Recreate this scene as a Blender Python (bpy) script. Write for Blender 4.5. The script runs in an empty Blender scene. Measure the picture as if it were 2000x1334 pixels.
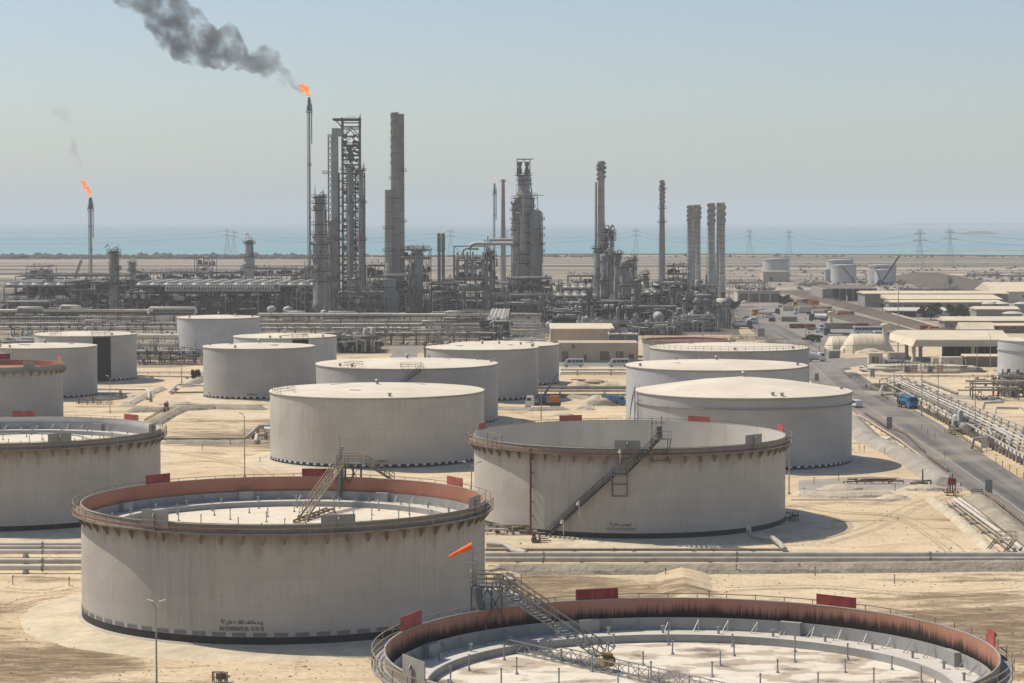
import bpy, math, random
from mathutils import Vector, Matrix, noise as mnoise
PI = math.pi
rnd = random.Random(11)
scene = bpy.context.scene
COL = scene.collection

# ---------------------------------------------------------------- camera, sky, sun
CAM_H, FPX, HORY = 46.0, 4500.0, 431.0
PITCH = math.atan((667 - HORY) / FPX)
cd = bpy.data.cameras.new('camera'); cam = bpy.data.objects.new('camera', cd); COL.objects.link(cam)
cam.location = (0, 0, CAM_H); cam.rotation_euler = (PI / 2 - PITCH, 0, 0)
cd.sensor_width = 36; cd.lens = FPX / 2000 * 36; cd.clip_start = 1; cd.clip_end = 120000
scene.camera = cam
SUN_EL = math.radians(55)
SUN_AZ = math.atan2(0.42, -0.907)                 # towards the sun, from +X: left and a little beyond
w = bpy.data.worlds.new('World'); scene.world = w; w.use_nodes = True
nt = w.node_tree; bg = nt.nodes['Background']
sky = nt.nodes.new('ShaderNodeTexSky'); sky.sky_type = 'NISHITA'; sky.sun_disc = False
sky.sun_elevation = SUN_EL; sky.sun_rotation = PI / 2 - SUN_AZ
sky.air_density = 0.9; sky.dust_density = 0.9; sky.ozone_density = 2.2
nt.links.new(sky.outputs[0], bg.inputs[0]); bg.inputs[1].default_value = 0.115
sd = bpy.data.lights.new('sun', 'SUN'); sun = bpy.data.objects.new('sun', sd); COL.objects.link(sun)
sd.energy = 4.8; sd.angle = math.radians(0.6); sd.color = (1.0, 0.905, 0.765)
sv = Vector((math.cos(SUN_AZ) * math.cos(SUN_EL), math.sin(SUN_AZ) * math.cos(SUN_EL), math.sin(SUN_EL)))
sun.rotation_euler = sv.to_track_quat('Z', 'Y').to_euler()
scene.view_settings.view_transform = 'Standard'; scene.view_settings.look = 'None'
scene.view_settings.exposure = 0.0; scene.view_settings.gamma = 1.0
scene.cycles.volume_bounces = 1; scene.cycles.max_bounces = 6; scene.cycles.diffuse_bounces = 3
scene.cycles.volume_step_rate = 1.0; scene.cycles.volume_max_steps = 128

# ---------------------------------------------------------------- pixel <-> place
cP, sP = math.cos(PITCH), math.sin(PITCH)
def ray(px, py):
    u, v = (px - 1000) / FPX, (667 - py) / FPX
    return Vector((u, cP + v * sP, -sP + v * cP))
def G(px, py, z=0.0):                              # where the sight line meets height z
    d = ray(px, py); t = (z - CAM_H) / d.z
    return Vector((d.x * t, d.y * t, z))
def Q(px, py, D):                                  # the point on it at distance D into the scene
    d = ray(px, py); t = D / d.y
    return Vector((d.x * t, D, CAM_H + d.z * t))
def Z(py, D): return Q(1000, py, D).z
def X(px, D, z=8.0): return (px - 1000) / FPX * (D * cP + (CAM_H - z) * sP)
def GD(py, z=0.0): return G(1000, py, z).y
def proj(p):
    y, z = p[1], p[2] - CAM_H
    f = y * cP - z * sP; up = y * sP + z * cP
    return 1000 + FPX * p[0] / f, 667 - FPX * up / f

# ---------------------------------------------------------------- mesh builder
class MB:
    def __init__(s): s.v = []; s.f = []; s.mi = []; s.sm = []; s.uv = None
    def add(s, vs, fs, mi=0, sm=False):
        o = len(s.v); s.v.extend(tuple(a) for a in vs)
        for f in fs:
            s.f.append(tuple(i + o for i in f)); s.mi.append(mi); s.sm.append(sm)
        return s
    def box(s, c, d, rz=0.0, mi=0):
        x, y, z = d[0] / 2, d[1] / 2, d[2] / 2; ca, sa = math.cos(rz), math.sin(rz)
        vs = [(c[0] + a * x * ca - b * y * sa, c[1] + a * x * sa + b * y * ca, c[2] + e * z) for e in (-1, 1) for a, b in ((-1, -1), (1, -1), (1, 1), (-1, 1))]
        return s.add(vs, [(3, 2, 1, 0), (4, 5, 6, 7), (0, 1, 5, 4), (1, 2, 6, 5), (2, 3, 7, 6), (3, 0, 4, 7)], mi)
    def b2(s, x0, x1, y0, y1, z0, z1, mi=0): return s.box(((x0 + x1) / 2, (y0 + y1) / 2, (z0 + z1) / 2), (x1 - x0, y1 - y0, z1 - z0), 0, mi)
    def bar(s, p, q, w, h=None, mi=0):
        p, q = Vector(p), Vector(q); d = q - p
        if d.length < 1e-5: return s
        d.normalize(); h = h or w
        a = d.cross(Vector((0, 0, 1)))
        if a.length < 1e-3: a = Vector((1, 0, 0))
        a.normalize(); b = a.cross(d)
        vs = [c + a * (i * w / 2) + b * (j * h / 2) for c in (p, q) for i, j in ((-1, -1), (1, -1), (1, 1), (-1, 1))]
        return s.add(vs, [(3, 2, 1, 0), (4, 5, 6, 7), (0, 1, 5, 4), (1, 2, 6, 5), (2, 3, 7, 6), (3, 0, 4, 7)], mi)
    def cyl(s, p, q, r, n=8, r2=None, mi=0, caps=True):
        p, q = Vector(p), Vector(q); d = (q - p).normalized(); r2 = r if r2 is None else r2
        a = d.cross(Vector((0, 0, 1)))
        if a.length < 1e-3: a = Vector((1, 0, 0))
        a.normalize(); b = d.cross(a)
        vs = []
        for c, rr in ((p, r), (q, r2)):
            for i in range(n):
                t = 2 * PI * i / n; vs.append(c + a * (math.cos(t) * rr) + b * (math.sin(t) * rr))
        s.add(vs, [(i, (i + 1) % n, n + (i + 1) % n, n + i) for i in range(n)], mi, True)
        if caps: s.add(vs, [tuple(range(n - 1, -1, -1)), tuple(range(n, 2 * n))], mi)
        return s
    def tube(s, path, r, n=8, mi=0):
        P = [Vector(p) for p in path]; rings = []
        a = None
        for i, p in enumerate(P):
            d = (P[min(i + 1, len(P) - 1)] - P[max(i - 1, 0)]).normalized()
            if a is None:
                a = d.cross(Vector((0, 0, 1)))
                if a.length < 1e-2: a = Vector((1, 0, 0))
            a = (a - d * a.dot(d)).normalized(); b = d.cross(a)
            k = 1.0
            if 0 < i < len(P) - 1:
                c = (P[i + 1] - P[i]).normalized().dot((P[i] - P[i - 1]).normalized()); k = 1 / max(.5, math.sqrt((1 + c) / 2))
            rings.append([p + a * (math.cos(2 * PI * j / n) * r) + b * (math.sin(2 * PI * j / n) * r * (1 if k == 1 else 1)) for j in range(n)])
        vs = [v for g in rings for v in g]
        fs = [(i * n + j, i * n + (j + 1) % n, (i + 1) * n + (j + 1) % n, (i + 1) * n + j) for i in range(len(P) - 1) for j in range(n)]
        s.add(vs, fs, mi, True); m = (len(P) - 1) * n
        return s.add(vs, [tuple(range(n - 1, -1, -1)), tuple(range(m, m + n))], mi)
    def lathe(s, prof, n, c=(0, 0, 0), a0=0.0, a1=2 * PI, mi=0, sm=True, uv=False):
        full = abs(a1 - a0 - 2 * PI) < 1e-6; m = n if full else n + 1
        vs = []
        for r, z in prof:
            for i in range(m):
                t = a0 + (a1 - a0) * i / n; vs.append((c[0] + r * math.sin(t), c[1] - r * math.cos(t), c[2] + z))
        fs = [(k * m + i, k * m + (i + 1) % m, (k + 1) * m + (i + 1) % m, (k + 1) * m + i) for k in range(len(prof) - 1) for i in range(n)]
        if uv:
            s.uv = s.uv or {}
            for k in range(len(prof) - 1):
                for i in range(n):
                    R0 = max(prof[k][0], 1)
                    us = [(a0 + (a1 - a0) * j / n) * R0 for j in (i, i + 1)]
                    s.uv[len(s.f) + k * n + i] = ((us[0], prof[k][1]), (us[1], prof[k][1]), (us[1], prof[k + 1][1]), (us[0], prof[k + 1][1]))
        return s.add(vs, fs, mi, sm)
    def disc(s, c, r, n=32, mi=0): return s.add([(c[0] + r * math.sin(2 * PI * i / n), c[1] - r * math.cos(2 * PI * i / n), c[2]) for i in range(n)], [tuple(range(n))], mi)
    def rail(s, pts, h=1.1, w=.06, closed=False, every=1, rails=(1.0, .5)):
        P = [Vector(p) for p in pts]
        for i, p in enumerate(P):
            if i % every == 0: s.bar(p, p + Vector((0, 0, h)), w)
        for k in rails:
            for i in range(len(P) - (0 if closed else 1)):
                s.bar(P[i] + Vector((0, 0, h * k)), P[(i + 1) % len(P)] + Vector((0, 0, h * k)), w)
        return s
    def truss(s, p, q, wd, ht, n, w=.12):
        p, q = Vector(p), Vector(q); d = (q - p).normalized(); a = d.cross(Vector((0, 0, 1))).normalized(); u = a.cross(d)
        cor = [(a * (i * wd / 2) + u * j) for i, j in ((-1, 0), (1, 0), (1, ht), (-1, ht))]
        for c in cor: s.bar(p + c, q + c, w)
        for k in range(n):
            A = p.lerp(q, k / n); B = p.lerp(q, (k + 1) / n)
            for i, j in ((0, 3), (1, 2)):
                if k % 2: s.bar(A + cor[i], B + cor[j], w * .7)
                else: s.bar(A + cor[j], B + cor[i], w * .7)
                s.bar(A + cor[i], A + cor[j], w * .7)
            s.bar(A + cor[0], A + cor[1], w * .7); s.bar(A + cor[0], B + cor[1], w * .6)
        return s
    def build(s, name, mat, parent=None, kind=None, local=False, origin=None):
        me = bpy.data.meshes.new(name)
        o = origin if origin is not None else (parent.location if (parent is not None and not local) else None)
        if parent is not None and parent.parent is not None and not local and origin is None: o = parent.parent.location
        vs = s.v if o is None else [(a[0] - o[0], a[1] - o[1], a[2] - o[2]) for a in s.v]
        me.from_pydata(vs, [], s.f)
        for m in (mat if isinstance(mat, (list, tuple)) else [mat]): me.materials.append(m)
        me.polygons.foreach_set('material_index', s.mi); me.polygons.foreach_set('use_smooth', s.sm)
        if s.uv:
            L = me.uv_layers.new(name='UVMap')
            for fi, us in s.uv.items():
                p = me.polygons[fi]
                for li, u in zip(p.loop_indices, us): L.data[li].uv = u
        me.update()
        ob = bpy.data.objects.new(name, me); COL.objects.link(ob)
        if parent is not None: ob.parent = parent
        if parent is None and o is not None: ob.location = o
        if kind: ob['kind'] = kind
        return ob
def thing(name, label, cat, loc=(0, 0, 0), group=None, rz=0.0):
    o = bpy.data.objects.new(name, None); COL.objects.link(o); o.empty_display_size = .5
    o.location = loc; o.rotation_euler = (0, 0, rz); o['label'] = label; o['category'] = cat
    if group: o['group'] = group
    return o
def tag(o, label, cat, group=None):
    o['label'] = label; o['category'] = cat
    if group: o['group'] = group
    return o
KIDS = {}
def kids(o): return [c for c in bpy.data.objects if c.parent == o]
def register(root):
    KIDS[root.name] = [(c, kids(c)) for c in kids(root)]
def dup(root, loc, rz=0.0, label=None, group=None, scale=None):
    r = root.copy(); COL.objects.link(r); r.location = loc; r.rotation_euler = (0, 0, rz)
    if scale: r.scale = scale
    if label: r['label'] = label
    if group: r['group'] = group
    for c, gs in KIDS[root.name]:
        n = c.copy(); COL.objects.link(n); n.parent = r
        for g in gs:
            m = g.copy(); COL.objects.link(m); m.parent = n
    return r
def place(proto, state, loc, rz, label, group=None, scale=None):
    if not state.get(proto.name):
        state[proto.name] = 1; proto.location = loc; proto.rotation_euler = (0, 0, rz); proto['label'] = label
        if group: proto['group'] = group
        if scale: proto.scale = scale
        return proto
    return dup(proto, loc, rz, label, group, scale)
STATE = {}

# ---------------------------------------------------------------- materials
class NT:
    def __init__(s, name):
        s.m = bpy.data.materials.new(name); s.m.use_nodes = True; s.t = s.m.node_tree
        s.b = s.t.nodes['Principled BSDF']; s.b.inputs['Specular IOR Level'].default_value = .3
    def n(s, t, **k):
        x = s.t.nodes.new('ShaderNode' + t)
        for a, b in k.items(): setattr(x, a, b)
        return x
    def l(s, a, b): s.t.links.new(a, b)
    def pos(s, scale=(1, 1, 1)):
        g = s.n('NewGeometry'); mp = s.n('Mapping'); mp.inputs['Scale'].default_value = scale; s.l(g.outputs['Position'], mp.inputs[0]); return mp.outputs[0]
    def obj(s, scale=(1, 1, 1)):
        g = s.n('TexCoord'); mp = s.n('Mapping'); mp.inputs['Scale'].default_value = scale; s.l(g.outputs['Object'], mp.inputs[0]); return mp.outputs[0]
    def uv(s, scale=(1, 1, 1)):
        g = s.n('TexCoord'); mp = s.n('Mapping'); mp.inputs['Scale'].default_value = scale; s.l(g.outputs['UV'], mp.inputs[0]); return mp.outputs[0]
    def noise(s, vec, scale=1.0, detail=4, rough=.55):
        x = s.n('TexNoise'); x.inputs['Scale'].default_value = scale; x.inputs['Detail'].default_value = detail; x.inputs['Roughness'].default_value = rough
        s.l(vec, x.inputs['Vector']); return x.outputs['Fac']
    def ramp(s, fac, stops):
        x = s.n('ValToRGB'); s.l(fac, x.inputs[0]); e = x.color_ramp.elements
        e.remove(e[1])
        for i, (p, c) in enumerate(stops):
            c = (c[0], c[1], c[2], 1) if isinstance(c, tuple) else (c, c, c, 1)
            if i == 0: e[0].position = p; e[0].color = c
            else: q = e.new(p); q.color = c
        return x.outputs[0]
    def mix(s, fac, a, b, mode='MIX'):
        x = s.n('Mix', data_type='RGBA', blend_type=mode)
        for k, v in ((0, fac), (6, a), (7, b)):
            sock = x.inputs[k]
            if isinstance(v, (int, float)): sock.default_value = v if k == 0 else (v, v, v, 1)
            elif isinstance(v, tuple): sock.default_value = (v[0], v[1], v[2], 1)
            else: s.l(v, sock)
        return x.outputs[2]
    def math(s, op, a, b=0.0):
        x = s.n('Math', operation=op)
        for i, v in ((0, a), (1, b)):
            if isinstance(v, (int, float)): x.inputs[i].default_value = v
            else: s.l(v, x.inputs[i])
        return x.outputs[0]
    def col(s, c): s.l(c, s.b.inputs['Base Color']); return s
    def bump(s, h, dist=.05, st=.5):
        x = s.n('Bump'); x.inputs['Strength'].default_value = st; x.inputs['Distance'].default_value = dist
        s.l(h, x.inputs['Height']); s.l(x.outputs[0], s.b.inputs['Normal']); return s
    def r(s, v, metal=0.0): s.b.inputs['Roughness'].default_value = v; s.b.inputs['Metallic'].default_value = metal; return s
def mul(c, k): return tuple(min(1, a * k) for a in c)
def paint(name, c, rough=.6, var=.25, scale=.35, metal=0.0, dirt=(.16, .11, .07), dk=.35):
    t = NT(name); t.r(rough, metal); p = t.pos()
    base = t.ramp(t.noise(p, scale, 6), [(.3, mul(c, 1 - var)), (.7, mul(c, 1 + var * .6))])
    st = t.noise(t.pos((1, 1, .12)), scale * 4, 5)
    base = t.mix(t.math('MULTIPLY', t.ramp(st, [(.55, 0.0), (.8, 1.0)]), dk), base, dirt)
    t.col(base); t.bump(t.noise(p, scale * 9, 3), .02, .3); return t.m
def flat(name, c, rough=.6, metal=0.0, var=.12, scale=1.5):
    t = NT(name); t.r(rough, metal)
    t.col(t.ramp(t.noise(t.pos(), scale, 3), [(.3, mul(c, 1 - var)), (.7, mul(c, 1 + var))])); return t.m
def plates(t, base, w_=6.2, h_=2.3, k=.86):
    br = t.n('TexBrick'); t.l(t.pos(), br.inputs['Vector']); br.inputs['Scale'].default_value = 1; br.inputs['Mortar Size'].default_value = .05; br.inputs['Mortar Smooth'].default_value = .8
    br.inputs['Brick Width'].default_value = w_; br.inputs['Row Height'].default_value = h_; br.inputs['Color1'].default_value = (1, 1, 1, 1); br.inputs['Color2'].default_value = (.955, .95, .94, 1); br.inputs['Mortar'].default_value = (k, k * .98, k * .95, 1)
    return t.mix(1.0, base, br.outputs[0], 'MULTIPLY')
M = {}
def tank_mat(name, c, seam=.55, rust=0.0, streak=.35, top=13.4):
    t = NT(name); t.r(.55); u = t.uv()
    br = t.n('TexBrick'); t.l(u, br.inputs['Vector']); br.inputs['Scale'].default_value = 1
    br.inputs['Mortar Size'].default_value = .035; br.inputs['Mortar Smooth'].default_value = .6
    br.inputs['Brick Width'].default_value = 7.3; br.inputs['Row Height'].default_value = 1.9; br.inputs['Bias'].default_value = 0
    br.inputs['Color1'].default_value = (1, 1, 1, 1); br.inputs['Color2'].default_value = (.94, .945, .95, 1); br.inputs['Mortar'].default_value = (seam + .22, seam + .21, seam + .2, 1)
    p = t.pos(); n1 = t.noise(p, .11, 5)
    base = t.ramp(n1, [(.3, mul(c, .88)), (.7, mul(c, 1.07))])
    base = t.mix(1.0, base, br.outputs[0], 'MULTIPLY')
    pt = t.noise(t.uv((.11, .16, 1)), 1.0, 2, .4); base = t.mix(t.math('MULTIPLY', t.ramp(pt, [(.56, 0.0), (.575, 1.0)]), .22), base, mul(c, 1.18)); base = t.mix(t.math('MULTIPLY', t.ramp(pt, [(.42, 1.0), (.43, 0.0)]), .18), base, mul(c, .8))
    stk = t.noise(t.uv((1.3, .06, 1)), 1.0, 6, .65)
    patch = t.noise(t.uv((.06, .09, 1)), 1.0, 3)
    f = t.math('MULTIPLY', t.ramp(stk, [(.46, 0.0), (.72, 1.0)]), t.ramp(patch, [(.42, .15), (.62, 1.0)]))
    base = t.mix(t.math('MULTIPLY', f, streak), base, mul((c[0] * .62, c[1] * .55, c[2] * .47), 1))
    fine = t.noise(t.uv((5, .25, 1)), 1.0, 4)
    base = t.mix(t.math('MULTIPLY', t.ramp(fine, [(.5, 0.0), (.75, 1.0)]), .16), base, (.1, .085, .07))
    if rust:                                        # rust that has run down from the girder brackets
        sep = t.n('SeparateXYZ'); t.l(t.uv(), sep.inputs[0])
        h = t.math('ADD', t.math('MULTIPLY', t.noise(t.uv((.9, .02, 1)), 1.0, 5), 4.5), sep.outputs[1])
        h = t.ramp(t.math('MULTIPLY', h, 1 / 20.0), [((top + .1) / 20, 0.0), ((top + 2.2) / 20, 1.0)])
        base = t.mix(t.math('MULTIPLY', h, rust), base, (.13, .085, .05))
    t.col(base)
    t.bump(t.math('ADD', br.outputs['Fac'], t.math('MULTIPLY', t.noise(t.uv((.35, .5, 1)), 1.0, 3), 1.5)), .03, .35); return t.m
M['shell_a'] = tank_mat('weathered grey tank paint', (.425, .405, .365), rust=.55, top=12.3, streak=.55, seam=.62)
M['shell_b'] = tank_mat('worn pale tank paint', (.46, .44, .395), streak=.5)
M['shell_c'] = tank_mat('cool grey tank paint', (.37, .368, .358), streak=.3)
M['shell_d'] = tank_mat('pale blue grey tank paint', (.46, .475, .48), streak=.2)
t = NT('cream roof paint'); t.r(.7); b = t.ramp(t.noise(t.pos(), .12, 6), [(.3, (.56, .50, .395)), (.7, (.70, .64, .52))]); b = t.mix(t.math('MULTIPLY', t.ramp(t.noise(t.pos(), .33, 6, .7), [(.56, 0.0), (.7, 1.0)]), .35), b, (.40, .33, .24)); t.col(plates(t, b, 6.5, 2.4, .9)); M['roof'] = t.m
M['girder'] = paint('rusty girder plate', (.25, .21, .16), .8, .35, .5, dirt=(.14, .08, .04), dk=.6)
M['girder_dark'] = paint('dirty grey rim plate', (.30, .285, .26), .75, .25, .5, dirt=(.13, .10, .07), dk=.5)
M['primer'] = paint('salmon primer', (.37, .155, .10), .7, .15, .25, dirt=(.3, .13, .08), dk=.3)
M['primer_dk'] = paint('dark red deck', (.26, .09, .075), .75, .2, .2, dk=.3)
t = NT('tar streaked primer'); t.r(.7); sep = t.n('SeparateXYZ'); t.l(t.uv(), sep.inputs[0])
h = t.math('ADD', sep.outputs[1], t.math('MULTIPLY', t.math('SUBTRACT', t.noise(t.uv((2.6, .10, 1)), 1, 7, .75), .5), 2.6))
wide = t.math('MULTIPLY', t.math('SUBTRACT', t.noise(t.uv((.045, 0, 1)), 1, 2), .5), 2.6)
h = t.math('ADD', h, wide)
h = t.math('ADD', h, t.math('MULTIPLY', t.math('SUBTRACT', t.noise(t.uv((9, .25, 1)), 1, 4, .7), .5), 1.4))
fac = t.ramp(t.math('MULTIPLY', h, 1 / 20.0), [(12.1 / 20, 1.0), (12.45 / 20, .6), (12.75 / 20, .18), (13.2 / 20, 0.0)])
pb = t.ramp(t.noise(t.pos(), .3, 5), [(.3, (.33, .155, .105)), (.7, (.42, .205, .145))])
t.col(t.mix(fac, pb, (.018, .014, .012))); M['tarred'] = t.m
M['inner_pale'] = paint('chalky inner wall', (.50, .475, .43), .7, .15, .12, dirt=(.25, .19, .12), dk=.4)
M['inner_white'] = paint('white inner wall', (.58, .55, .50), .7, .08, .12, dk=.2)
t = NT('pale floating deck'); t.r(.75); p = t.pos()
n1 = t.noise(p, .09, 5, .6); n2 = t.noise(p, .5, 4)
b = t.ramp(n2, [(.3, (.60, .53, .41)), (.7, (.70, .63, .505))])
t.col(t.mix(t.math('MULTIPLY', t.ramp(n1, [(.56, 0.0), (.66, 1.0)]), .35), b, (.40, .28, .17))); M['deck'] = t.m
t = NT('stained floating deck'); t.r(.7); p = t.pos((1, 1.6, 1))
n1 = t.noise(p, .21, 5, .5); n2 = t.noise(t.pos(), .6, 4); n3 = t.noise(p, .34, 3)
b = t.ramp(n2, [(.3, (.62, .565, .46)), (.7, (.72, .665, .555))])
b = t.mix(t.ramp(n1, [(.50, 0.0), (.54, .75), (.64, .5)]), b, (.36, .27, .19))
b = t.mix(t.ramp(n1, [(.585, 0.0), (.63, .9)]), b, (.16, .14, .125))
b = t.mix(t.math('MULTIPLY', t.ramp(n3, [(.58, 0.0), (.66, 1.0)]), .35), b, (.42, .31, .20)); t.col(plates(t, b, 7.0, 2.0, .85)); M['deck_stain'] = t.m
M['seal'] = paint('grey seal plate', (.31, .312, .30), .6, .12, .4, dk=.25)
M['pontoon'] = paint('dusty pontoon top', (.55, .52, .46), .7, .1, .3, dk=.2)
M['tar'] = flat('black tar band', (.022, .022, .025), .6)
M['chip_grey'] = flat('grey marker plate', (.16, .165, .17), .7)
M['chip_white'] = flat('white marker plate', (.62, .6, .56), .7)
M['rail'] = paint('rusty rail paint', (.30, .24, .16), .7, .3, 1.0)
M['rail_y'] = paint('faded yellow rail', (.36, .30, .19), .7, .25, 1.0)
M['gal'] = paint('galvanised steel', (.33, .33, .32), .5, .2, 1.0, metal=.3)
M['steel'] = paint('dark structural steel', (.042, .045, .05), .7, .4, .4, dk=.3)
M['deep'] = flat('painted interior shade', (.022, .023, .026), .8)  # near-black, with the shade inside the plant put into the colour
M['oily'] = flat('oily dark paving', (.10, .088, .072), .9, var=.4, scale=.05)
M['bed'] = flat('dark ballast', (.10, .08, .062), .95, var=.3, scale=.06)
M['steel_m'] = paint('grey structural steel', (.125, .13, .13), .65, .35, .4, dk=.4)
M['steel_l'] = paint('light structural steel', (.30, .31, .31), .6, .25, .4, dk=.3)
M['pipe'] = paint('pale lagged pipe', (.42, .40, .355), .5, .2, .5, dk=.35)
M['pipe_d'] = paint('dull pipe', (.235, .215, .18), .6, .35, .5, dk=.5)
M['pipe_w'] = paint('bright lagged pipe', (.58, .545, .47), .45, .12, .5, dk=.25)
M['vessel'] = paint('dull insulated vessel', (.26, .255, .23), .5, .3, .14, dk=.45)
M['vessel_l'] = paint('pale insulated vessel', (.40, .385, .35), .45, .2, .15, dk=.35)
M['vessel_w'] = paint('bright vessel cladding', (.58, .55, .48), .45, .15, .2, dk=.3)
M['stack'] = paint('stack plating', (.32, .325, .30), .6, .25, .1, dk=.3)
M['stack_l'] = paint('pale stack plating', (.45, .43, .38), .6, .2, .12, dk=.25)
M['stack_r'] = paint('pinkish brick stack', (.36, .31, .275), .75, .2, .15, dk=.3)
M['conc'] = paint('weathered concrete', (.42, .385, .32), .85, .2, .2, dk=.35)
M['conc_g'] = paint('grey shotcrete', (.32, .30, .265), .9, .25, .25, dk=.4)
M['beige'] = paint('beige wall render', (.46, .37, .27), .8, .12, .15, dk=.2)
M['beige_l'] = paint('cream sheet roof', (.62, .53, .385), .7, .12, .15, dk=.2)
M['wall_g'] = paint('grey sheet wall', (.27, .26, .235), .7, .15, .15, dk=.25)
M['wall_w'] = paint('off white wall', (.52, .495, .43), .75, .12, .2, dk=.25)
M['brown'] = flat('brown door', (.16, .125, .1), .7)
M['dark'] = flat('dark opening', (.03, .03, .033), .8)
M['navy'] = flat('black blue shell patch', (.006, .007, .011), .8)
M['red'] = paint('dark red board', (.24, .035, .033), .7, .35, .9, dirt=(.42, .2, .17), dk=.5)
M['red_w'] = paint('weathered red board', (.34, .07, .06), .7, .35, 1.2, dirt=(.5, .38, .33), dk=.55)
M['board'] = paint('grey steel board', (.28, .275, .25), .6, .15, .5, dk=.3)
M['sock'] = flat('orange windsock cloth', (.80, .13, .02), .7, var=.15)
M['white'] = flat('white vehicle paint', (.66, .66, .64), .3, var=.05)
M['glass'] = flat('dark window glass', (.03, .038, .045), .15, var=.1)
M['tyre'] = flat('black rubber', (.025, .025, .025), .85)
M['silver'] = flat('silver vehicle paint', (.42, .45, .48), .3, var=.08)
M['blue'] = flat('blue vehicle paint', (.05, .17, .33), .35, var=.1)
M['orange'] = flat('orange machine paint', (.48, .16, .035), .5, var=.15)
M['redv'] = flat('red vehicle paint', (.32, .045, .03), .45, var=.15)
M['bluev'] = flat('dark blue paint', (.06, .09, .15), .4, var=.15)
M['skin'] = flat('skin', (.28, .16, .1), .6)
M['cloth'] = flat('work coverall', (.07, .09, .16), .85)
M['hivis'] = flat('orange work vest', (.6, .2, .05), .8)
M['bark'] = paint('bark', (.14, .10, .07), .9, .3, 2)
M['rust'] = paint('dark red iron', (.17, .05, .04), .75, .3, .8)
M['yellow'] = flat('yellow machine paint', (.30, .20, .07), .6, var=.25)
M['lamp'] = flat('pale lamp housing', (.6, .58, .52), .5)
def leaf(name, c):
    t = NT(name); t.r(.8); t.col(t.ramp(t.noise(t.pos(), .9, 4), [(.3, mul(c, .55)), (.7, mul(c, 1.35))])); return t.m
M['leaf'] = leaf('dark green leaves', (.045, .068, .028)); M['scrub'] = leaf('grey green scrub', (.04, .046, .034))
M['palm'] = leaf('dusty palm leaves', (.075, .10, .055))
# sand: pale crust, brown damp stains, far plain in long bands
t = NT('desert sand'); t.r(.95); p = t.pos()
big = t.noise(p, .018, 6, .6); mid = t.noise(t.pos((1, 1.5, 1)), .11, 7, .62); fine = t.noise(p, 1.3, 5, .65)
near = t.ramp(big, [(.3, (.49, .37, .225)), (.5, (.635, .505, .33)), (.72, (.72, .61, .44))])
near = t.mix(t.math('MULTIPLY', t.ramp(mid, [(.48, 0.0), (.62, 1.0)]), .55), near, (.43, .325, .205))
scar = t.noise(t.pos((.25, 1.6, 1)), .35, 6, .7)
near = t.mix(t.math('MULTIPLY', t.ramp(scar, [(.55, 0.0), (.63, 1.0)]), .5), near, (.36, .27, .17))
stn = t.noise(t.pos((.6, 1.5, 1)), .06, 8, .72)
area = 0.0                                        # where seepage has browned the crust
for gx, gy, q in ((-52, 236, 24), (-40, 208, 20), (-18, 205, 16), (55, 262, 30), (70, 235, 26), (5, 286, 22), (-30, 500, 60), (30, 470, 30)):
    d = t.n('VectorMath', operation='DISTANCE'); t.l(t.pos(), d.inputs[0]); d.inputs[1].default_value = (gx, gy, 0)
    k = t.math('MAXIMUM', t.math('SUBTRACT', 1.0, t.math('MULTIPLY', d.outputs['Value'], 1.0 / q)), 0.0); area = t.math('ADD', area, k) if not isinstance(area, float) else k
sf = t.ramp(t.math('ADD', stn, t.math('MULTIPLY', area, .30)), [(.57, 0.0), (.62, .8), (.72, 1.0)])
sf = t.math('MULTIPLY', sf, t.ramp(t.noise(t.pos((.8, 2.2, 1)), .22, 8, .75), [(.36, .25), (.52, 1.0)]))
near = t.mix(t.math('MULTIPLY', sf, .88), near, (.115, .072, .034))
near = t.mix(t.math('MULTIPLY', t.ramp(fine, [(.38, 1.0), (.58, 0.0)]), .32), near, (.27, .20, .13))
sep = t.n('SeparateXYZ'); t.l(p, sep.inputs[0])
wob = t.math('MULTIPLY', t.math('SUBTRACT', t.noise(t.pos((.004, .004, 1)), 1, 3), .5), 500)
band = t.noise(t.pos((.0009, .011, 1)), 1, 6, .62); b2 = t.noise(t.pos((.006, .03, 1)), 1, 5, .6)
far = t.ramp(band, [(.38, (.10, .09, .072)), (.48, (.20, .17, .135)), (.57, (.33, .27, .21)), (.68, (.56, .465, .35))])
far = t.mix(t.math('MULTIPLY', t.ramp(b2, [(.5, 0.0), (.62, 1.0)]), .55), far, (.20, .19, .14))
yy = t.math('ADD', sep.outputs[1], wob)
pl = t.math('MULTIPLY', t.math('SUBTRACT', yy, 700), 1 / 500.0)
t.col(t.mix(t.ramp(pl, [(0.0, 0.0), (1.0, 1.0)]), near, far))
t.bump(t.math('ADD', t.math('MULTIPLY', mid, 2.2), t.math('MULTIPLY', fine, .35)), .35, .75); M['sand'] = t.m
def sandy(name, c, bump=.3):
    t = NT(name); t.r(.95); p = t.pos(); a = t.noise(p, .22, 6, .62); f = t.noise(p, 1.6, 5, .65)
    b = t.ramp(a, [(.3, mul(c, .72)), (.7, mul(c, 1.12))])
    b = t.mix(t.math('MULTIPLY', t.ramp(t.noise(t.pos((.3, 1.4, 1)), .4, 6, .7), [(.54, 0.0), (.64, 1.0)]), .35), b, mul(c, .6))
    b = t.mix(t.math('MULTIPLY', t.ramp(f, [(.35, 1.0), (.6, 0.0)]), .2), b, mul(c, .5)); t.col(b)
    t.bump(t.math('ADD', t.math('MULTIPLY', a, 2), t.math('MULTIPLY', f, .4)), bump, .7); return t.m
M['pad'] = sandy('compacted sand pad', (.60, .51, .365)); M['dike'] = sandy('grey bund crust', (.36, .315, .24), .6)
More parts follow.
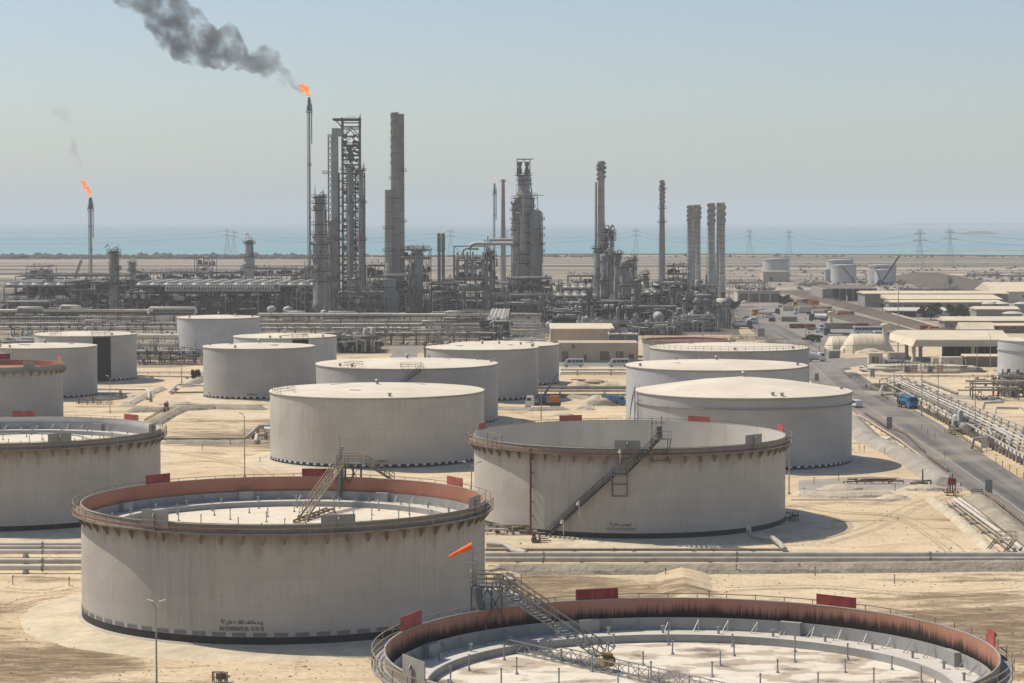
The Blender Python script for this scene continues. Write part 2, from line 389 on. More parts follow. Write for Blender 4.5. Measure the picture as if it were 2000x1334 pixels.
M['mound'] = sandy('pale sand heap', (.56, .485, .365), .6); M['dirt'] = sandy('brown grey dirt', (.30, .245, .18))
M['pad_g'] = sandy('grey tank apron', (.36, .33, .28))
t = NT('worn asphalt'); t.r(.85); p = t.pos(); u = t.uv((1, 1, 1))
sep = t.n('SeparateXYZ'); t.l(u, sep.inputs[0])
tr = t.noise(t.uv((5.0, .004, 1)), 1, 4, .5); dust = t.noise(t.pos(), .05, 6, .6); f = t.noise(p, .8, 4)
b = t.ramp(tr, [(.35, (.095, .09, .085)), (.62, (.20, .185, .165))])
b = t.mix(t.ramp(dust, [(.48, 0.0), (.70, .65)]), b, (.36, .31, .24)); b = t.mix(t.math('MULTIPLY', f, .15), b, (.06, .06, .06))
t.col(b); t.bump(f, .02, .3); M['asphalt'] = t.m
M['lot'] = sandy('dusty paved yard', (.25, .235, .205), .05)
M['line'] = flat('worn road paint', (.42, .39, .33), .8, var=.3)
t = NT('shallow sea water'); t.r(.35); t.b.inputs['Specular IOR Level'].default_value = .25; p = t.pos((.0006, .0035, 1)); sep = t.n('SeparateXYZ'); t.l(t.pos(), sep.inputs[0])
n = t.math('MULTIPLY', t.math('SUBTRACT', t.noise(p, 1, 5, .6), .5), 1.6)
g = t.math('ADD', t.math('MULTIPLY', t.math('SUBTRACT', sep.outputs[1], 3000), 1 / 9000.0), n)
t.col(t.ramp(g, [(0.0, (.15, .33, .34)), (.35, (.11, .25, .275)), (1.0, (.09, .16, .20))])); M['sea'] = t.m
t = NT('flare flame'); e = t.n('Emission'); c = t.ramp(t.noise(t.obj((1, 1, 1)), .33, 4, .6), [(.35, (1.0, .11, .012)), (.55, (1.0, .28, .05)), (.68, (1.0, .62, .24))])
t.l(c, e.inputs[0]); e.inputs[1].default_value = 1.25; t.l(e.outputs[0], t.t.nodes['Material Output'].inputs[0]); M['flame'] = t.m
def volmat(name, colr, dens, nscale=None, lo=.35, hi=.65, aniso=0.0):
    t = NT(name); t.t.nodes.remove(t.b); v = t.n('VolumePrincipled'); v.inputs['Color'].default_value = (*colr, 1)
    v.inputs['Density'].default_value = dens; v.inputs['Anisotropy'].default_value = aniso
    if nscale:
        f = t.ramp(t.noise(t.pos(), nscale, 4, .6), [(lo, 0.0), (hi, 1.0)]); t.l(t.math('MULTIPLY', f, dens), v.inputs['Density'])
    t.l(v.outputs[0], t.t.nodes['Material Output'].inputs['Volume']); return t.m
M['haze'] = volmat('pale haze', (.82, .855, .89), .000105)
M['smoke'] = volmat('dark smoke', (.30, .32, .345), .20, .085, .44, .68)
M['smoke_thin'] = volmat('thin smoke', (.3, .3, .3), .06, .05, .35, .7)
M['steam'] = volmat('white steam', (.97, .97, .97), .12, .2)
M['rut'] = sandy('rutted sand', (.475, .375, .245), .2)
# ---------------------------------------------------------------- ground, sea, roads, bunds
def sheet(name, pts, mat, z=0.0, kind='structure'):
    b = MB(); b.add([(p[0], p[1], z) for p in pts], [tuple(range(len(pts)))]); return b.build(name, mat, kind=kind)
FAR = 42000
shore = [(-9000, 2860), (-1500, 3010), (-600, 3080), (0, 3100), (500, 3120), (900, 3060), (1300, 3020), (9000, 2900)]
b = MB(); vs = [(-9000, -150, 0)] + [(x, y, 0) for x, y in shore] + [(9000, -150, 0)]
b.add(vs, [tuple(range(len(vs) - 1, -1, -1))]); b.build('ground', M['sand'], kind='structure')
b = MB(); b.add([(-15000, 2700, -.6), (15000, 2700, -.6), (15000, FAR, -.6), (-15000, FAR, -.6)], [(0, 1, 2, 3)]); b.build('sea', M['sea'], kind='structure')
b = MB(); b.b2(-15500, 15500, -400, FAR + 200, -1.8, 245)
haze = b.build('haze', M['haze'], kind='stuff')
def strip(name, left, right, mat, z=.008, sub=4, uvw=8.0):
    L = [G(*p) for p in left]; Rr = [G(*p) for p in right]
    def dens(P):
        o = []
        for i in range(len(P) - 1):
            for k in range(sub):
                t = k / sub; p0 = P[max(i - 1, 0)]; p1 = P[i]; p2 = P[i + 1]; p3 = P[min(i + 2, len(P) - 1)]
                o.append(.5 * ((2 * p1) + (p2 - p0) * t + (2 * p0 - 5 * p1 + 4 * p2 - p3) * t * t + (3 * p1 - p0 - 3 * p2 + p3) * t ** 3))
        return o + [P[-1]]
    L, Rr = dens(L), dens(Rr); b = MB(); n = len(L); b.uv = {}; d = 0
    for i in range(n): b.v += [(L[i].x, L[i].y, z), (Rr[i].x, Rr[i].y, z)]
    for i in range(n - 1):
        e = (L[i + 1] - L[i]).length
        b.uv[len(b.f)] = ((0, d), (1, d), (1, d + e), (0, d + e)); b.f.append((2 * i, 2 * i + 1, 2 * i + 3, 2 * i + 2)); b.mi.append(0); b.sm.append(False); d += e
    return b.build(name, mat, kind='structure'), L, Rr
roadL = [(1428, 597), (1440, 620), (1470, 648), (1512, 680), (1556, 712), (1578, 740), (1612, 770), (1660, 800), (1704, 830), (1757, 865), (1820, 905), (1888, 955), (1948, 1000), (2040, 1075)]
roadR = [(1446, 597), (1492, 620), (1548, 648), (1604, 680), (1650, 712), (1692, 740), (1734, 770), (1786, 800), (1838, 830), (1888, 865), (1948, 905), (2024, 955), (2090, 1000), (2190, 1075)]
road, RL, RR = strip('road', roadL, roadR, M['asphalt'], .012)
b = MB()
for i in range(len(RL) - 1):
    if i < 14: continue
    for k, wd in ((.34, .18),):
        A = RL[i].lerp(RR[i], k); B = RL[i + 1].lerp(RR[i + 1], k); nrm = (RR[i] - RL[i]).normalized() * wd / 2
        b.add([(A - nrm)[:2] + (.017,), (A + nrm)[:2] + (.017,), (B + nrm)[:2] + (.017,), (B - nrm)[:2] + (.017,)], [(0, 1, 2, 3)])
b.build('road_marking', M['line'], kind='structure')
sheet('paved_yard', [G(*p) for p in ((1475, 596), (1560, 592), (1640, 597), (1700, 622), (1752, 652), (1766, 668), (1690, 672), (1650, 690), (1600, 690), (1545, 655), (1500, 626))], M['lot'], .006)
sheet('cross_road', [G(*p) for p in ((1585, 704), (1700, 697), (2060, 705), (2060, 714), (1700, 712), (1610, 724))], M['lot'], .0165)
sheet('refinery_lane', [G(*p) for p in ((785, 672), (818, 672), (812, 720), (740, 720))], M['lot'], .006)
sheet('access_road', [G(*p) for p in ((1075, 700), (1250, 703), (1255, 716), (1060, 716))], M['lot'], .006)
sheet('bund_path', [G(*p) for p in ((1560, 938), (1700, 930), (1900, 944), (1935, 958), (1700, 958), (1560, 962))], M['pad_g'], .006)
sheet('process_paving', [(X(-200, 1400), 1020, .004), (X(1060, 960), 1010, .004), (X(1060, 960), 935, .004), (X(1432, 960), 930, .004), (X(1425, 1400), 1400, .004), (X(-200, 1500), 1500, .004)], M['oily'], .004)
sheet('rack_yard', [(X(-200, 860), 820), (X(255, 800), 720), (X(400, 800), 720), (X(660, 800), 790), (X(1060, 860), 820), (X(1060, 1020), 1019), (X(-200, 1020), 1019)], M['dirt'], .004)
b = MB()                                          # the blackish scrub and mud behind the plant
for x0, x1, y, dy in ((-900, 1200, 2350, 30), (-300, 2400, 2620, 16), (200, 2300, 2050, 14), (-700, -100, 2000, 40), (300, 2600, 2830, 30), (-1000, 300, 2210, 10)):
    n = 40; vs = []
    for i in range(n + 1):
        x = x0 + (x1 - x0) * i / n; e = math.sin(PI * i / n) ** .4; vs += [(x, y - dy * e * rnd.uniform(.6, 1.2), .03), (x, y + dy * e * rnd.uniform(.6, 1.2), .03)]
    b.add(vs, [(2 * i, 2 * i + 2, 2 * i + 3, 2 * i + 1) for i in range(n)])
b.build('scrub_patches', M['scrub'], kind='structure')

def ridge(name, path, wb, wt, h, mat, z=0.0, jit=.12, step=1.6, kind='structure', caps=True):
    """A bank of earth along a path: trapezoid section with a ragged surface."""
    P = [Vector((p[0], p[1], 0)) for p in path]; pts = []
    for i in range(len(P) - 1):
        n = max(1, int((P[i + 1] - P[i]).length / step))
        pts += [P[i].lerp(P[i + 1], k / n) for k in range(n)]
    pts.append(P[-1]); sec = [(-wb / 2, 0), (-wb * .33 - wt * .17, .45), (-wt / 2, 1), (0, 1.04), (wt / 2, 1), (wb * .33 + wt * .17, .45), (wb / 2, 0)]
    b = MB(); m = len(sec)
    for i, p in enumerate(pts):
        d = (pts[min(i + 1, len(pts) - 1)] - pts[max(i - 1, 0)]).normalized(); a = Vector((d.y, -d.x, 0))
        e = 1 if 0 < i < len(pts) - 1 or not caps else .05
        for s, k in sec:
            q = p + a * (s + rnd.uniform(-jit, jit)); b.v.append((q.x, q.y, z + h * k * e + rnd.uniform(-.4, .4) * jit * (k > 0) * e - (.02 if k == 0 else 0)))
    for i in range(len(pts) - 1):
        for j in range(m - 1): b.f.append((i * m + j, (i + 1) * m + j, (i + 1) * m + j + 1, i * m + j + 1)); b.mi.append(0); b.sm.append(False)
    return b.build(name, mat, kind=kind)
# banks: (pixel path on the ground, widths, height)
def rp(*p): return [G(*q) for q in p]
ridge('bund', rp((952, 1118), (1200, 1118), (1500, 1116), (1760, 1114), (2100, 1110)), 4.4, 1.4, 1.1, M['dike'])
ridge('bund', rp((1331, 1113), (1337, 1145), (1345, 1225)), 7.0, .6, .75, M['sand'], jit=.04)
ridge('bund', rp((310, 866), (420, 866), (520, 866)), 4.0, 1.5, .7, M['dike'])
ridge('bund', rp((245, 805), (330, 803), (420, 798), (520, 800)), 5, 1.5, 1.1, M['dike'])
ridge('bund', rp((300, 830), (330, 812), (352, 802)), 4, 1, 1.0, M['dike'])
ridge('bund', rp((247, 792), (285, 772), (315, 760)), 4, 1.2, .9, M['mound'])
ridge('bund', rp((366, 756), (395, 740), (410, 728)), 4, 1.2, 1.0, M['dike'])
ridge('bund', rp((1660, 820), (1700, 862), (1728, 873), (1790, 905), (1850, 950)), 6, 1.8, 1.4, M['pad_g'])
ridge('bund', rp((1905, 975), (1950, 1015), (2003, 1065), (2050, 1100)), 5.5, 1.2, 1.1, M['dike'])
ridge('bund', rp((1545, 968), (1640, 972), (1752, 968)), 3.5, 1, .9, M['mound'])
ridge('bund', rp((1818, 975), (1870, 1015), (1945, 1085)), 2.4, .8, .6, M['mound'])
ridge('bund', rp((960, 800), (1035, 802), (1110, 800)), 4, 1, .8, M['dike'])
ridge('bund', rp((1095, 775), (1150, 780), (1225, 778)), 4, 1, .9, M['dike'])
ridge('bund', rp((160, 700), (330, 702), (400, 700)), 4, 1, .9, M['dike'])
ridge('bund', rp((1640, 770), (1690, 770), (1960, 782)), 4, 1.2, .9, M['pad_g'])
ridge('embankment', rp((1530, 590), (1620, 612), (1752, 646), (1850, 674)), 12, 5, 1.6, M['bed'], step=12)
ridge('embankment', rp((1556, 574), (1660, 600), (1770, 630), (1880, 662)), 12, 5, 1.6, M['bed'], step=12)
ridge('embankment', rp((1800, 540), (1880, 560), (1960, 572)), 60, 20, 4, M['bed'], step=30)
def heap(name, c, rx, ry, h, mat, flat=0.0, n=24, jit=.12, z=0.0):
    b = MB(); K = 6; rings = []
    for k in range(K + 1):
        t = k / K
        for i in range(n):
            a = 2 * PI * i / n; rr = 1 - t * (1 - flat); j = 1 + (rnd.uniform(-jit, jit) if 0 < k else rnd.uniform(-jit, jit) * .6)
            hz = h * math.sin(t * PI / 2) ** 1.1 * (1 + rnd.uniform(-jit, jit) * .7 * (t > .1))
            b.v.append((c[0] + rx * rr * j * math.cos(a), c[1] + ry * rr * j * math.sin(a), z + hz - .01 * (k == 0)))
    b.f += [(k * n + i, k * n + (i + 1) % n, (k + 1) * n + (i + 1) % n, (k + 1) * n + i) for k in range(K) for i in range(n)]
    b.f.append(tuple(K * n + i for i in range(n))); b.mi += [0] * (K * n + 1); b.sm += [True] * (K * n + 1)
    return b.build(name, mat, kind='structure')
heap('sand_mound', G(1790, 726), 21, 9, 2.0, M['mound'], .72)
for i, (px, py, rx, ry, h) in enumerate(((1130, 758, 4, 3, 1.8), (1160, 752, 5, 3, 1.6), (1168, 792, 5, 3, 2.4), (1140, 800, 3, 2, 1.0), (1190, 760, 5, 4, 1.8), (1100, 812, 3, 2, .8), (1075, 828, 5, 3, .8), (1140, 832, 6, 3, 1.1), (1190, 835, 5, 2.5, 1.0),
        (1700, 690, 6, 4, 1.6), (270, 775, 5, 4, 1.0), (345, 790, 6, 3, .9), (1805, 958, 5, 2.5, 1.0), (1640, 955, 4, 2, .8), (985, 1125, 2.5, 1.2, .6), (1745, 975, 3, 2, .8))):
    heap('sand_heap', G(px, py), rx, ry, h, M['mound'], .1, 16, .2)
# low trees along the far shore: one dark belt nobody could count
b = MB()
for i in range(2600):
    px = rnd.uniform(-40, 1180) if rnd.random() < .93 else rnd.uniform(1180, 2020)
    D = rnd.uniform(2780, 2900) if px < 620 else rnd.uniform(2880, 2990)
    if px > 620 and rnd.random() < .55: continue
    x = X(px, D, 0); h = rnd.uniform(1.6, 4.6) * (1.7 if rnd.random() < .06 else 1) * (1 if px < 620 else .6); r = h * rnd.uniform(.7, 1.4)
    vs = [(x + r * math.cos(a * PI / 3) * rnd.uniform(.7, 1.2), D + r * math.sin(a * PI / 3), h * rnd.uniform(.25, .6)) for a in range(6)] + [(x + rnd.uniform(-1, 1), D, h), (x, D, 0)]
    b.add(vs, [(a, (a + 1) % 6, 6) for a in range(6)] + [((a + 1) % 6, a, 7) for a in range(6)])
b.build('shore_trees', M['scrub'], kind='stuff')
# a low island and sandbars off the right shore
ridge('island', [(X(1880, 8200, 0), 8200), (X(1945, 8200, 0), 8200)], 260, 90, 9, M['scrub'], -.6, 1, 30)
ridge('sandbar', [(X(1760, 3560, 0), 3500), (X(2080, 3560, 0), 3620)], 90, 30, 1.2, M['sand'], -.6, 2, 40)
ridge('far_coast', [(X(1740, 21000, 0), 21000), (X(1880, 21000, 0), 21300), (X(2100, 21000, 0), 21000)], 600, 200, 26, M['scrub'], -.6, 5, 200)
# ---------------------------------------------------------------- storage tanks
def arcpt(T, phi, z, dr=0.0): return Vector((T['x'] + (T['R'] + dr) * math.sin(phi), T['y'] - (T['R'] + dr) * math.cos(phi), z))
def find_phi(T, px, near=True, z=None):
    z = T['h'] if z is None else z; best = None
    for i in range(1441):
        ph = -PI / 2 + PI * i / 1440 if near else PI / 2 + PI * i / 1440
        e = abs(proj(arcpt(T, ph, z))[0] - px)
        if best is None or e < best[0]: best = (e, ph)
    return best[1]
def mk(px, D, R, h=13.4):
    return dict(x=(px - 1000) / FPX * (D * cP + (CAM_H - h * .5) * sP) * (1 - (R / D) ** 2), y=D, R=R, h=h)
def arcwall(T, p0, p1, z0, z1, dr, n=2, th=0.0, mi=0, mb=None):
    b = mb or MB(); vs = []
    for i in range(n + 1):
        p = p0 + (p1 - p0) * i / n
        vs += [arcpt(T, p, z0, dr), arcpt(T, p, z1, dr)] + ([arcpt(T, p, z1, dr + th), arcpt(T, p, z0, dr + th)] if th else [])
    k = 4 if th else 2
    for i in range(n):
        a, c = i * k, (i + 1) * k
        if th: b.add([vs[j] for j in (a, a + 1, a + 2, a + 3, c, c + 1, c + 2, c + 3)], [(0, 4, 5, 1), (1, 5, 6, 2), (2, 6, 7, 3), (3, 7, 4, 0)] + ([(0, 1, 2, 3)] if i == 0 else []) + ([(7, 6, 5, 4)] if i == n - 1 else []), mi)
        else: b.add([vs[j] for j in (a, a + 1, c, c + 1)], [(0, 2, 3, 1)], mi)
    return b
def pad(T, extra=5.5, mat='pad', hgt=.35):
    b = MB(); n = 72; R = T['R']; pr = [(R + extra + 1.2, -.02), (R + extra, hgt * .55), (R + 1.0, hgt), (R - .5, hgt)]
    for r, z in pr:
        for i in range(n):
            t = 2 * PI * i / n; rr = r + (rnd.uniform(-.3, .3) if r > R + 2 else 0)
            b.v.append((T['x'] + rr * math.sin(t), T['y'] - rr * math.cos(t), z))
    for k in range(3):
        for i in range(n): b.f.append((k * n + i, k * n + (i + 1) % n, (k + 1) * n + (i + 1) % n, (k + 1) * n + i)); b.mi.append(0); b.sm.append(True)
    b.build('tank_pad', M[mat], kind='structure')
    b = MB(); b.lathe([(R + .55, hgt - .02), (R + .5, hgt + .14), (R - .2, hgt + .15)], 96, (T['x'], T['y'], 0)); b.build('ring_wall', M['conc'], kind='structure')
def shell(T, t, mat, z0=.35, band=.8, n=128, chips=None, inner=None, top=None):
    R, h = T['R'], T['h']; c = (T['x'], T['y'], 0)
    b = MB(); b.lathe([(R, z0), (R, h)], n, c, uv=True)
    if inner is None: b.build('shell', M[mat], t)
    else:
        b.build('shell', M[mat], t)
    if band:
        b = MB(); b.lathe([(R + .02, z0 - .1), (R + .02, z0 + band)], n, c); b.build('tar_band', M['tar'], t)
    if chips:
        kind, zc, hh, wd, gap, mat2 = chips; N = int(2 * PI * R / (wd + gap))
        if kind == 'part':
            for i in range(N):
                ph = 2 * PI * i / N - PI
                if abs(ph) > 1.75: continue
                arcwall(T, ph, ph + wd / R, zc, zc + hh, .022, 2, .03).build('marker_plate', M[mat2], t)
        else:
            b = MB()
            for i in range(N): arcwall(T, 2 * PI * i / N, 2 * PI * i / N + wd / R, zc, zc + hh, .03, 1, .03, mb=b)
            b.build('marker_plates', M[mat2], t, kind='stuff')
def cone_tank(px, D, R, label, h=13.4, mat='shell_b', rise=None, chips=None, hatches=6, band=.8, rim_rail=False, seed=1, n=96, edge='girder_dark'):
    T = mk(px, D, R, h); t = thing('storage_tank', label, 'storage tank', (T['x'], T['y'], 0)); T['o'] = t
    r = random.Random(seed); rise = rise if rise is not None else R * .055
    shell(T, t, mat, chips=chips, band=band, n=n); c = (T['x'], T['y'], 0)
    b = MB(); b.lathe([(R + .12, h - .02), (R + .12, h + .05), (R * .995, h + .07), (R * .8, h + rise * .28), (R * .45, h + rise * .68), (.6, h + rise), (0.02, h + rise + .02)], n, c, sm=True); b.build('roof', M['roof'], t)
    b = MB(); b.lathe([(R + .02, h - .32), (R + .17, h - .3), (R + .17, h - .03), (R, h - .03)], n, c); b.build('roof_edge', M[edge], t)
    top = Vector((T['x'], T['y'], h + rise))
    b = MB(); b.cyl(top - Vector((0, 0, .3)), top + Vector((0, 0, .9)), .28, 10); b.cyl(top + Vector((0, 0, .8)), top + Vector((0, 0, 1.0)), .5, 10, .3); b.build('vent', M['gal'], t)
    for i in range(hatches):
        a = r.uniform(0, 2 * PI); q = r.choice((.93, .9, .5)); z = h + rise * (1 - q) * .95; p = Vector((T['x'] + R * q * math.sin(a), T['y'] - R * q * math.cos(a), z))
        b = MB()
        if q > .8: b.cyl(p - Vector((0, 0, .15)), p + Vector((0, 0, .55)), .28, 10); b.cyl(p + Vector((0, 0, .55)), p + Vector((0, 0, .7)), .4, 10)
        else: b.box(p + Vector((0, 0, .1)), (2.0, 1.1, .3), a)
        b.build('roof_hatch', M['gal' if q > .8 else 'conc'], t)
    if rim_rail:
        b = MB(); b.rail([arcpt(T, 2 * PI * i / 60, h, -.15) for i in range(60)], 1.1, .08, True); b.build('handrail', M['rail'], t)
    pad(T, 4.5); return T
def handrail_box(T, t, p0, p1, dr0=-3.0, dr1=.0, h=1.1):
    b = MB(); A = arcpt(T, p0, T['h'], dr1); B = arcpt(T, p1, T['h'], dr1); C = arcpt(T, p1, T['h'] + .2, dr0); D_ = arcpt(T, p0, T['h'] + .2, dr0)
    pts = [A.lerp(B, k / 3) for k in range(4)] + [C, D_]; b.rail(pts, h, .07, True); b.build('roof_platform_rail', M['rail'], t)
def stair(T, t, p0, z0, p1, z1, dr=.3, wd=.9, mat='steel_m', steps=True):
    """Stair that climbs round the shell: two stringers, treads, outer handrail."""
    n = max(3, int((z1 - z0) / .42)); s = MB(); root = None
    P = [(p0 + (p1 - p0) * i / n, z0 + (z1 - z0) * i / n) for i in range(n + 1)]
    root = bpy.data.objects.new('stair', None); COL.objects.link(root); root.parent = t
    for d in (dr, dr + wd):
        s = MB()
        for i in range(n): s.bar(arcpt(T, P[i][0], P[i][1], d), arcpt(T, P[i + 1][0], P[i + 1][1], d), .07, .28)
        s.build('stringer', M[mat], root)
    r = MB(); r.rail([arcpt(T, *p, dr + wd) for p in P], 1.05, .06, every=3); r.rail([arcpt(T, *p, dr) for p in P], 1.05, .05, every=3); r.build('stair_rail', M[mat], root)
    for i in range(n):
        if steps:
            arcwall(T, P[i][0], P[i][0] + (p1 - p0) / n * .8, P[i][1] + .2, P[i][1] + .26, dr, 1, wd).build('step', M['gal'], root)
    return root
def float_tank(px, D, R, label, deck, mat='shell_a', h=13.4, inner='primer', deckmat='deck', boards=(), legs=True, chips=None, seed=3, nbr=64, pontoon=True, gird=1.05, gz=.95, band=.9, girdmat='girder', bunker=8, padx=6, full=True, railmat='rail', inner_z=None):
    T = mk(px, D, R, h); t = thing('floating_roof_tank', label, 'storage tank', (T['x'], T['y'], 0)); T['o'] = t; c = (T['x'], T['y'], 0)
    r = random.Random(seed); n = 144
    shell(T, t, mat, chips=chips, band=band, n=n)
    b = MB(); b.lathe([(R - .05, deck - .4), (R - .05, h)], n, c, uv=True); b.build('inner_wall', M[inner], t)
    b = MB(); b.lathe([(R - .07, h - .02), (R - .07, h + .06), (R + .07, h + .06), (R + .07, h - .05)], n, c); b.build('top_rim', M['girder_dark'], t)
    z = h - gz                                      # wind girder: walkway ring with an upstand, brackets below
    b = MB(); b.lathe([(R + .01, z - .06), (R + gird, z - .06), (R + gird, z + .12), (R + gird - .06, z + .12), (R + gird - .06, z), (R + .01, z)], n, c, sm=False); b.build('wind_girder', M[girdmat], t)
    for i in range(nbr):
        ph = 2 * PI * i / nbr; A = arcpt(T, ph, z - .06, .0); B = arcpt(T, ph, z - .06, gird - .08); C_ = arcpt(T, ph, z - 1.25, .0)
        if abs((ph + PI) % (2 * PI) - PI) > 1.9: continue
        s = Vector((math.cos(ph), math.sin(ph), 0)) * .05; m = MB(); e = Vector((math.cos(ph), math.sin(ph), 0)) * .28
        m.add([A - s, B - s, C_ - s, A + s, B + s, C_ + s], [(0, 1, 2), (5, 4, 3), (0, 3, 4, 1), (1, 4, 5, 2), (2, 5, 3, 0)])
        m.add([B - e, B + e, C_ + s, C_ - s], [(0, 1, 2, 3)])
        m.build('bracket', M[girdmat], t)
    b = MB(); N = int(2 * PI * R / 2.4)
    pts = [arcpt(T, 2 * PI * i / N, z + .1, gird - .05) for i in range(N)]; b.rail(pts, 1.1, .065, True); b.build('handrail', M[railmat], t)
    if pontoon:
        rp_, zp = R - 3.1, deck
        b = MB(); b.lathe([(R - .35, zp - .1), (R - .35, zp + 1.05), (R - .42, zp + 1.05), (R - .42, zp - .1)], n, c, sm=False); b.build('seal_ring', M['seal'], t)
        b = MB(); b.lathe([(R - .1, zp - .02), (R - .4, zp), (rp_, zp), ], n, c, sm=False); b.build('pontoon', M['pontoon'], t)
        b = MB(); b.lathe([(rp_, zp), (rp_ - .02, zp + .06), (rp_ - .12, zp + .06), (rp_ - .12, zp - .62)], n, c, sm=False); b.build('pontoon_edge', M['seal'], t)
        b = MB(); b.disc((T['x'], T['y'], zp - .6), rp_, 96); b.build('deck', M[deckmat], t)
        for i in range(bunker):
            ph = 2 * PI * (i + .35) / bunker; arcwall(T, ph, ph + 1.9 / R, zp, zp + 1.12, -1.0, 3, .6).build('foam_box', M['seal'], t)
        NS = int(2 * PI * R / 2.6)
        for i in range(NS):
            ph = 2 * PI * i / NS
            if abs(ph - PI) > 1.7: continue
            m = MB(); m.bar(arcpt(T, ph, zp, -1.25), arcpt(T, ph, zp + .9, -.5), .05); m.bar(arcpt(T, ph + .02, zp, -1.25), arcpt(T, ph, zp + .9, -.5), .05); m.bar(arcpt(T, ph, zp, -1.25), arcpt(T, ph + .02, zp, -1.25), .05); m.build('seal_strut', M['gal'], t)
            if i % 2 == 0:
                p = arcpt(T, ph + .03, zp, -2.1); m = MB(); m.cyl(p, p + Vector((0, 0, .5)), .11, 8); m.cyl(p + Vector((0, 0, .5)), p + Vector((0, 0, .62)), .18, 8); m.build('pontoon_vent', M['gal'], t)
        if legs:
            k = 0; zz = zp - .6
            for ring, cnt in ((.92, 22), (.72, 17), (.5, 11), (.27, 6), (.0, 1)):
                for i in range(cnt):
                    a = 2 * PI * (i + .5 * (k % 2) + r.uniform(-.12, .12)) / cnt; rr = rp_ * ring; p = Vector((T['x'] + rr * math.sin(a), T['y'] - rr * math.cos(a), zz))
                    m = MB(); hh = 1.15 + r.uniform(-.12, .15); m.cyl(p, p + Vector((0, 0, hh)), .062, 8); m.cyl(p, p + Vector((0, 0, .2)), .2, 6, .08); m.cyl(p + Vector((0, 0, hh - .05)), p + Vector((0, 0, hh + .08)), .09, 8); m.build('deck_leg', M['steel_l'], t)
                k += 1
    else:
        b = MB(); b.disc((T['x'], T['y'], deck), R - .06, 96); b.build('deck', M[deckmat], t)
    for px0, px1, near, col, hgt, up in boards:     # foam pourer boards standing on the rim
        p0, p1 = find_phi(T, px0, near), find_phi(T, px1, near)
        A, B = arcpt(T, p0, h + up, .12 if near else .1), arcpt(T, p1, h + up, .12 if near else .1); m = MB()
        m.bar(A + Vector((0, 0, hgt / 2)), B + Vector((0, 0, hgt / 2)), .08, hgt); bd = m.build('foam_board', M[col], t)
        C_ = A.lerp(B, .5); o = Vector((C_.x - T['x'], C_.y - T['y'], 0)).normalized() * .16
        m = MB(); m.tube([C_ + o + Vector((0, 0, -1.2)), C_ + o + Vector((0, 0, hgt * .65)), C_ + o * 1.6 + Vector((0, 0, hgt * .8)), C_ + o * 2.4 + Vector((0, 0, hgt * .6))], .09, 8); m.build('foam_pourer', M['rust' if 'red' in col else 'board'], bd)
    pad(T, padx); return T

T1 = float_tank(553, 269, 23.5, 'big grey foreground tank at left with GAS CONDENSATE OIL lettering and salmon inner wall', 10.6, 'shell_a',
    boards=((286, 333, False, 'red', 1.15, .0), (590, 652, False, 'red', 1.05, 0), (872, 902, False, 'red_w', 1.15, 0), (278, 330, True, 'board', 2.0, -.75), (627, 693, True, 'board', 1.35, -.35), (914, 936, True, 'board', 1.4, -.2)),
    chips=('part', 1.35, .42, 1.5, .75, 'chip_grey'), band=.95)
T2 = float_tank(1230, 352, 23.8, 'open grey tank with a dark stair crossing its front and deep pale interior', 3.0, 'shell_a', inner='inner_pale', pontoon=False,
    boards=((1093, 1137, False, 'red_w', .95, 0), (1343, 1386, False, 'red_w', .95, 0), (937, 951, False, 'red_w', 1.0, 0), (1517, 1529, False, 'red_w', 1.1, 0), (1200, 1251, True, 'board', 1.35, -.1), (1455, 1486, True, 'board', 1.4, 0)))
T4 = float_tank(1352, 174.6, 23.25, 'nearest tank, bottom right, with tar-blackened salmon inner wall around a stained floating roof', 10.75, 'shell_a', inner='tarred', deckmat='deck_stain',
    boards=((1125, 1207, False, 'red', .95, 0), (1594, 1671, False, 'red', .95, 0), (785, 825, False, 'red_w', 1.2, 0), (1926, 1950, False, 'red_w', 1.2, 0), (790, 833, True, 'board', 2.1, -.8)), girdmat='girder_dark', band=.9)
T14 = float_tank(13, 359, 23.5, 'floating roof tank cut by the left edge with white inner wall and rusty girder', 11.4, 'shell_a', inner='inner_white', deckmat='deck',
    boards=((24, 68, False, 'red_w', 1.0, 0), (242, 269, False, 'red_w', .95, 0), (93, 139, True, 'board', 1.4, -.1), (290, 303, True, 'board', 1.5, -.2)))
T13 = float_tank(-17, 524, 16, 'small open-topped tank at the left edge with salmon red inside and grey brackets', 12.2, 'shell_c', inner='primer', deckmat='primer', pontoon=False,
    boards=((-20, 20, False, 'red', 1.3, .1), (45, 68, True, 'board', 1.9, -.6), (111, 120, False, 'primer', 1.4, 0)), nbr=48)
T8 = float_tank(1345, 632, 12.6, 'small tank with dark red open top right behind the white cone roofed tanks', 12.9, 'shell_c', inner='primer_dk', deckmat='primer_dk', pontoon=False, gird=.3, gz=.3, nbr=24)
wc = ('stuff', .8, .35, .62, 1.0, 'chip_white')
T3 = cone_tank(736.5, 443, 20.6, 'large cream roofed tank in the centre, white dashes round its black base', mat='shell_b', chips=wc, seed=5, hatches=5, n=128)
T5 = cone_tank(1453, 438.7, 20.5, 'large tank beside the road with a pointed cream roof and a stiffening ring', h=13.7, mat='shell_c', rise=2.6, chips=wc, seed=8, n=128)
T17 = cone_tank(795, 527, 20.8, 'wide cream roofed tank just behind the central tank with a small railed roof platform', mat='shell_c', chips=wc, seed=9)
T6 = cone_tank(1400, 521, 20.5, 'pale cream roofed tank directly behind the pointed roof tank', mat='shell_d', chips=wc, seed=10)
T7 = cone_tank(1425, 595, 20.5, 'cream roofed tank with a handrail all around its edge, third in the right row', mat='shell_c', rim_rail=True, seed=12)
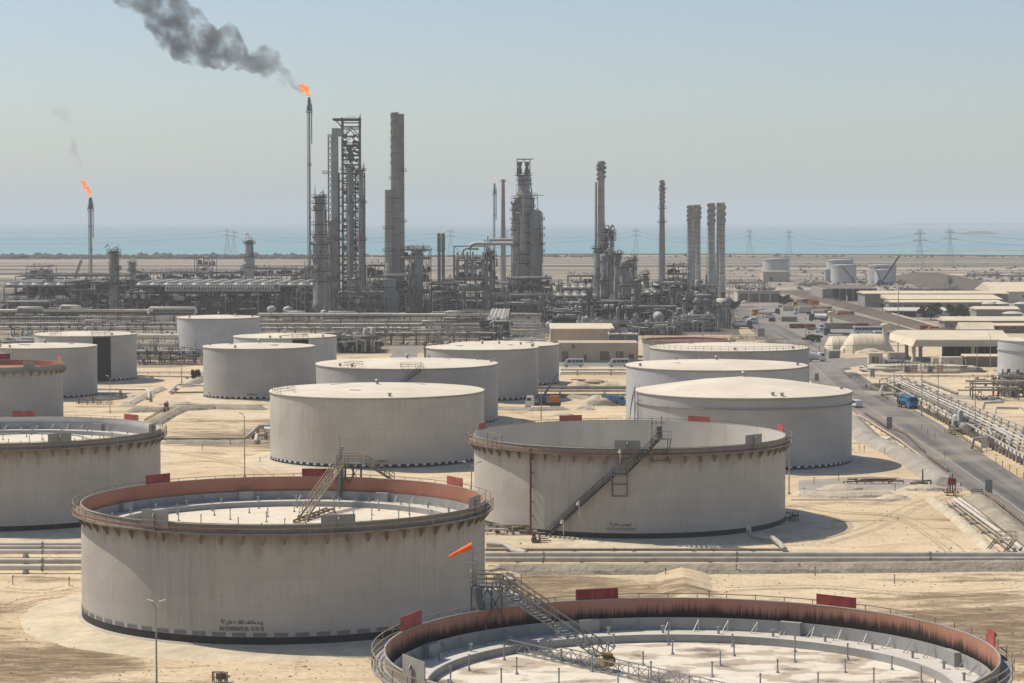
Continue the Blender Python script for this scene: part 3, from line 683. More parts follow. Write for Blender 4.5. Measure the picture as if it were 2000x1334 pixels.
T15 = cone_tank(506, 600, 14.5, 'grey cream topped tank left of the central tank with small green valves at its foot', mat='shell_c', chips=wc, seed=14)
T16 = cone_tank(557, 652, 14.5, 'pale blue-grey tank half hidden behind the tank with green valves', mat='shell_d', seed=15)
T18 = cone_tank(942, 595, 14.5, 'grey tank behind the wide tank with a white dashed black foot', mat='shell_c', chips=wc, seed=16)
T19 = cone_tank(985, 647, 15.4, 'dull grey tank half hidden behind another, facing the beige building', h=11.4, mat='shell_c', chips=wc, seed=17)
T10 = cone_tank(427, 780, 14, 'farthest cream topped tank of the left group, in front of the pipe racks', mat='shell_d', seed=18)
T11 = cone_tank(167.5, 664, 14.5, 'grey tank on the left with a tall black-blue patch down its front', mat='shell_c', chips=wc, seed=19)
T12 = cone_tank(88, 601, 13.4, 'grey cream topped tank between the patched tank and the red topped one', mat='shell_c', chips=wc, seed=20)
T9 = cone_tank(2036, 640, 12.2, 'pale blue-grey tank cut by the right edge of the photo', h=13.0, mat='shell_d', seed=21)
# trim that only some of them have
for T, z, m in ((T5, 11.6, 'girder_dark'), (T9, 10.2, 'gal')):
    b = MB(); b.lathe([(T['R'] + .01, z - .08), (T['R'] + .32, z - .06), (T['R'] + .32, z + .1), (T['R'] + .01, z + .1)], 128, (T['x'], T['y'], 0), sm=False); b.build('stiffening_ring', M[m], T['o'])
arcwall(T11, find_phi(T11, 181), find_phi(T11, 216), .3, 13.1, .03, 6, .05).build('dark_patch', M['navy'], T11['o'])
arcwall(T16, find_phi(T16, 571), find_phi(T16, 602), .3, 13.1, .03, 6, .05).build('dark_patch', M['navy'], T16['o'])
handrail_box(T11, T11['o'], find_phi(T11, 181), find_phi(T11, 216)); handrail_box(T16, T16['o'], find_phi(T16, 571), find_phi(T16, 602))
handrail_box(T17, T17['o'], find_phi(T17, 782), find_phi(T17, 827)); handrail_box(T17, T17['o'], find_phi(T17, 672), find_phi(T17, 694))
handrail_box(T3, T3['o'], find_phi(T3, 532), find_phi(T3, 548)); handrail_box(T11, T11['o'], find_phi(T11, 97), find_phi(T11, 108))
stair(T17, T17['o'], find_phi(T17, 770), 8.5, find_phi(T17, 822), 13.3, steps=False)
stair(T5, T5['o'], find_phi(T5, 1250), 1.0, find_phi(T5, 1244) - .45, 13.5, steps=False)
b = MB()
for k in range(2): b.tube([arcpt(T5, find_phi(T5, 1246 + 6 * k), z, .6) for z in (0.4, 6, 13.6)], .07, 6)
for k in range(24): b.bar(arcpt(T5, find_phi(T5, 1246), .6 + .54 * k, .6), arcpt(T5, find_phi(T5, 1252), .6 + .54 * k, .6), .05)
b.build('ladder', M['steel_m'], T5['o'])
# T2: stair in two flights, landings, top platform, red riser
pA, pB, pC = find_phi(T2, 1075, z=.4), find_phi(T2, 1211, z=9), find_phi(T2, 1283, z=13)
stair(T2, T2['o'], pA, .5, pB - .02, 9.9, .35, .95, 'steel'); stair(T2, T2['o'], pB + .035, 9.9, pC, 15.0, .35 + .9, .95, 'steel')
for ph, z, w2 in ((pB, 9.9, .045), (pC + .015, 15.0, .05)):
    arcwall(T2, ph - w2, ph + w2, z - .08, z, .2, 3, 2.1).build('landing', M['steel_m'], T2['o'])
    b = MB(); b.rail([arcpt(T2, ph - w2, z, 2.25), arcpt(T2, ph, z, 2.25), arcpt(T2, ph + w2, z, 2.25), arcpt(T2, ph + w2, z, .3)], 1.1, .07); b.build('landing_rail', M['rail'], T2['o'])
    b = MB()
    for s in (-w2, w2):
        b.bar(arcpt(T2, ph + s, z, 1.9), arcpt(T2, ph + s, z - 3.3, .1), .12); b.bar(arcpt(T2, ph + s, z, .1), arcpt(T2, ph + s, z - 3.4, .1), .12)
    b.bar(arcpt(T2, ph - w2, z - 3.3, .1), arcpt(T2, ph + w2, z - 3.3, .1), .12); b.bar(arcpt(T2, ph - w2, z - 1.6, .1), arcpt(T2, ph + w2, z - 1.6, .1), .1); b.build('landing_frame', M['steel_m'], T2['o'])
b = MB(); p = arcpt(T2, pC + .02, 15, 1.0)
b.bar(p, p + Vector((0, 0, 3.2)), .1); b.bar(p + Vector((-.8, 0, 0)), p + Vector((-.8, 0, 2.6)), .07); b.bar(p + Vector((-.9, 0, 2.2)), p + Vector((.4, 0, 2.2)), .08); b.box(p + Vector((-.35, .3, .9)), (.6, .5, 1.6)); b.cyl(p + Vector((-1.4, 0, 0)), p + Vector((-1.4, 0, 2.9)), .05, 6); b.cyl(p + Vector((-1.4, 0, 2.4)), p + Vector((-1.4, 0, 2.1)), .1, 8, .3)
b.build('gauge_post', M['steel_m'], T2['o'])
ph = find_phi(T2, 1041, z=6)
b = MB(); b.tube([arcpt(T2, ph, .4, .55), arcpt(T2, ph, 12.5, .55), arcpt(T2, ph, 13.1, .55)], .16, 8)
for k in range(6): b.bar(arcpt(T2, ph, 1 + 2.1 * k, 0), arcpt(T2, ph, 1 + 2.1 * k, .6), .12)
b.build('red_riser', M['rust'], T2['o'])
b = MB(); b.tube([arcpt(T2, -1.5 + 2.3 * k / 40, 13.3 - .5, 1.15) for k in range(41)], .07, 6); b.build('foam_line', M['rust'], T2['o'])
b = MB(); b.tube([arcpt(T1, -1.4 + 1.3 * k / 30, 12.95, 1.1) for k in range(31)], .06, 6); b.build('foam_line', M['rust'], T1['o'])
for T, pxs in ((T2, (1212, 1137)), (T2, (1108,))):
    for px in pxs:
        ph = find_phi(T, px, z=9); z = {1212: 12.9, 1137: 5.3, 1108: 2.5}[px]
        b = MB(); b.cyl(arcpt(T, ph, z - 1.6, 1.4), arcpt(T, ph, z + .6, 1.4), .045, 6); b.bar(arcpt(T, ph, z + .6, 1.4), arcpt(T, ph, z + .6, 2.0), .05); b.cyl(arcpt(T, ph, z + .6, 2.0), arcpt(T, ph, z + .15, 2.0), .09, 8, .28); b.build('stair_lamp', M['lamp'], T['o'])
# T2 valve outlet with its own pipe is a pipe of its own below
def rim_frame(T, px0, px1, z, mat='rail'):
    A, B = arcpt(T, find_phi(T, px0), z, 1.0), arcpt(T, find_phi(T, px1), z, 1.0); b = MB(); H = Vector((0, 0, 2.1))
    b.bar(A, A + H, .12); b.bar(B, B + H, .12); b.bar(A + H, B + H, .12); C_ = A.lerp(B, .45)
    b.tube([C_ + Vector((-.3, 0, 0)), C_ + Vector((-.3, 0, 1.2)), C_ + Vector((0, 0, 1.6)), C_ + Vector((.3, 0, 1.2)), C_ + Vector((.3, 0, 0))], .07, 6); b.build('foam_frame', M[mat], T['o'])
rim_frame(T2, 964, 991, 12.6)
# inside T1: rolling ladder from the far platform to the deck, track, platform and stair beyond
def gauge_platform(T, px, name_mat='rail', far=True, right=1, H=2.0, px_w=26, scale=1.0):
    ph = find_phi(T, px, False); o = arcpt(T, ph, T['h'] + H, .8); b = MB(); s = scale
    zt = o.z
    b.box(o, (3.2 * s, 2.4 * s, .12)); fl = b.build('platform_floor', M['steel_m'], T['o'])
    b = MB(); b.rail([o + Vector((-1.6 * s, -1.2 * s, 0)), o + Vector((0, -1.2 * s, 0)), o + Vector((1.6 * s, -1.2 * s, 0)), o + Vector((1.6 * s, 1.2 * s, 0)), o + Vector((-1.6 * s, 1.2 * s, 0))], 1.15, .075, True, rails=(1, .66, .33)); b.build('platform_rail', M['rail'], T['o'])
    b = MB()
    for i in (-1.5, -.5, .5, 1.5):
        for j in (-1, 1): b.bar(o + Vector((i * s, j * s, 0)), o + Vector((i * s, j * s * .6, -H - 1.0)), .13)
    for i in (-1.5, 0): b.bar(o + Vector((i * s, -1, 0)), o + Vector((i + 1.5, -1, -H - .8)), .1); b.bar(o + Vector((i * s + 1.5, -1, 0)), o + Vector((i, -1, -H - .8)), .1)
    b.build('platform_frame', M['steel_m'], T['o'])
    b = MB(); b.bar(o + Vector((-.9, -1.4, -T['h'] * .0 + .1)), arcpt(T, ph, T['h'] - 2.6, -.45) + Vector((-.9, 0, 0)), .5, .5); b.build('guide_pole', M['steel_m'], T['o'])
    e = o + Vector((2.0 * s, .6, 0)); f = e + Vector((3.6 * right, 2.2, -H - .9)); b = MB()
    for k in (-.4, .4): b.bar(e + Vector((0, k, 0)), f + Vector((0, k, 0)), .08, .25)
    for k in range(10): q = e.lerp(f, k / 10); b.box(q + Vector((0, 0, .05)), (.3, .8, .05))
    b.rail([e.lerp(f, k / 6) + Vector((0, .4, 0)) for k in range(7)], 1.0, .06); b.rail([e.lerp(f, k / 6) - Vector((0, .4, 0)) for k in range(7)], 1.0, .06); b.build('access_stair', M['rail'], T['o'])
    b = MB(); b.cyl(o + Vector((-1.2, -.6, 0)), o + Vector((-1.2, -.6, 3.8)), .07, 6); b.bar(o + Vector((-2.1, -.6, 2.9)), o + Vector((-.3, -.6, 2.9)), .06); b.bar(o + Vector((-1.9, -.6, 1.9)), o + Vector((-.5, -.6, 1.9)), .06); b.cyl(o + Vector((-1.0, -.5, 0)), o + Vector((-1.0, -.5, 1.9)), .22, 10); b.cyl(o + Vector((-1.0, -.5, 1.9)), o + Vector((-1.0, -.5, 2.2)), .34, 10); b.build('level_gauge', M['gal'], T['o'])
    return o
def deckpt(T, px, py, z): return G(px, py, z)
o1 = gauge_platform(T1, 678, H=1.7)
zd = 10.0; foot = G(592, 1016, zd)
def rolling_ladder(T, a, foot, wd=.9, n=14, trs=True, mat='rail_y', name='rolling_ladder'):
    b = MB(); d = (foot - a).normalized(); s = d.cross(Vector((0, 0, 1))).normalized() * wd / 2
    if trs: b.truss(a, foot, wd, 1.05, n, .085)
    else:
        for k in (-1, 1): b.bar(a + s * k, foot + s * k, .1, .28)
        b.rail([a.lerp(foot, k / n) + s for k in range(n + 1)], 1.0, .07); b.rail([a.lerp(foot, k / n) - s for k in range(n + 1)], 1.0, .07)
    L = b.build(name, M[mat], T['o'])
    m = MB(); cnt = int((foot - a).length / .5)
    for k in range(cnt): q = a.lerp(foot, k / cnt); m.bar(q - s, q + s, .26, .05)
    m.build('treads', M['gal'], L, kind='stuff')
    m = MB(); m.cyl(foot - s * 1.3, foot - s * 1.1, .34, 12); m.cyl(foot + s * 1.3, foot + s * 1.1, .34, 12); m.build('wheels', M['yellow'], L); return L
rolling_ladder(T1, o1 + Vector((-1.0, -1.2, 0)), foot + Vector((0, 0, .3)), 1.0, 12, False, 'rail')
b = MB(); A = G(580, 1022, zd); B = G(645, 997, zd); s = (B - A).normalized().cross(Vector((0, 0, 1))) * .45
for k in (-1, 1): b.bar(A + s * k + Vector((0, 0, .3)), B + s * k + Vector((0, 0, .3)), .12, .22)
for k in range(8):
    q = A.lerp(B, k / 7); b.bar(q - s + Vector((0, 0, .15)), q + s + Vector((0, 0, .15)), .1, .2); b.bar(q - s, q - s + Vector((0, 0, .3)), .1); b.bar(q + s, q + s + Vector((0, 0, .3)), .1)
b.build('ladder_track', M['rail'], T1['o'])
o4 = gauge_platform(T4, 962, H=1.9, scale=.85)
zd4 = 10.15; foot4 = G(1186, 1291, zd4 + .9)
rolling_ladder(T4, o4 + Vector((.8, -1.0, 0)), foot4, .95, 16, True, 'steel_m')
A, B = G(1000, 1268, zd4 + .15), G(1420, 1362, zd4 + .15); b = MB(); b.truss(A, B, 1.1, .9, 22, .07); tr = b.build('ladder_track', M['gal'], T4['o'])
b = MB(); b.cyl(foot4 + Vector((-.5, 0, -.1)), foot4 + Vector((.5, 0, -.1)), .36, 14); b.box(foot4 + Vector((0, .2, .3)), (.6, .35, .7), .4); b.cyl(foot4 + Vector((-.45, 0, .5)), foot4 + Vector((.45, 0, .5)), .14, 8); b.build('ladder_trolley', M['yellow'], T4['o'])
# T14 deck: inner ring line and small vents seen near the rim
b = MB(); b.tube([G(px, py, 10.9) for px, py in ((-40, 850), (60, 846), (150, 850), (190, 862))], .18, 8); b.build('foam_dam_pipe', M['seal'], T14['o'])
# ---------------------------------------------------------------- lettering painted on shells
def letter(T, text, px0, px1, zb, mat='tar', hgt=None, arabic=False):
    p0, p1 = find_phi(T, px0, z=1), find_phi(T, px1, z=1); cu = bpy.data.curves.new('tmp', 'FONT'); cu.body = text; cu.resolution_u = 2; cu.offset = .018
    ob = bpy.data.objects.new('tmp', cu); COL.objects.link(ob); dg = bpy.context.evaluated_depsgraph_get(); dg.update()
    me = bpy.data.meshes.new_from_object(ob.evaluated_get(dg)); vs = [v.co.copy() for v in me.vertices]; fs = [tuple(p.vertices) for p in me.polygons]
    bpy.data.objects.remove(ob)
    if not vs: return
    x0, x1 = min(v.x for v in vs), max(v.x for v in vs); k = (p1 - p0) / (x1 - x0); sc = k * T['R']
    if hgt: sc = hgt
    b = MB(); b.add([arcpt(T, p0 + (v.x - x0) * k, zb + v.y * sc, .035) for v in vs], fs); b.build('lettering', M[mat], T['o'])
letter(T1, 'GAS CONDENSATE OIL - 50-TK-192', 428, 516, 2.0, hgt=.62)
AR = {'kh': '\uFEA7', 'z': '\uFEB0', 'zi': '\uFEAF', 'alf': '\uFE8E', 'alfi': '\uFE8D', 'n': '\uFEE5'}
ar = ('\u0661\u0669\u0662 ' + '\uFEA7\uFEB0\uFE8D\uFEE5' + ' \u0665\u0660 ' + '\uFEAF\uFEF3\uFE96' + ' ' + '\uFEE3\uFEDC\uFE9C\uFED4\uFE8E\uFE95' + ' ' + '\uFE8D\uFEDF\uFED0\uFE8E\uFEAF')
words = ar.split(' ')
def rtl(ws): return ' '.join((w_ if ord(w_[0]) < 0x700 else w_[::-1]) for w_ in reversed(ws))
letter(T1, rtl([words[3], words[4], words[5], words[2], words[1], words[0]]), 432, 514, 2.75, hgt=.62)
letter(T2, '50-TK-101 KEROSENE', 1186, 1240, 1.65, 'chip_grey', hgt=.62)
letter(T2, rtl(['\uFEDB\uFEF4\uFEAE\uFEED\uFEB3\uFEF4\uFEE6', '\uFEA7\uFEB0\uFE8D\uFEE5', '\u0661\u0660\u0661']), 1190, 1234, 2.4, hgt=.62)
letter(T3, 'DIESEL 72', 738, 756, 1.6, hgt=.5); letter(T15, 'DIESEL 28', 482, 502, 1.6, hgt=.6)
# ---------------------------------------------------------------- the refinery itself
def ring_platform(b, c, r, z, w=1.5, a0=0.0, a1=2 * PI, n=14, rail=True, t=.34):
    full = abs(a1 - a0 - 2 * PI) < 1e-6
    b.lathe([(r, z), (r + w, z), (r + w, z + t), (r, z + t)], n, (c[0], c[1], 0), a0, a1, sm=False)
    if rail:
        P = [Vector((c[0] + (r + w) * math.sin(a0 + (a1 - a0) * i / n), c[1] - (r + w) * math.cos(a0 + (a1 - a0) * i / n), z + t)) for i in range(n if full else n + 1)]
        b.rail(P, 1.15, .09, full, rails=(1.0,))
def strakes(b, c, r, z0, z1, turns=2.0, k=3, w=.55):
    n = 26
    for j in range(k):
        vs = []
        for i in range(n + 1):
            a = 2 * PI * (j / k + turns * i / n); z = z0 + (z1 - z0) * i / n
            for q in (r - .02, r + w): vs.append((c[0] + q * math.sin(a), c[1] - q * math.cos(a), z))
            for q in (r + w, r - .02): vs.append((c[0] + q * math.sin(a), c[1] - q * math.cos(a), z + .16))
        b.add(vs, [(i * 4 + e, (i + 1) * 4 + e, (i + 1) * 4 + (e + 1) % 4, i * 4 + (e + 1) % 4) for i in range(n) for e in range(4)])
def column(px, D, prof, label, mat='vessel', plats=(), side=1, name='distillation_column', cat='column', pipes=2, top='dome', ladder=True, base=None, seed=0, vent=True, pw=1.6, pmat='steel'):
    """prof = [(pixel y, pixel width)] from the top down; everything round, built at distance D."""
    x = X(px, D); r = random.Random(seed or int(px * 7)); t = thing(name, label, cat, (x, D, 0)); pts = [(w_ * D / FPX / 2, Z(y, D)) for y, w_ in prof]
    pts = [(a, max(z, 0)) for a, z in pts]; R0, Z0 = pts[0]
    pr = [(a, z) for a, z in reversed(pts)]
    if pr[0][1] > .2 and base is None: pr = [(pr[0][0], 0)] + pr
    b = MB(); full = list(pr)
    if top == 'dome': full += [(R0 * .92, Z0 + R0 * .25), (R0 * .6, Z0 + R0 * .45), (R0 * .05, Z0 + R0 * .55)]
    elif top == 'flat': full += [(R0 * .05, Z0)]
    elif top == 'open': full += [(R0 * .82, Z0), (R0 * .8, Z0 - 3)]
    b.lathe(full, 20, (x, D, 0)); b.build('shell', M[mat], t)
    H = pr[-1][1]
    b = MB()                                       # stiffening rings
    def rad(z):
        for (a, za), (c_, zc) in zip(pr, pr[1:]):
            if za <= z <= zc: return a + (c_ - a) * (z - za) / max(1e-6, zc - za)
        return R0
    z = 2.0
    while z < H - 1: b.lathe([(rad(z), z), (rad(z) + .09, z), (rad(z) + .09, z + .22), (rad(z), z + .22)], 20, (x, D, 0), sm=False); z += r.uniform(3.4, 4.6)
    b.build('seam_rings', M[mat], t, kind='stuff')
    for y in plats:
        if isinstance(y, tuple): y, a0, a1, w_ = y
        else: a0, a1, w_ = (0, 2 * PI, pw) if r.random() < .55 else (-.3 + side * .6, PI * 1.1 * 1 + side * .6, pw)
        zz = Z(y, D); b = MB(); ring_platform(b, (x, D), rad(zz) - .02, zz, w_, a0, a1); b.build('platform', M[pmat], t)
    if ladder and plats:
        b = MB(); lx = x + side * (R0 + .5)
        for s in (-.25, .25): b.bar((x + side * (rad(H * .5) + .35), D - .9 + s, 1), (x + side * (rad(H * .9) + .35), D - .9 + s, H), .08)
        k = 2
        while k < H: b.bar((x + side * (rad(k) + .35), D - 1.2, k), (x + side * (rad(k) + .35), D - .6, k), .06); k += 1.0
        b.build('caged_ladder', M['steel_m'], t)
    b = MB()                                       # nozzles, brackets, valves and lamps that roughen its outline
    for k in range(int(H * 1.7 + len(plats) * 5)):
        z = r.uniform(H * .12, H) if r.random() < .6 or not plats else Z((plats[k % len(plats)][0] if isinstance(plats[k % len(plats)], tuple) else plats[k % len(plats)]), D) + r.uniform(.2, 2.2)
        z = min(z, H + .6); a = r.uniform(-1.7, 1.7); q = rad(min(z, H)) + r.uniform(0, .5); c_ = (x + q * math.sin(a), D - q * math.cos(a), z); u = r.random()
        if u < .4: b.box(c_, (r.uniform(.3, 1.0), r.uniform(.3, .8), r.uniform(.3, 1.2)))
        elif u < .7: b.bar(c_, (c_[0], c_[1], z + r.uniform(1, 5)), r.uniform(.1, .22))
        else: b.bar(c_, (x + (q + r.uniform(.6, 1.6)) * math.sin(a), D - (q + 1) * math.cos(a), z), r.uniform(.12, .3))
    if H > 12: b.build('nozzles_and_brackets', M['steel_m'], t, kind='stuff')
    for i in range(pipes):
        a = r.uniform(-1.3, 1.3); q = r.uniform(.14, .32); z1 = H * r.uniform(.6, .98); rr = max(rad(z1), rad(H * .3)) + q + .15; m = MB()
        p = Vector((x + rr * math.sin(a), D - rr * math.cos(a), 0)); o = Vector((x, D, 0))
        m.tube([p + Vector((0, 0, 1.5)), p + Vector((0, 0, z1 - .5)), p.lerp(o, .12) + Vector((0, 0, z1)), p.lerp(o, .5) + Vector((0, 0, z1))], q, 8); m.build('pipe', M[r.choice(['pipe', 'pipe_d', 'vessel_l'])], t)
    if vent and top == 'dome':
        m = MB(); m.tube([(x, D, H), (x, D, H + 1.6), (x + .5, D, H + 2.3), (x + 1.3, D, H + 2.3), (x + 1.7, D, H + 1.6), (x + rad(H) + .4, D - .2, H), (x + rad(H * .8) + .5, D - .3, H * .45)], .22, 8); m.build('overhead_pipe', M['pipe_d'], t)
    return t
def stack(px, D, ytop, wt, ybot, wb, label, mat='stack_l', strake=None, rings=10, plats=(), name='chimney_stack', flare=None, curve=None):
    x = X(px, D); t = thing(name, label, 'chimney', (x, D, 0)); zt, zb = Z(ytop, D), max(0, Z(ybot, D)); rt, rb = wt * D / FPX / 2, wb * D / FPX / 2
    pr = [(rb, zb), (rb, zb + (zt - zb) * .0 + .01)]
    if flare: pr = [(flare * D / FPX / 2, zb), (flare * D / FPX / 2 * .93, zb + (zt - zb) * .08), ((rb), zb + (zt - zb) * .3)]
    b = MB(); b.lathe(([(pr[0][0], 0)] if zb > .1 else []) + pr + [(rt, zt), (rt + .15, zt), (rt + .15, zt + .4), (rt - .25, zt + .4), (rt - .3, zt - 6)], 22, (x, D, 0)); b.build('shaft', M[mat], t)
    b = MB()
    for i in range(rings):
        k = (i + .5) / rings; z = zb + (zt - zb) * k; q = rb + (rt - rb) * k
        if flare and k < .3: q = pr[0][0] + (rb - pr[0][0]) * (k / .3)
        b.lathe([(q, z), (q + .12, z), (q + .12, z + .2), (q, z + .2)], 22, (x, D, 0), sm=False)
    b.build('bands', M['steel_m'], t, kind='stuff')
    if strake:
        b = MB(); z0 = Z(strake[1], D); strakes(b, (x, D), rt - .05, z0, zt - .3, strake[2], 3, strake[3]); b.build('helical_strakes', M[mat], t, kind='stuff')
    for y in plats:
        z = Z(y, D); k = (z - zb) / (zt - zb); q = rb + (rt - rb) * k; b = MB(); ring_platform(b, (x, D), q, z, 1.2); b.build('platform', M['steel_m'], t)
    b = MB(); q0, q1 = (pr[0][0] if flare else rb) + .3, rt + .3
    for s in (-.2, .2): b.bar((x - q0, D - .6 + s, 1), (x - q1, D - .6 + s, zt), .09)
    b.build('ladder', M['steel_m'], t); return t
def flare_stack(px, D, ytop, ybot, wd, label, guys=True, hd=6):
    x = X(px, D); zt, zb = Z(ytop, D), max(0, Z(ybot, D)); t = thing('flare_stack', label, 'flare stack', (x, D, 0)); r = wd * D / FPX / 2
    b = MB(); b.cyl((x, D, 0), (x, D, zt - 6), r, 12, r * .8); b.build('riser', M['stack'], t)
    b = MB(); b.cyl((x, D, zt - 8), (x, D, zt), r * 1.35, 12, r * 1.0); b.cyl((x, D, zt - 8.5), (x, D, zt - 7.4), r * 2.0, 12); b.cyl((x, D, zt - 3), (x, D, zt - 2.4), r * 1.6, 12); b.build('tip', M['steel'], t)
    b = MB(); ring_platform(b, (x, D), r, zt - hd - 4, 1.4); b.build('platform', M['steel_m'], t)
    b = MB(); ring_platform(b, (x, D), r, zt - (zt) * .35, .7); ring_platform(b, (x, D), r, zt * .38, .7, rail=False); b.build('collar', M['steel_m'], t)
    b = MB(); b.cyl((x + r + .7, D, zt - 30), (x + r + .7, D, zt - 4), .35, 8); b.build('pilot_pipe', M['steel_m'], t)
    b = MB(); b.cyl((x - r - .5, D, 1), (x - r - .5, D, zt - 5), .22, 6); b.build('side_pipe', M['steel_m'], t)
    if guys:
        for k, a in enumerate((.4, 2.5, 4.6)):
            for f in (.93, .6):
                b = MB(); b.cyl((x, D, zt * f), (x + zt * .55 * math.cos(a), D + zt * .55 * math.sin(a), 0), .05, 4); b.build('guy_wire', M['steel'], t)
    return Vector((x, D, zt))
def grid_frame(b, x0, x1, y0, y1, zs, nx, ny, w=.35, brace=.4, r=rnd, post=True, wb=None):
    xs = [x0 + (x1 - x0) * i / nx for i in range(nx + 1)]; ys = [y0 + (y1 - y0) * i / ny for i in range(ny + 1)]; wb = wb or w
    zt = zs[-1]
    for z in zs[1:]:
        for y in ys: b.bar((x0, y, z), (x1, y, z), wb * .8, wb)
        for x in xs: b.bar((x, y0, z), (x, y1, z), wb * .8, wb)
    for za, zb_ in zip(zs, zs[1:]):
        for i in range(nx):
            if r.random() < brace:
                y = ys[0]; a, c = (xs[i], xs[i + 1]) if r.random() < .5 else (xs[i + 1], xs[i]); b.bar((a, y, za), (c, y, zb_), w * .55)
    return xs, ys
NAMES = []
def process_unit(label, px0, px1, D0, D1, ytop, seed, levels=4, dens=1.0, smat='steel', coolers=None, name='process_unit', cat='process unit', ybase=None, drums=3, fill=True):
    """A steel structure of several floors with its pipes, drums and equipment. y values are pixels at the front face."""
    r = random.Random(seed); x0, x1 = X(px0, D0), X(px1, D0); zt = Z(ytop, D0); t = thing(name, label, cat, ((x0 + x1) / 2, (D0 + D1) / 2, 0))
    nx = max(2, round((x1 - x0) / 6.5)); ny = max(1, round((D1 - D0) / 9)); zs = [0] + [zt * (i + 1) / levels * (1 if i == levels - 1 else r.uniform(.94, 1.04)) for i in range(levels)]
    b = MB(); xs, ys = grid_frame(b, x0, x1, D0, D1, zs, nx, ny, .36, .3, r); b.build('beams', M[smat], t, kind='stuff')
    for x in xs:
        for y in (ys[0], ys[-1]) if ny > 1 else ys:
            b = MB(); b.bar((x, y, 0), (x, y, zt + r.choice((0, 0, .9))), .42); b.build('post', M[smat], t)
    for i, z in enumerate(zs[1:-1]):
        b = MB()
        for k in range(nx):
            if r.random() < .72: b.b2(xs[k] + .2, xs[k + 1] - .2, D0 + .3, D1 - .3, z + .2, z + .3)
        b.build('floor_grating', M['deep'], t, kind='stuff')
    for k in range(int(10 * dens)):                 # long pipes on the floors
        z = r.choice(zs[1:]) + r.uniform(.3, .9); y = r.uniform(D0 - .5, D0 + (D1 - D0) * .6); a = r.uniform(x0, x0 + (x1 - x0) * .5); c = r.uniform(a + 4, x1 + 1); q = r.choice((.18, .25, .32, .45)); b = MB()
        pth = [(a, y, z)]
        if r.random() < .5: pth = [(a, y, max(.6, z - r.uniform(2, 5)))] + pth
        pth.append((c, y, z))
        if r.random() < .5: pth.append((c, y, max(.6, z - r.uniform(2, 6))))
        b.tube(pth, q, 6); b.build('pipe', M[r.choice(['pipe', 'pipe_d', 'pipe_d', 'vessel', 'pipe_w'])], t)
    for k in range(int(7 * dens)):                 # risers in front
        x = r.uniform(x0, x1); y = D0 - r.uniform(.3, 1.2); z1 = r.uniform(zt * .3, zt * 1.02); b = MB(); b.tube([(x, y, .5), (x, y, z1), (x + r.choice((-1, 1)) * r.uniform(.8, 3), y, z1 + .2), (x + r.choice((-1, 1)) * .2, y + 3, z1 + .2)], r.choice((.15, .22, .3)), 6); b.build('riser_pipe', M[r.choice(['pipe', 'pipe_d', 'vessel_l', 'pipe_d'])], t)
    for k in range(drums):
        z = r.choice(zs[:-1]) + 1.4; x = r.uniform(x0 + 2, x1 - 5); q = r.uniform(.8, 1.4); y = D0 + r.uniform(.5, 4); L = r.uniform(3, 6)
        b = MB()
        if r.random() < .5:
            b.cyl((x, y, z), (x + L, y, z), q, 14); b.cyl((x - .45, y, z), (x, y, z), q * .55, 14, q); b.cyl((x + L, y, z), (x + L + .45, y, z), q, 14, q * .55)
        else:
            b.cyl((x, y - 1.5, z), (x, y + L, z), q, 14); b.cyl((x, y - 1.9, z), (x, y - 1.5, z), q * .6, 14, q)
        b.b2(x - .2 if 0 else x + .3, x + .7, y - .3, y + .3, z - q - .5, z - q * .5); b.build('drum', M[r.choice(['vessel', 'vessel_l', 'vessel'])], t)
    for k in range(int(3 * dens)):
        x = r.uniform(x0 + 1, x1 - 1); y = r.uniform(D0 + 1, D1 - 1); q = r.uniform(.5, 1.1); h = r.uniform(2.5, 5); z = r.choice(zs[:-1]); b = MB(); b.lathe([(q, 0), (q, h), (q * .6, h + q * .4), (.05, h + q * .5)], 12, (x, y, z + .2)); b.build('vessel', M[r.choice(['vessel', 'vessel_l'])], t)
    b = MB()                                       # hundreds of small fittings, valves and lines nobody could count
    for k in range(int(90 * dens * (x1 - x0) / 30)):
        x = r.uniform(x0, x1); y = r.uniform(D0 - .8, D0 + (D1 - D0) * .75); z = r.choice(zs) + r.uniform(.2, 2.2); u = r.random()
        if u < .42: b.bar((x, y, z), (x + r.uniform(.8, 4.5), y, z), r.uniform(.08, .22))
        elif u < .7: b.bar((x, y, z), (x, y, z + r.uniform(.8, 3.0)), r.uniform(.08, .2))
        elif u < .82: b.bar((x, y, z), (x, y + r.uniform(1, 4), z), r.uniform(.1, .25))
        else: b.box((x, y, z + .3), (r.uniform(.4, 1.5), r.uniform(.4, 1.2), r.uniform(.4, 1.3)))
    b.build('small_piping', M[r.choice(['pipe_d', 'steel_l', 'steel_m'])], t, kind='stuff')
    b = MB()
    for k in range(int(60 * dens * (x1 - x0) / 30)):
        x = r.uniform(x0, x1); y = r.uniform(D0 - .6, D1); z = r.choice(zs) + r.uniform(.2, 1.5)
        if r.random() < .5: b.cyl((x, y, z), (x + r.uniform(.5, 2), y, z), r.uniform(.1, .3), 6)
        else: b.cyl((x, y, z), (x, y, z + r.uniform(.5, 2)), r.uniform(.12, .4), 6)
    b.build('fittings', M[r.choice(['pipe', 'vessel_l', 'pipe'])], t, kind='stuff')
    if fill:                                       # exchangers and cable trays inside, their near-black colour standing in for shade
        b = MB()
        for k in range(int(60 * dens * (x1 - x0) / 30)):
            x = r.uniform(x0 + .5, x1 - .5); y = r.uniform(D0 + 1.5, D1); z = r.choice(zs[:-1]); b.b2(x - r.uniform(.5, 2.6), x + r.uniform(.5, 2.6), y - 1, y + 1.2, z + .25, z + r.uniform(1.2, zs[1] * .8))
        b.build('inner_equipment', M['deep'], t, kind='stuff')
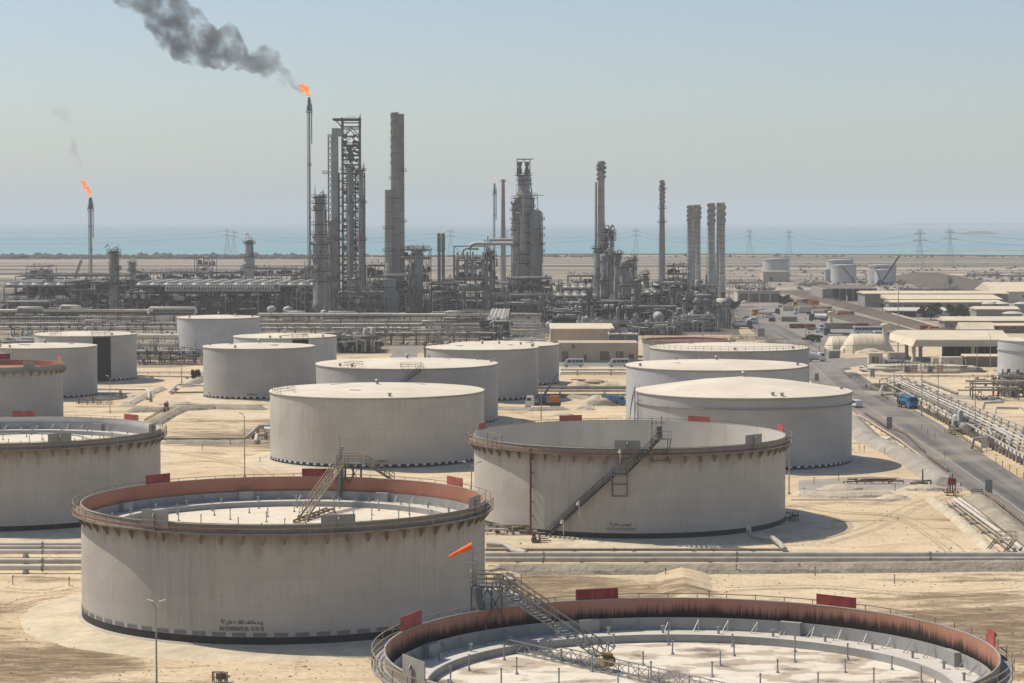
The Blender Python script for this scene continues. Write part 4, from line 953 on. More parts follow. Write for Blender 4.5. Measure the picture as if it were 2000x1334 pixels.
    b = MB(); b.rail([(x0 + (x1 - x0) * i / (nx * 2), D0, zt + .2) for i in range(nx * 2 + 1)], 1.1, .08, rails=(1, .5)); b.rail([(x0 + (x1 - x0) * i / (nx * 2), D1, zt + .2) for i in range(nx * 2 + 1)], 1.1, .08, rails=(1,)); b.build('handrail', M['steel_m'], t)
    if coolers:
        for i in range(coolers):
            a, c = x0 + (x1 - x0) * i / coolers, x0 + (x1 - x0) * (i + 1) / coolers; air_cooler(t, a + .3, c - .3, D0 + .5, D1 - .5, zt + .4, r)
    return t
def air_cooler(t, x0, x1, y0, y1, z, r, mat='pipe'):
    b = MB(); b.b2(x0, x1, y0, y1, z, z + .75); bx = b.build('cooler_box', M[mat], t); n = max(1, round((y1 - y0) / 7))
    for k in range(n):
        cy = y0 + (y1 - y0) * (k + .5) / n; cx = (x0 + x1) / 2; hw, hd = (x1 - x0) / 2 * .95, (y1 - y0) / n / 2 * .95; q = min(hw, hd) * .72; b = MB(); N = 16; vs = []
        for i in range(N):
            a = 2 * PI * (i + .5) / N; s = max(abs(math.cos(a)), abs(math.sin(a))); vs.append((cx + hw * math.cos(a) / s, cy + hd * math.sin(a) / s, z + .75))
        for zz, qq in ((z + 1.75, q), (z + 2.15, q)): vs += [(cx + qq * math.cos(2 * PI * (i + .5) / N), cy + qq * math.sin(2 * PI * (i + .5) / N), zz) for i in range(N)]
        b.add(vs, [(i + g * N, (i + 1) % N + g * N, (i + 1) % N + (g + 1) * N, i + (g + 1) * N) for g in range(2) for i in range(N)], 0, True); b.add([vs[2 * N + i] for i in range(N)], [tuple(range(N))]); b.build('fan_hood', M[mat], bx)
    b = MB(); b.rail([(x0, y0, z + .8), ((x0 + x1) / 2, y0, z + .8), (x1, y0, z + .8)], 1.9, .09); b.build('walkway_rail', M['steel_l'], bx)
def header_row(t, px0, px1, D, y, n, q=.35, mat='pipe'):
    """A row of upright bends on a header pipe, as along the front of the air coolers."""
    x0, x1 = X(px0, D), X(px1, D); z = Z(y, D); b = MB(); b.cyl((x0, D, z - 1.9), (x1, D, z - 1.9), .5, 10); b.build('header_pipe', M[mat], t)
    for i in range(n):
        x = x0 + (x1 - x0) * (i + .5) / n; b = MB(); b.tube([(x, D, z - 1.6), (x, D, z - .2), (x + .3, D + .4, z), (x + .5, D + 1.6, z)], q, 6); b.build('bend_pipe', M[mat], t)
# --- left process area, rows from the back to the front
process_unit('distant cluster of grey pipework on the plain behind the left flare column', 52, 100, 1780, 1800, 521, 31, 2, .7, 'steel_m', drums=1)
process_unit('tall cluster of pipes far behind the left columns', 380, 415, 1750, 1775, 503, 32, 3, .8, 'steel_m', drums=1)
process_unit('low far rack of dark exchangers left of the domed column', 255, 470, 1560, 1590, 533, 33, 2, .9, 'steel')
process_unit('far pipe structure right of the domed column with light pipes', 470, 610, 1540, 1575, 526, 34, 3, .9, 'steel_m')
process_unit('low rack in front of the far flare, carrying light pipes', 30, 250, 1450, 1480, 540, 35, 2, .8, 'steel_m')
u = process_unit('leftmost air cooled unit with pale fan hoods on dark legs', 8, 130, 1150, 1215, 561, 36, 3, 1.0, 'steel', coolers=5, drums=2)
u = process_unit('dark pipe-filled unit between the left air coolers and the slim column', 128, 262, 1135, 1190, 553, 37, 4, 1.3, 'steel', drums=4)
u = process_unit('long air cooled unit with a row of pale bends along its top', 262, 560, 1130, 1195, 561, 38, 4, 1.25, 'steel', coolers=11, drums=8); header_row(u, 322, 548, 1129, 560, 40)
u = process_unit('air cooled unit joining the thick left column', 558, 625, 1130, 1190, 561, 39, 4, 1.1, 'steel', coolers=3, drums=3)
process_unit('low tangle of valves and pipes at the foot of the left unit', -10, 125, 1075, 1110, 592, 40, 2, 1.2, 'steel_m')
for px, py, q, lab in ((528, 605, 1.7, 'left of the two round drum ends near the thick column'), (559, 606, 1.7, 'right of the two round drum ends near the thick column')):
    D = 1090; x, z = X(px, D), Z(py, D); t = thing('horizontal_drum', lab, 'drum', (x, D, 0)); b = MB(); b.cyl((x, D, z), (x, D + 9, z), q, 18); b.lathe([(q, 0), (q * .85, .5), (q * .5, .8), (.05, .9)], 18, (0, 0, 0)); b.v[-72:] = [(x + a[0], D - a[2], z + a[1]) for a in b.v[-72:]]; b.build('shell', M['vessel_w'], t)
    b = MB(); b.b2(x - 1.2, x + 1.2, D + 1, D + 1.5, 0, z - q * .6); b.b2(x - 1.2, x + 1.2, D + 7, D + 7.5, 0, z - q * .6); b.build('saddle', M['conc'], t)
for i, px in enumerate((247, 262, 279)):
    D = 1128; x, z = X(px, D), Z(579, D); t = thing('horizontal_drum', ('left', 'middle', 'right')[i] + ' of three small round drum ends beside the slim left column', 'drum', (x, D, 0)); b = MB(); b.cyl((x, D, z), (x, D + 5, z), 1.0, 14); b.build('shell', M['vessel_w'], t); b = MB(); b.tube([(x, D + .4, z + .8), (x, D + .4, z + 2.2), (x + 1.5, D + .4, z + 2.2)], .22, 6); b.build('nozzle', M['pipe'], t)
# --- columns, left to right
column(223, 1125, [(492, 15), (520, 17), (545, 15), (560, 17), (600, 18), (619, 17)], 'slim left column crowned by platforms with a red windsock pole', 'vessel', (493, 500, 526, 527, 553, 556), 1, seed=5, pipes=3)
column(258, 1500, [(514, 11), (548, 11)], 'short far column behind the slim left one', 'vessel', (514, 520, 530), seed=6)
column(487, 1480, [(470, 12), (492, 14), (500, 14), (508, 22), (522, 22), (535, 17), (560, 19)], 'domed bottle shaped column standing alone left of the tall flare', 'vessel_l', (474, 477, (502, 0, 2 * PI, 2.2), 523), 1, seed=7, pw=2.0)
column(626, 1085, [(385, 20), (438, 22), (455, 22), (470, 30), (592, 29), (602, 36), (606, 22), (628, 22)], 'thick left column with a flared skirt at its foot, beside the tall lattice tower', 'vessel', (386, 398, 412, (440, 0, 2 * PI, 1.6), 459, 478, 505, 530, 550), -1, seed=8, pipes=3)
column(650, 1100, [(436, 19), (545, 18), (600, 18)], 'plain column tucked behind the thick left column', 'vessel', (432, 470, 545), 1, seed=9)
column(632, 1060, [(608, 11), (628, 11)], 'small white bullet vessel at the foot of the thick column', 'vessel_w', (), seed=10, pipes=0, ladder=False, name='vertical_vessel', cat='vessel')
# tall lattice coker tower
def lattice(b, x0, x1, y0, y1, z0, z1, step, w):
    for x in (x0, x1):
        for y in (y0, y1): b.bar((x, y, z0), (x, y, z1), w)
    n = max(1, round((z1 - z0) / step))
    for k in range(n + 1):
        z = z0 + (z1 - z0) * k / n
        for y in (y0, y1): b.bar((x0, y, z), (x1, y, z), w * .8)
        for x in (x0, x1): b.bar((x, y0, z), (x, y1, z), w * .7)
        if k < n:
            z2 = z0 + (z1 - z0) * (k + 1) / n
            for y in (y0, y1):
                m = (x0 + x1) / 2; b.bar((x0, y, z), (m, y, z2), w * .5); b.bar((x1, y, z), (m, y, z2), w * .5)
            for x in (x0, x1): b.bar((x, y0, z), (x, y1, z2), w * .5)
D = 1240; tx0, tx1 = X(668, D, 60), X(702, D, 60); t = thing('coker_tower', 'tallest dark lattice tower with a grey lift shaft and cantilevered top beam', 'tower', ((tx0 + tx1) / 2, D, 0))
b = MB(); lattice(b, tx0, tx1, D, D + 10, 0, Z(247, D), 5.2, .55); b.build('lattice_frame', M['steel'], t)
b = MB(); lattice(b, tx0 + 2.4, tx1 - 2.4, D + 3, D + 7, 0, Z(330, D), 4.0, .4); lattice(b, X(661, D, 60), X(711, D, 60), D + 2, D + 8, 0, Z(338, D), 4.6, .42); b.build('inner_frame', M['steel'], t)
b = MB(); lattice(b, X(641, D, 60), X(648, D, 60), D, D + 3, 0, Z(263, D), 3.3, .3); b.build('stair_tower', M['steel'], t)
b = MB(); b.b2(X(648.5, D, 60), X(660, D, 60), D - .5, D + 4.5, 0, Z(250, D)); b.b2(X(660, D, 60), X(668, D, 60), D - .3, D + 4.2, Z(266, D), Z(250.5, D)); b.build('lift_shaft', M['stack'], t)
b = MB(); z = Z(233, D)
for y in (D, D + 10): b.bar((X(650, D, 60), y, z), (tx1 + .5, y, z), .9, 1.1); b.bar((X(656, D, 60), y, z - .5), (tx0, y, Z(249, D)), .35)
for x in (tx0, tx1):
    for y in (D, D + 10): b.bar((x, y, Z(250, D)), (x, y, Z(229, D)), .7)
for yy in (240, 252): b.bar((tx0, D, Z(yy, D)), (tx1, D, Z(yy, D)), .6)
b.bar((tx0, D, Z(272, D)), ((tx0 + tx1) / 2, D, Z(254, D)), .45); b.bar((tx1, D, Z(272, D)), ((tx0 + tx1) / 2, D, Z(254, D)), .45)
b.rail([(tx0 + 2 + k * 2, D, Z(231.5, D)) for k in range(4)], 1.1, .1); b.cyl((X(704, D, 60), D, Z(330, D)), (X(704, D, 60), D, Z(223, D)), .25, 6); b.build('crown_beam', M['steel'], t)
b = MB(); r_ = random.Random(4)
for k in range(170):
    z = r_.uniform(4, Z(262, D)); x = r_.uniform(tx0, tx1); b.box((x, D + r_.uniform(2, 8), z), (r_.uniform(.6, 2.2), 1.2, r_.uniform(.4, 2.0)))
    if k % 3 == 0: b.b2(tx0, tx1, D + 1, D + 9, z, z + .15)
b.build('tower_equipment', M['steel'], t, kind='stuff')
for yy, a, c in ((332, 664, 712), (397, 664, 714), (470, 664, 714), (339, 630, 641)):
    b = MB(); b.b2(X(a, D, 60), X(c, D, 60), D - 3, D + 1, Z(yy, D), Z(yy, D) + .3); b.rail([(X(a + (c - a) * k / 8, D, 60), D - 3, Z(yy, D) + .3) for k in range(9)], 1.2, .1); b.build('platform', M['steel'], t)
b = MB(); b.lathe([(.4, Z(318, D)), (1.8, Z(310, D)), (1.8, Z(300, D)), (.4, Z(292, D))], 14, (X(684, D, 60), D + 4, 0)); b.build('hoist_drum', M['steel_m'], t)
column(684, 1236, [(328, 10), (398, 10), (400, 12), (560, 12), (600, 12)], 'left grey drum column standing against the dark lattice tower', 'vessel', (329, 398), 1, seed=11, name='coke_drum', pipes=1)
column(706, 1232, [(333, 9), (360, 9), (420, 11), (600, 12)], 'right grey drum column on the edge of the dark lattice tower', 'vessel', (334, 397, 470), 1, seed=12, name='coke_drum', pipes=1)
# big stacks
stack(772, 1150, 221, 14, 600, 17, 'tallest broad grey chimney with spiral strakes, front one of the pair', 'stack', ('s', 322, 2.2, .5), 12, (350, 388))
stack(784, 1162, 224, 12, 600, 14, 'plain grey chimney right behind the tallest one', 'stack', None, 9, (335, 434))
stack(759, 1146, 372, 12, 600, 15, 'shorter olive grey chimney left of the tall pair', 'stack_l', None, 8, (447, 491))
D = 1140; t = thing('flue_duct', 'pale banded duct leaning up to the shorter chimney', 'duct', (X(750, D), D, 0)); b = MB(); a_, c_ = Q(758, 512, D), Q(751, 578, D); b.cyl(c_, a_, .95, 14); b.build('duct', M['pipe_w'], t)
b = MB()
for k in range(8): p = c_.lerp(a_, k / 7); d = (a_ - c_).normalized() * .12; b.cyl(p - d, p + d, 1.12, 14)
b.bar((c_.x, D + 1.2, 0), (c_.x, D + 1.2, c_.z + 3), .4); b.build('duct_bands', M['steel_m'], t)
process_unit('dark furnace structure around the feet of the tall chimneys', 742, 800, 1120, 1150, 540, 51, 4, 1.2, 'steel', drums=2)
D = 1128; t = thing('furnace', 'grey furnace box between the tall chimneys and the thick column', 'furnace', (X(760, D), D, 0)); b = MB(); b.b2(X(743, D), X(780, D), D - 9, D - 2, 0, Z(568, D)); b.b2(X(750, D), X(775, D), D - 8, D - 3, Z(568, D), Z(545, D)); b.build('casing', M['stack'], t)
b = MB()
for k in range(6): b.bar((X(743 + k * 7.2, D), D - 9.15, 0), (X(743 + k * 7.2, D), D - 9.15, Z(568, D)), .25)
for k in range(3): b.bar((X(743, D), D - 9.2, 4 + k * 4), (X(780, D), D - 9.2, 4 + k * 4), .2)
b.build('casing_ribs', M['steel_m'], t)
u = process_unit('tall dark boiler frame right of the chimneys topped with small valves', 782, 838, 1150, 1178, 489, 52, 6, 1.5, 'steel', drums=3)
column(818, 1147, [(493, 17), (545, 17), (600, 17)], 'pale boiler casing set into the dark frame right of the chimneys', 'stack', (492,), 1, seed=13, top='flat', pipes=1, name='boiler_casing', cat='boiler')
D = 1148; t = thing('bank_of_relief_valves', 'row of small valves along the top of the boiler frame', 'valves', (X(815, D), D, Z(489, D)))
for k in range(16): x = X(792 + k * 2.9, D); b = MB(); z = Z(488, D); b.tube([(x, D, z), (x, D, z + 1.6), (x + .5, D, z + 2.2), (x + .9, D, z + 1.7)], .16, 6); b.build('valve', M['pipe'], t)
process_unit('low frame between the left lattice tower and the furnace', 655, 745, 1095, 1130, 575, 53, 3, 1.3, 'steel_m', drums=4)
process_unit('pipe cluster rising behind the furnace left side', 715, 752, 1170, 1195, 520, 54, 4, 1.1, 'steel_m', drums=1)
process_unit('dark unit below the twin thin chimneys', 838, 892, 1130, 1170, 556, 55, 4, 1.2, 'steel', drums=3)
stack(858, 1180, 457, 5.5, 580, 6.5, 'left of the twin thin chimneys right of the boiler frame', 'stack', ('s', 492, 1.5, .4), 6)
stack(866, 1184, 457, 5.5, 580, 6.5, 'right of the twin thin chimneys right of the boiler frame', 'stack', ('s', 492, 1.5, .4), 6)
# centre: pale framed exchanger structure
D = 1190; x0, x1 = X(887, D), X(950, D); t = thing('exchanger_structure', 'pale braced frame carrying a rank of upright exchangers, left of the cracker', 'exchangers', ((x0 + x1) / 2, D, 0))
zm, z0_ = Z(543, D), Z(578, D); b = MB(); lattice(b, x0, x1, D, D + 12, 0, zm, 7.5, .5); b.build('lower_frame', M['steel_l'], t)
b = MB(); grid_frame(b, x0, x1, D, D + 12, [zm, zm + 9, Z(481, D)], 2, 1, .4, .5)
for x in (x0, (x0 + x1) / 2, x1): b.bar((x, D, 0), (x, D, Z(481, D)), .45)
b.build('upper_frame', M['steel_m'], t)
for k, px in enumerate((893, 912, 923, 943)):
    for j in range(2):
        x = X(px, D); y = D + 2 + j * 5; b = MB(); zb = zm + .5; b.lathe([(.3, zb), (.85, zb + 2), (.85, zb + 8.5), (1.05, zb + 8.6), (1.05, zb + 9.2), (.6, zb + 10.5), (.6, Z(494, D)), (.1, Z(491, D))], 12, (x, y, 0)); b.build('upright_exchanger', M['pipe' if j == 0 else 'vessel'], t)
b = MB(); b.tube([(X(903, D), D + 1, Z(500, D)), (X(905, D), D + 1, Z(488, D)), (X(911, D), D + 1, Z(485, D)), (X(935, D), D + 1, Z(486, D))], .7, 10); b.build('crossover_pipe', M['pipe'], t)
b = MB(); b.cyl((X(896, D), D + 5, Z(562, D)), (X(940, D), D + 5, Z(562, D)), 1.9, 16); b.lathe([(1.9, 0), (.1, 1.0)], 12, (0, 0, 0)); b.v[-24:] = [(X(896, D) - a[2], D + 5 + a[0], Z(562, D) + a[1]) for a in b.v[-24:]]; b.build('drum', M['vessel'], t)
process_unit('dark backing structure right of the pale exchanger frame', 950, 965, 1195, 1225, 492, 56, 6, 1.3, 'steel', drums=1)
process_unit('dark floors behind the pale exchanger frame', 886, 950, 1206, 1230, 505, 57, 5, 1.0, 'steel', drums=2)
t = thing('transfer_line', 'thick pale pipe running from the exchangers across to the cracker tower', 'pipe', (X(950, 1215), 1215, 0)); D = 1215; b = MB(); b.tube([Q(918, 484, D), Q(921, 478, D), Q(928, 475.5, D), Q(1002, 475.5, D)], 1.0, 12); b.build('line', M['pipe_w'], t); b = MB(); b.bar((X(953, D), D, 0), (X(953, D), D, Z(462, D)), .6); b.bar((X(947, D), D, 0), (X(947, D), D, Z(468, D)), .5); b.build('line_post', M['steel'], t)
t = thing('upper_transfer_line', 'second thick pipe just above the first, meeting the cracker tower', 'pipe', (X(975, 1235), 1235, 0)); D = 1235; b = MB(); b.cyl(Q(956, 469, D), Q(1002, 468.5, D), .95, 12); b.build('line', M['pipe'], t); b = MB(); b.bar(Q(957, 469, D), (X(957, D), D, 0), .5); b.build('line_post', M['steel'], t)
flare_stack(966, 1900, 358, 530, 3.0, 'thin distant flare stack left of the cracker with a tiny flame', False)
stack(983, 1500, 352, 6.0, 545, 11, 'brownish slim chimney between the exchangers and the cracker tower', 'stack_r', None, 6, (355, 468))
# the cracker tower
D = 1250; column(1023, D, [(345, 23), (372, 23), (384, 36), (400, 38), (500, 38), (575, 38)], 'fat bottle shaped cracker reactor wrapped in platforms and ladders', 'vessel_l', ((343, 0, 2 * PI, 1.5), (353, 0, 2 * PI, 1.2), 362, (388, 0, 2 * PI, 2.2), 405, 420, 436, 455, 475, 497, 515, 540), -1, 'cracker_reactor', 'reactor', 4, seed=21, pw=1.3)
x = X(1023, D); t = thing('reactor_crown', 'open steel crown with valves on top of the cracker reactor', 'frame', (x, D, Z(343, D))); b = MB(); lattice(b, X(1010, D), X(1035, D), D - 3.4, D + 3.4, Z(343, D), Z(311, D), 9, .45); b.bar((X(1010, D), D - 3.4, Z(311, D)), (X(1042, D), D - 3.4, Z(311, D)), .4); b.build('crown_frame', M['steel'], t)
for k, px in enumerate((1015, 1029)): b = MB(); b.lathe([(1.0, Z(341, D)), (1.4, Z(333, D)), (.8, Z(326, D)), (1.3, Z(322, D)), (1.2, Z(316, D))], 10, (X(px, D), D, 0)); b.build('crown_valve', M['steel_m'], t)
column(1046, 1244, [(416, 24), (565, 25), (590, 25)], 'round shouldered vessel joined to the right side of the cracker reactor', 'vessel', ((430, .5, 2.6, 1.7), (448, .5, 2.6, 1.7), (462, .5, 2.6, 1.7), (478, .5, 2.6, 1.7), (492, .5, 2.6, 1.7)), 1, 'regenerator', 'vessel', 2, seed=22, pmat='steel')
column(1005, 1238, [(398, 9), (590, 10)], 'narrow standpipe column on the left side of the cracker reactor', 'vessel_l', (398, 412, 430, 450, 480), -1, 'standpipe', 'column', 2, seed=23)
D = 1240; t = thing('cantilever_platform', 'steel landing sticking out to the right high on the cracker', 'platform', (X(1050, D), D, Z(383, D))); b = MB(); b.b2(X(1038, D), X(1062, D), D - 2, D + 1, Z(382, D), Z(381, D)); 
for px in (1043, 1050): b.bar((X(px, D), D - 1.5, Z(382, D)), (X(px, D), D - 1.5, Z(408, D)), .3)
b.rail([(X(1038 + k * 3, D), D - 2, Z(381, D)) for k in range(5)], 1.1, .1); b.build('landing', M['steel'], t)
t = thing('downcomer_pipes', 'two pale pipes hooking down the front of the cracker reactor', 'pipes', (X(1020, 1228), 1228, 0)); D = 1228
for a, c, e, f in ((1008, 1022, 379, 480), (1006, 1018, 416, 490)): b = MB(); b.tube([Q(a, e, D), Q(c - 1.5, e, D), Q(c, e + 2, D), Q(c, f, D)], .35, 8); b.build('downcomer', M['pipe'], t)
process_unit('dark machinery at the foot of the cracker', 990, 1078, 1215, 1245, 545, 58, 4, 1.4, 'steel', drums=4)
process_unit('low piping fringe in front of the cracker with pale frames', 965, 1080, 1160, 1190, 578, 59, 2, 1.2, 'steel_l', drums=2)
process_unit('pipe stubs sloping between the exchangers and the cracker', 962, 1002, 1180, 1210, 555, 60, 3, 1.2, 'steel_l', drums=2)
# right unit
stack(1174, 1180, 316, 12, 600, 16, 'tall pale chimney with a spiral wrapped head in the right unit', 'stack_l', ('s', 352, 1.3, 1.0), 8, (330, 460))
stack(1164, 1190, 357, 3.2, 600, 4, 'very thin pipe chimney left of the pale spiral headed one', 'stack', None, 6)
column(1167, 1150, [(488, 13), (525, 13), (532, 11), (600, 12)], 'leftmost vessel column of the right unit', 'vessel_l', (486, 494, 543), -1, seed=24)
column(1179, 1000, [(500, 14), (508, 14), (512, 13), (545, 13), (549, 16), (619, 15)], 'front pale column of the right unit, standing before the spiral chimney', 'vessel_l', (507, 548, 582), 1, seed=25, pipes=3)
column(1193, 1080, [(452, 7), (490, 7), (496, 11), (590, 11)], 'slim bottle necked column with a red flag on its top', 'vessel', (455, 462, 470), 1, seed=26)
column(1182, 1090, [(450, 7), (600, 8)], 'slender riser column with a hooped overhead pipe', 'vessel', (455, 470, 485), -1, seed=27)
column(1206, 1070, [(498, 11), (595, 12)], 'dark column squeezed behind the broad one', 'vessel', (497, 515), 1, seed=28)
column(1220, 990, [(513, 21), (523, 21), (525, 19), (560, 19), (562, 22), (635, 23)], 'broadest front column of the right unit with an overhead hoop pipe', 'vessel', (510, 523, 559, 583), 1, seed=29, pipes=3)
column(1237, 1150, [(505, 8), (540, 8), (546, 11), (600, 12)], 'slim column behind the right of the broad one', 'vessel', (510, 548), 1, seed=30)
column(1260, 1080, [(538, 6), (560, 6), (570, 11), (600, 12)], 'short bottle column right of the broad one', 'vessel', (537, 546, 572), 1, seed=31)
stack(1293, 1350, 353, 7.5, 550, 14, 'lone pinkish chimney with a twisted top between the right unit and the stack group', 'stack_r', ('s', 400, 1.8, .8), 6, (371, 408, 435))
for px, D, y0, w0, y1, w1, fl, lab, st in ((1348, 1290, 402, 11, 520, 12, 14, 'leftmost pale banded chimney of the right group', 432), (1356.5, 1240, 401, 4.5, 545, 5.5, None, 'thin pipe chimney between the two left banded ones', None), (1363, 1225, 401, 9, 548, 10, 12, 'second broad banded chimney of the right group, above a white ladder panel', 430),
        (1389, 1240, 398, 13, 536, 14, 19, 'third broad banded chimney of the right group, flared to its base', 440), (1402, 1120, 397, 5, 570, 6, None, 'thin pipe chimney beside the rightmost banded one', None), (1410, 1090, 397, 10, 575, 12, 14, 'rightmost pale banded chimney of the right group, in front', 440)):
    stack(px, D, y0, w0, y1, w1, lab, 'stack_l', ('s', st, 1.1, .7) if st else None, 15, (), flare=fl)
for px, D, y0, y1, w_, lab in ((1364, 1215, 520, 548, 6.5, 'pale banded panel duct under the second broad chimney'), (1411, 1080, 537, 571, 8, 'pale banded panel duct under the rightmost chimney')):
    x = X(px, D); t = thing('duct_panel', lab, 'duct', (x, D, 0)); hw = w_ * D / FPX / 2; b = MB(); b.b2(x - hw, x + hw, D - 4, D - 2.6, Z(y1, D), Z(y0, D)); b.build('duct', M['vessel_w'], t); b = MB()
    for k in range(6): b.b2(x - hw - .1, x + hw + .1, D - 4.15, D - 2.6, Z(y1, D) + (Z(y0, D) - Z(y1, D)) * k / 6, Z(y1, D) + (Z(y0, D) - Z(y1, D)) * k / 6 + .18)
    b.b2(x - hw, x + hw, D - 3.6, D - 2.8, 0, Z(y1, D)); b.build('duct_bands', M['steel_m'], t)
for px, D, y0, w_, lab in ((1347, 1292, 519, 14, 'dark furnace box under the leftmost banded chimney'), (1389, 1242, 537, 22, 'dark furnace box under the third banded chimney'), (1362, 1228, 548, 20, 'dark furnace box under the second banded chimney')):
    x = X(px, D); hw = w_ * D / FPX / 2; t = thing('furnace_box', lab, 'furnace', (x, D, 0)); b = MB(); b.b2(x - hw, x + hw, D - hw, D + hw, 0, Z(y0, D)); b.build('casing', M['steel_m'], t); b = MB()
    for k in range(4): z = Z(y0, D) * (k + .5) / 4; b.b2(x - hw - .15, x + hw + .15, D - hw - .15, D + hw, z, z + .2)
    b.rail([(x - hw, D - hw, Z(y0, D)), (x, D - hw, Z(y0, D)), (x + hw, D - hw, Z(y0, D))], 1.1, .1); b.build('casing_ribs', M['steel_l'], t)
D = 985; column(1413, D, [(583, 27), (598, 27), (600, 24), (652, 24)], 'squat ribbed cylindrical furnace at the right end of the plant', 'stack_l', ((598, 0, 2 * PI, 1.2),), 1, 'cylindrical_furnace', 'furnace', 1, 'flat', seed=32, vent=False)
t = thing('furnace_ribs', 'vertical steel ribs around the squat cylindrical furnace', 'frame', (X(1413, D), D, 0)); x = X(1413, D)
for k in range(12): a = 2 * PI * k / 12 + .1; q = 2.75; b = MB(); b.bar((x + q * math.sin(a), D - q * math.cos(a), 0), (x + q * math.sin(a), D - q * math.cos(a), Z(600, D)), .22); b.build('rib', M['steel_m'], t)
u = process_unit('back air cooler bank left of the right unit', 1100, 1165, 1190, 1230, 566, 61, 3, .9, 'steel', coolers=4)
u = process_unit('front air cooler bank left of the right unit', 1085, 1170, 1095, 1130, 582, 62, 3, .9, 'steel', coolers=5)
process_unit('dark exchanger cluster far left of the right unit', 1110, 1160, 1350, 1375, 540, 63, 3, 1.0, 'steel', drums=1)
u = process_unit('air cooled unit right of the broad column', 1232, 1290, 1050, 1095, 577, 64, 4, 1.0, 'steel', coolers=4)
process_unit('back row unit beyond the short bottle column', 1235, 1300, 1180, 1215, 562, 65, 3, .9, 'steel_m', coolers=3)
process_unit('dark central base of the right unit', 1160, 1245, 970, 1040, 592, 66, 4, 1.4, 'steel', drums=5)
process_unit('dark base between the broad column and the big drum', 1240, 1330, 975, 1040, 604, 67, 4, 1.4, 'steel', drums=5)
process_unit('tangled pipe structure before the banded chimneys', 1290, 1345, 1060, 1120, 557, 68, 5, 1.5, 'steel_m', drums=4)
process_unit('high pipe structure left of the banded chimneys', 1305, 1345, 1230, 1270, 521, 69, 5, 1.4, 'steel_m', drums=3)
process_unit('pipework between the banded chimneys and the squat furnace', 1340, 1402, 1000, 1050, 580, 70, 4, 1.6, 'steel_m', drums=4)
process_unit('front pipe loops left of the squat furnace', 1325, 1398, 955, 985, 622, 71, 3, 1.4, 'steel_l', drums=2)
process_unit('mid level platforms under the third banded chimney', 1365, 1405, 1120, 1170, 560, 72, 4, 1.2, 'steel_m', drums=2)
process_unit('low valves and frames in front of the right unit', 1130, 1235, 930, 960, 632, 73, 2, 1.2, 'steel_l', drums=3)
process_unit('low pumps and frames beneath the big drum', 1236, 1330, 925, 955, 636, 74, 2, 1.2, 'steel_m', drums=2)
process_unit('small exchanger block left of the front column', 1065, 1135, 960, 1010, 612, 75, 3, 1.2, 'steel', drums=5)
process_unit('dark unit behind the small exchanger block', 1062, 1165, 1030, 1080, 597, 76, 3, 1.2, 'steel', drums=4)
for px, py, D, q, lab, L in ((1288, 620, 962, 2.1, 'big cream drum seen end on, above the low pumps', 12), (1146, 623, 950, 1.05, 'small round drum end left of the front column', 6), (1243, 618, 970, 1.2, 'dull round drum end between the broad column and the big drum', 7), (1072, 635, 935, 1.3, 'grey bullet shaped tank end near the beige building', 4)):
    x, z = X(px, D), Z(py, D); t = thing('horizontal_drum', lab, 'drum', (x, D, 0)); b = MB(); b.cyl((x, D, z), (x, D + L, z), q, 20); n0 = len(b.v); b.lathe([(q, 0), (q * .86, q * .3), (q * .5, q * .5), (.03, q * .56)], 20, (0, 0, 0)); b.v[n0:] = [(x + a[0], D - a[2], z + a[1]) for a in b.v[n0:]]; b.build('shell', M['vessel_l'], t)
    b = MB()
    for yy in (1, L - 1.5): b.b2(x - q * .9, x + q * .9, D + yy, D + yy + .5, 0, z - q * .5)
    b.build('saddle', M['conc'], t)
# lamp hooped column pipe, flags
def windsock(p, d, label, L=2.6, mat='sock', h=3.0, q=.45):
    t = thing('windsock', label, 'windsock', p); b = MB(); b.cyl(p, Vector(p) + Vector((0, 0, h)), .05, 6); b.build('pole', M['gal'], t); top = Vector(p) + Vector((0, 0, h)); d = Vector(d).normalized()
    b = MB(); n = 9; P = [top + d * (L * k / n) + Vector((0, 0, -.10 * L * (k / n) ** 2)) for k in range(n + 1)]
    rings = []
    for k, c in enumerate(P):
        q_ = q * (1 - .55 * k / n) * (1 + .05 * math.sin(k * 1.9)); a = d.cross(Vector((0, 0, 1))).normalized(); u = a.cross(d)
        rings += [c + a * (q_ * math.cos(2 * PI * i / 12)) + u * (q_ * math.sin(2 * PI * i / 12) * (1 - .25 * k / n)) for i in range(12)]
    b.add(rings, [(k * 12 + i, k * 12 + (i + 1) % 12, (k + 1) * 12 + (i + 1) % 12, (k + 1) * 12 + i) for k in range(n) for i in range(12)], 0, True); b.build('sleeve', M[mat], t)
    b = MB(); a = d.cross(Vector((0, 0, 1))).normalized(); u = a.cross(d); b.tube([top + a * (q * math.cos(2 * PI * i / 14)) + u * (q * math.sin(2 * PI * i / 14)) for i in range(15)], .035, 5); b.build('hoop', M['gal'], t)
p = G(941, 1128, 15.2)
windsock(o4 + Vector((-1.15, -.3, 0)), (-.93, -.1, -.33), 'bright orange windsock above the gauge platform of the nearest tank', 2.15, 'sock', 3.0 + .4, .33)
windsock((X(212, 1125), 1125, Z(488, 1125)), (-.8, 0, -.7), 'small red windsock on top of the slim left column', 2.4, 'redv', 2.6, .35)
windsock((X(486, 1478), 1478, Z(464, 1478)), (-.9, 0, -.4), 'small red windsock on top of the domed column', 2.6, 'redv', 2.6, .4)
windsock((X(1197, 1078), 1078, Z(450, 1078)), (-.8, 0, -.7), 'small red windsock on the bottle necked column', 2.4, 'redv', 2.6, .45)
windsock((X(619, 1083), 1083, Z(440, 1083)), (-.8, 0, -.5), 'small red windsock on the thick left column platform', 1.8, 'redv', 2.4, .22)
